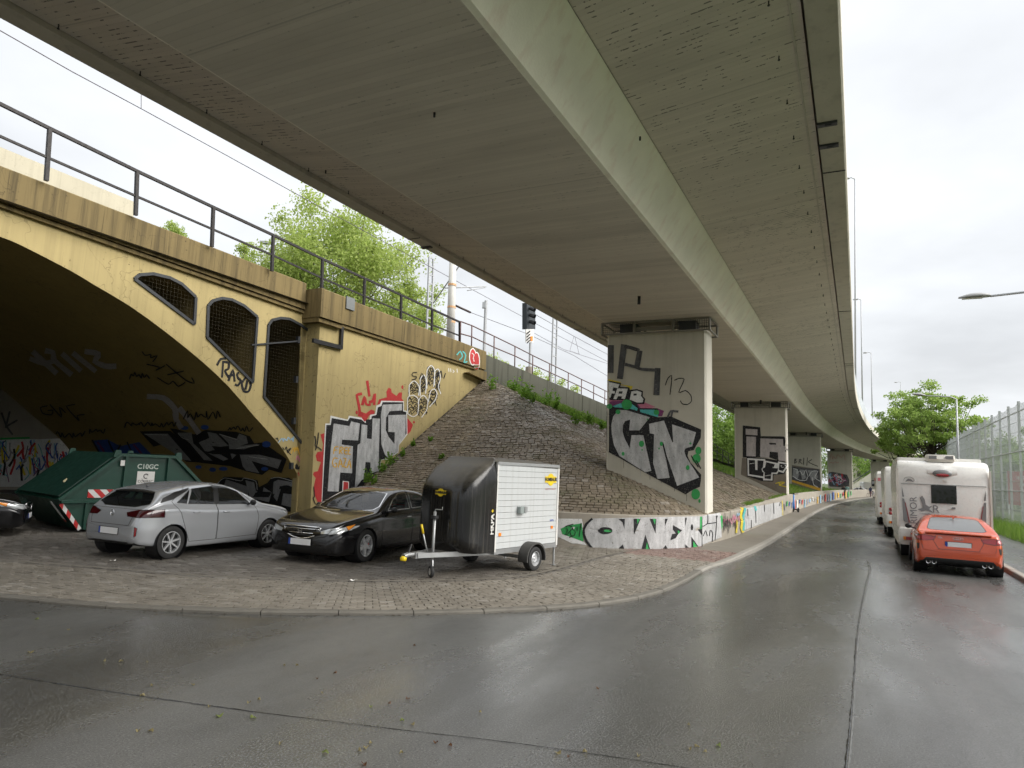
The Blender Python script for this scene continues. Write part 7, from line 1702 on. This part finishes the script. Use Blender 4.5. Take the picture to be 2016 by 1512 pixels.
for i, (px, py, dep, rx, rz, lb) in enumerate(((1955, 905, 95, 5, 3.6, 'tree behind the fence left of the banner'), (2010, 900, 85, 5, 3.2, 'tree behind the fence at the right picture edge'), (1900, 915, 110, 5, 3, 'tree behind the fence above the motorhome roof'), (1985, 960, 70, 4, 2.2, 'low bushes behind the fence by the banner'), (2040, 950, 66, 4, 2.5, 'bush behind the fence outside the right edge'))):
    tr_at(px, py, dep, rx, rz, 5000, .34, ML_B, lb, ncl=45, seed=40 + i, group='trees behind the fence')
for i, (px, py, dep, rx, rz, lb) in enumerate(((1716, 905, 210, 9, 8, 'far tree between the last two piers'), (1660, 925, 230, 9, 7, 'far tree left of the cream building'), (1745, 935, 200, 8, 5, 'far tree right of the last pier'), (1800, 925, 190, 12, 6, 'far tree behind the motorhomes'), (1860, 930, 180, 12, 6, 'far tree beyond the motorhome roofs'))):
    tr_at(px, py, dep, rx, rz, 3500, .6, ML_B, lb, ncl=45, seed=60 + i, group='far trees')
random.seed(9)
EB = BVHTree.FromPolygons([v.co.copy() for v in emb.data.vertices], [tuple(p.vertices) for p in emb.data.polygons])
def on_emb(px, py):
    loc, n, _, _ = EB.ray_cast(EYE, ray(px, py).normalized()); return loc
def weed(P, h, n, lf, label, group):
    vs, fs = [], []; st = MB(); root = empty('weed', P, 0, label, 'plant', group)
    for k in range(max(3, n // 30)):
        d = Vector((random.gauss(0, .35), random.gauss(0, .35), 1)).normalized(); tip = P + d * h * random.uniform(.5, 1.05); st.tube([P, P.lerp(tip, .5) + rnd_dir() * .03, tip], [.008, .006, .003], 4)
        for _ in range(30):
            q = P.lerp(tip, random.uniform(.2, 1)) + rnd_dir() * h * .16; add_leaf(vs, fs, q, (rnd_dir() + Vector((0, 0, .1))).normalized(), (rnd_dir() + Vector((0, 0, 1))).normalized(), lf * random.uniform(.7, 1.3), lf * random.uniform(.4, .7))
    st.build('stems', ML_W, root, world=True); mb = MB(); mb.add(vs, fs); mb.build('leaves', ML_W, root, world=True, fix=False)
for i, (px, py, h, n) in enumerate(sorted([(962, 748, .9, 160), (968, 768, .6, 90), (1012, 772, .6, 120), (1028, 785, .7, 150), (1045, 795, .7, 160), (1060, 772, .8, 170), (1075, 800, .7, 170), (1100, 790, .9, 200), (1118, 798, 1.0, 230), (1135, 805, 1.0, 230), (1150, 812, .9, 200), (1165, 822, .9, 180), (1180, 830, .8, 160), (1134, 838, .7, 140), (1040, 770, .7, 140), (1090, 806, .7, 150), (1158, 838, .5, 90), (1186, 848, .5, 80)])):
    P = on_emb(px, py)
    if P: weed(P, h * 1.25, n, .15, ('bright green weed below the mossy concrete wall, number %d from the left' % (i + 1)), 'weeds below the railway wall')
for i, (px, py, h, n) in enumerate(sorted(((752, 930, .6, 150), (768, 918, .6, 150), (790, 902, .4, 80), (722, 952, .5, 120), (736, 955, .4, 90), (812, 880, .3, 50), (868, 905, .3, 40), (846, 870, .25, 40)))):
    P = on_emb(px, py)
    if P: weed(P, h, n, .10, ('ivy like weed below the yellow wing wall, number %d from the left' % (i + 1)), 'weeds along the wing wall')
def blades(name, spots, n, h, w, m, label=None):
    vs, fs = [], []
    for _ in range(n):
        P = spots()
        if P is None: continue
        d = Vector((random.gauss(0, .28), random.gauss(0, .28), 1)).normalized(); hh = h * random.uniform(.5, 1.2); s = rnd_dir(); s.z = 0; s = s.normalized() * w; bnd = Vector((random.gauss(0, .15), random.gauss(0, .15), 0)) * hh
        b = len(vs); vs += [P - s, P + s, P + d * hh * .6 + s * .6, P + d * hh * .6 - s * .6, P + d * hh + bnd]; fs += [(b, b + 1, b + 2, b + 3), (b + 3, b + 2, b + 4)]
    mb = MB(); mb.add(vs, fs); return tag(mb.build(name, m, fix=False), label, 'grass' if label else None, None, 'stuff')
def sp_verge():
    a = 24 + 46 * random.random() ** 1.3; return AL(a, random.uniform(5.45, 9.0) + sh(a) * .5, .10)
blades('verge_grass', sp_verge, 16000, .55, .012, ML_G, 'tall green grass along the foot of the mesh fence')
def sp_slope():
    a = random.uniform(46.5, 100); t = random.uniform(.05, 1); return AL(a, LT + 12 * t + sh(a), ZB + (ztop(a) - ZB) * (1 - t) - .05)
blades('slope_grass', sp_slope, 16000, .32, .025, ML_G, 'grass on the embankment beyond the second pier')
def sp_top():
    a = random.uniform(30, 62); t = random.uniform(.02, .22 + .1 * math.sin(a)); return AL(a, LT + 12 * t + sh(a), ZB + (ztop(a) - ZB) * (1 - t) - .02)
blades('crest_grass', sp_top, 11000, .38, .014, ML_G, 'grass strip along the top of the paved slope')
def sp_wt():
    a = random.choice((30 + random.gauss(0, .5), 33 + random.gauss(0, .7), random.uniform(38, 47))); return AL(a, -4.05 + sh(a) + random.uniform(-.15, .1), wall_h(a) - .02)
blades('wall_top_grass', sp_wt, 1400, .16, .008, ML_G, 'grass tufts on top of the low graffiti wall')
# far building and ramp
bl = empty('apartment_building', DEP(1688, 960, 215), 0, 'cream apartment building with dark roof far behind the piers', 'building')
M_CRW = plain('cream_render', (.72, .66, .55), .8, obj=False); bP = DEP(1686, 950, 215); bx = Vector((.9, -.43, 0)).normalized(); by = Vector((-bx.y, bx.x, 0)); bP.z = 0
def bq(u, v, z): return bP + bx * u + by * v + Vector((0, 0, z))
mb = MB(); C = [bq(u, v, z) for z in (-3, 9.2) for u, v in ((-8, 0), (5, 0), (5, 10), (-8, 10))]; mb.add(C, [(0, 1, 5, 4), (1, 2, 6, 5), (2, 3, 7, 6), (3, 0, 4, 7), (4, 5, 6, 7)]); mb.build('wall', M_CRW, bl, world=True)
mb = MB(); mb.add([bq(-8.4, -.4, 9.2), bq(5.4, -.4, 9.2), bq(5.4, 10.4, 9.2), bq(-8.4, 10.4, 9.2), bq(-6, 5, 13), bq(3, 5, 13)], [(0, 1, 5, 4), (1, 2, 5), (2, 3, 4, 5), (3, 0, 4)]); mb.build('roof', plain('slate', (.06, .06, .065), .7), bl, world=True)
for fz in (1.2, 4.4, 7.2):
    for u in (-6.4, -4.0, -1.6, .8, 3.2):
        mb = MB(); C = [bq(u + du, dv, fz + dz) for dv in (-.06, .1) for du, dz in ((-.55, 0), (.55, 0), (.55, 1.6), (-.55, 1.6))]; mb.add(C, [(0, 1, 2, 3), (0, 1, 5, 4), (1, 2, 6, 5), (2, 3, 7, 6), (3, 0, 4, 7)]); w_ = mb.build('window', M_GLASS, bl, world=True)
        mb = MB(); mb.bar(bq(u - .7, -.1, fz - .06), bq(u + .7, -.1, fz - .06), .16, .1); mb.build('sill', M_WHITEP, w_, world=True)
rp = empty('ramp_wall', AL(165, 4), 0, 'sloping concrete ramp wall at the far end of the street', 'wall')
mb = MB(); q0, q1 = DEP(1668, 962, 185), DEP(1722, 926, 185); q0.z = max(q0.z, .2); C = [Vector((q0.x, q0.y, -1)), Vector((q1.x, q1.y, -1)), q1, q0]; C += [c + VX * .5 for c in C]
mb.add(C, [(0, 1, 2, 3), (4, 5, 6, 7), (0, 1, 5, 4), (1, 2, 6, 5), (2, 3, 7, 6), (3, 0, 4, 7)]); mb.build('wall_face', M_EDGE, rp, world=True)
mb = MB(); mb.bar(q0 + Vector((0, 0, .8)), q1 + Vector((0, 0, .8)), .2); mb.build('handrail', M_DKFR, rp, world=True)
lp_ = empty('platform_lamp', on(514, 570, 30), 0, 'small flat street lamp peeping over the bridge parapet', 'street lamp')
mb = MB(); mb.tube([on(513, 600, 30), on(515, 480, 30)], .09, 6); mb.build('post', M_GREYM, lp_, world=True); mb = MB(); c = on(522, 478, 30); mb.box(tuple(c), (.8, .5, .2)); mb.build('lamp_head', M_GREYM, lp_, world=True)
# ------------------------------------------------------------------ fallen leaves and litter
ML_F = [leafmat('fallen_yellow', (.26, .22, .10), (.40, .34, .18), 8), leafmat('fallen_green', (.20, .26, .07), (.30, .34, .12), 8), leafmat('fallen_brown', (.12, .06, .03), (.2, .1, .05), 8)]
LV = [(60, 1284, .10, 0), (73, 1219, .09, 1), (135, 1240, .05, 0), (205, 1301, .07, 0), (238, 1302, .06, 0), (290, 1303, .05, 0), (280, 1369, .07, 0), (412, 1391, .05, 0), (432, 1409, .11, 1), (498, 1413, .09, 1), (272, 1439, .06, 0), (297, 1439, .07, 0), (298, 1350, .05, 0), (380, 1348, .05, 0), (510, 1377, .06, 0), (490, 1383, .05, 0), (560, 1310, .05, 0), (585, 1310, .05, 0), (634, 1364, .04, 0), (660, 1325, .06, 2), (730, 1391, .06, 1), (812, 1426, .07, 0), (792, 1418, .06, 1), (552, 1463, .06, 0), (640, 1481, .08, 1), (730, 1463, .06, 0), (720, 1472, .06, 0), (708, 1478, .07, 0), (858, 1462, .06, 2), (886, 1468, .06, 2), (790, 1482, .05, 0), (717, 1504, .08, 2), (945, 1402, .05, 0), (1178, 1355, .07, 2), (1415, 1468, .09, 1), (1372, 1470, .06, 0), (1358, 1474, .06, 0), (1388, 1480, .05, 0), (1257, 1488, .06, 0), (1098, 1482, .09, 0), (1152, 1480, .07, 0), (1120, 1489, .05, 2), (1356, 1427, .04, 0), (816, 1271, .05, 2), (624, 1336, .05, 2), (767, 1385, .05, 2), (803, 1376, .06, 2)]
for i, (px, py, L_, c) in enumerate(LV):
    L_ *= .62; P = G(px, py, .008); mb = MB(); n = 9; ring = []
    for k in range(n): t = 2 * math.pi * k / n; r_ = L_ / 2 * (1 + .25 * math.sin(3 * t + i)) ; ring.append(Vector((r_ * math.cos(t), r_ * .62 * math.sin(t), .012 * math.sin(2 * t + i) + .006)))
    mb.add(ring + [Vector((0, 0, .002))], [(k, (k + 1) % n, n) for k in range(n)]); o = mb.build('fallen_leaf', ML_F[c], fix=False); o.location = P; o.rotation_euler = (0, 0, i * 1.7)
    tag(o, ('small yellow fallen leaf on the wet road', 'green fallen leaf on the wet road', 'brown fallen leaf or twig on the wet road')[c], 'leaf', 'fallen leaves')
for px, py, s, lb in ((695, 1143, .14, 'white scrap of paper on the pavers before the black saloon'), (222, 1105, .10, 'crumpled wrapper on the pavers beside the silver hatchback'), (1440, 1098, .22, 'white wet paper at the kerb edge by the footway')):
    P = G(px, py, .062 if px < 1400 else .01); mb = MB(); mb.grid([[Vector((s * (i / 3 - .5), s * .55 * (j / 3 - .5), random.uniform(.002, .03))) for j in range(4)] for i in range(4)]); o = mb.build('litter', M_WHITEP); o.location = P; o.rotation_euler = (0, 0, random.uniform(0, 3)); tag(o, lb, 'litter')

# grit and rotten leaves washed along the kerb
random.seed(77); vs, fs = [], []
for _ in range(1500):
    s_ = random.uniform(s_lo, SK[s_at(KERB, SK, AL(34, -2.5))]); p, d_ = at_arc(KERB, SK, s_); nn = Vector((-d_.y, d_.x, 0)); c = p - nn * abs(random.gauss(.02, .10)) + Vector((0, 0, .006)); r_ = random.uniform(.006, .022); b = len(vs); t0 = random.uniform(0, 6)
    vs += [c + Vector((math.cos(t0 + k * 2.1) * r_, math.sin(t0 + k * 2.1) * r_ * .7, random.uniform(0, .008))) for k in range(3)]; fs.append((b, b + 1, b + 2))
mb = MB(); mb.add(vs, fs); tag(mb.build('kerb_grit', leafmat('rotten_leaf', (.06, .045, .025), (.16, .12, .06), 5), fix=False), 'grit and rotten leaf crumbs along the kerb', 'debris', None, 'stuff')
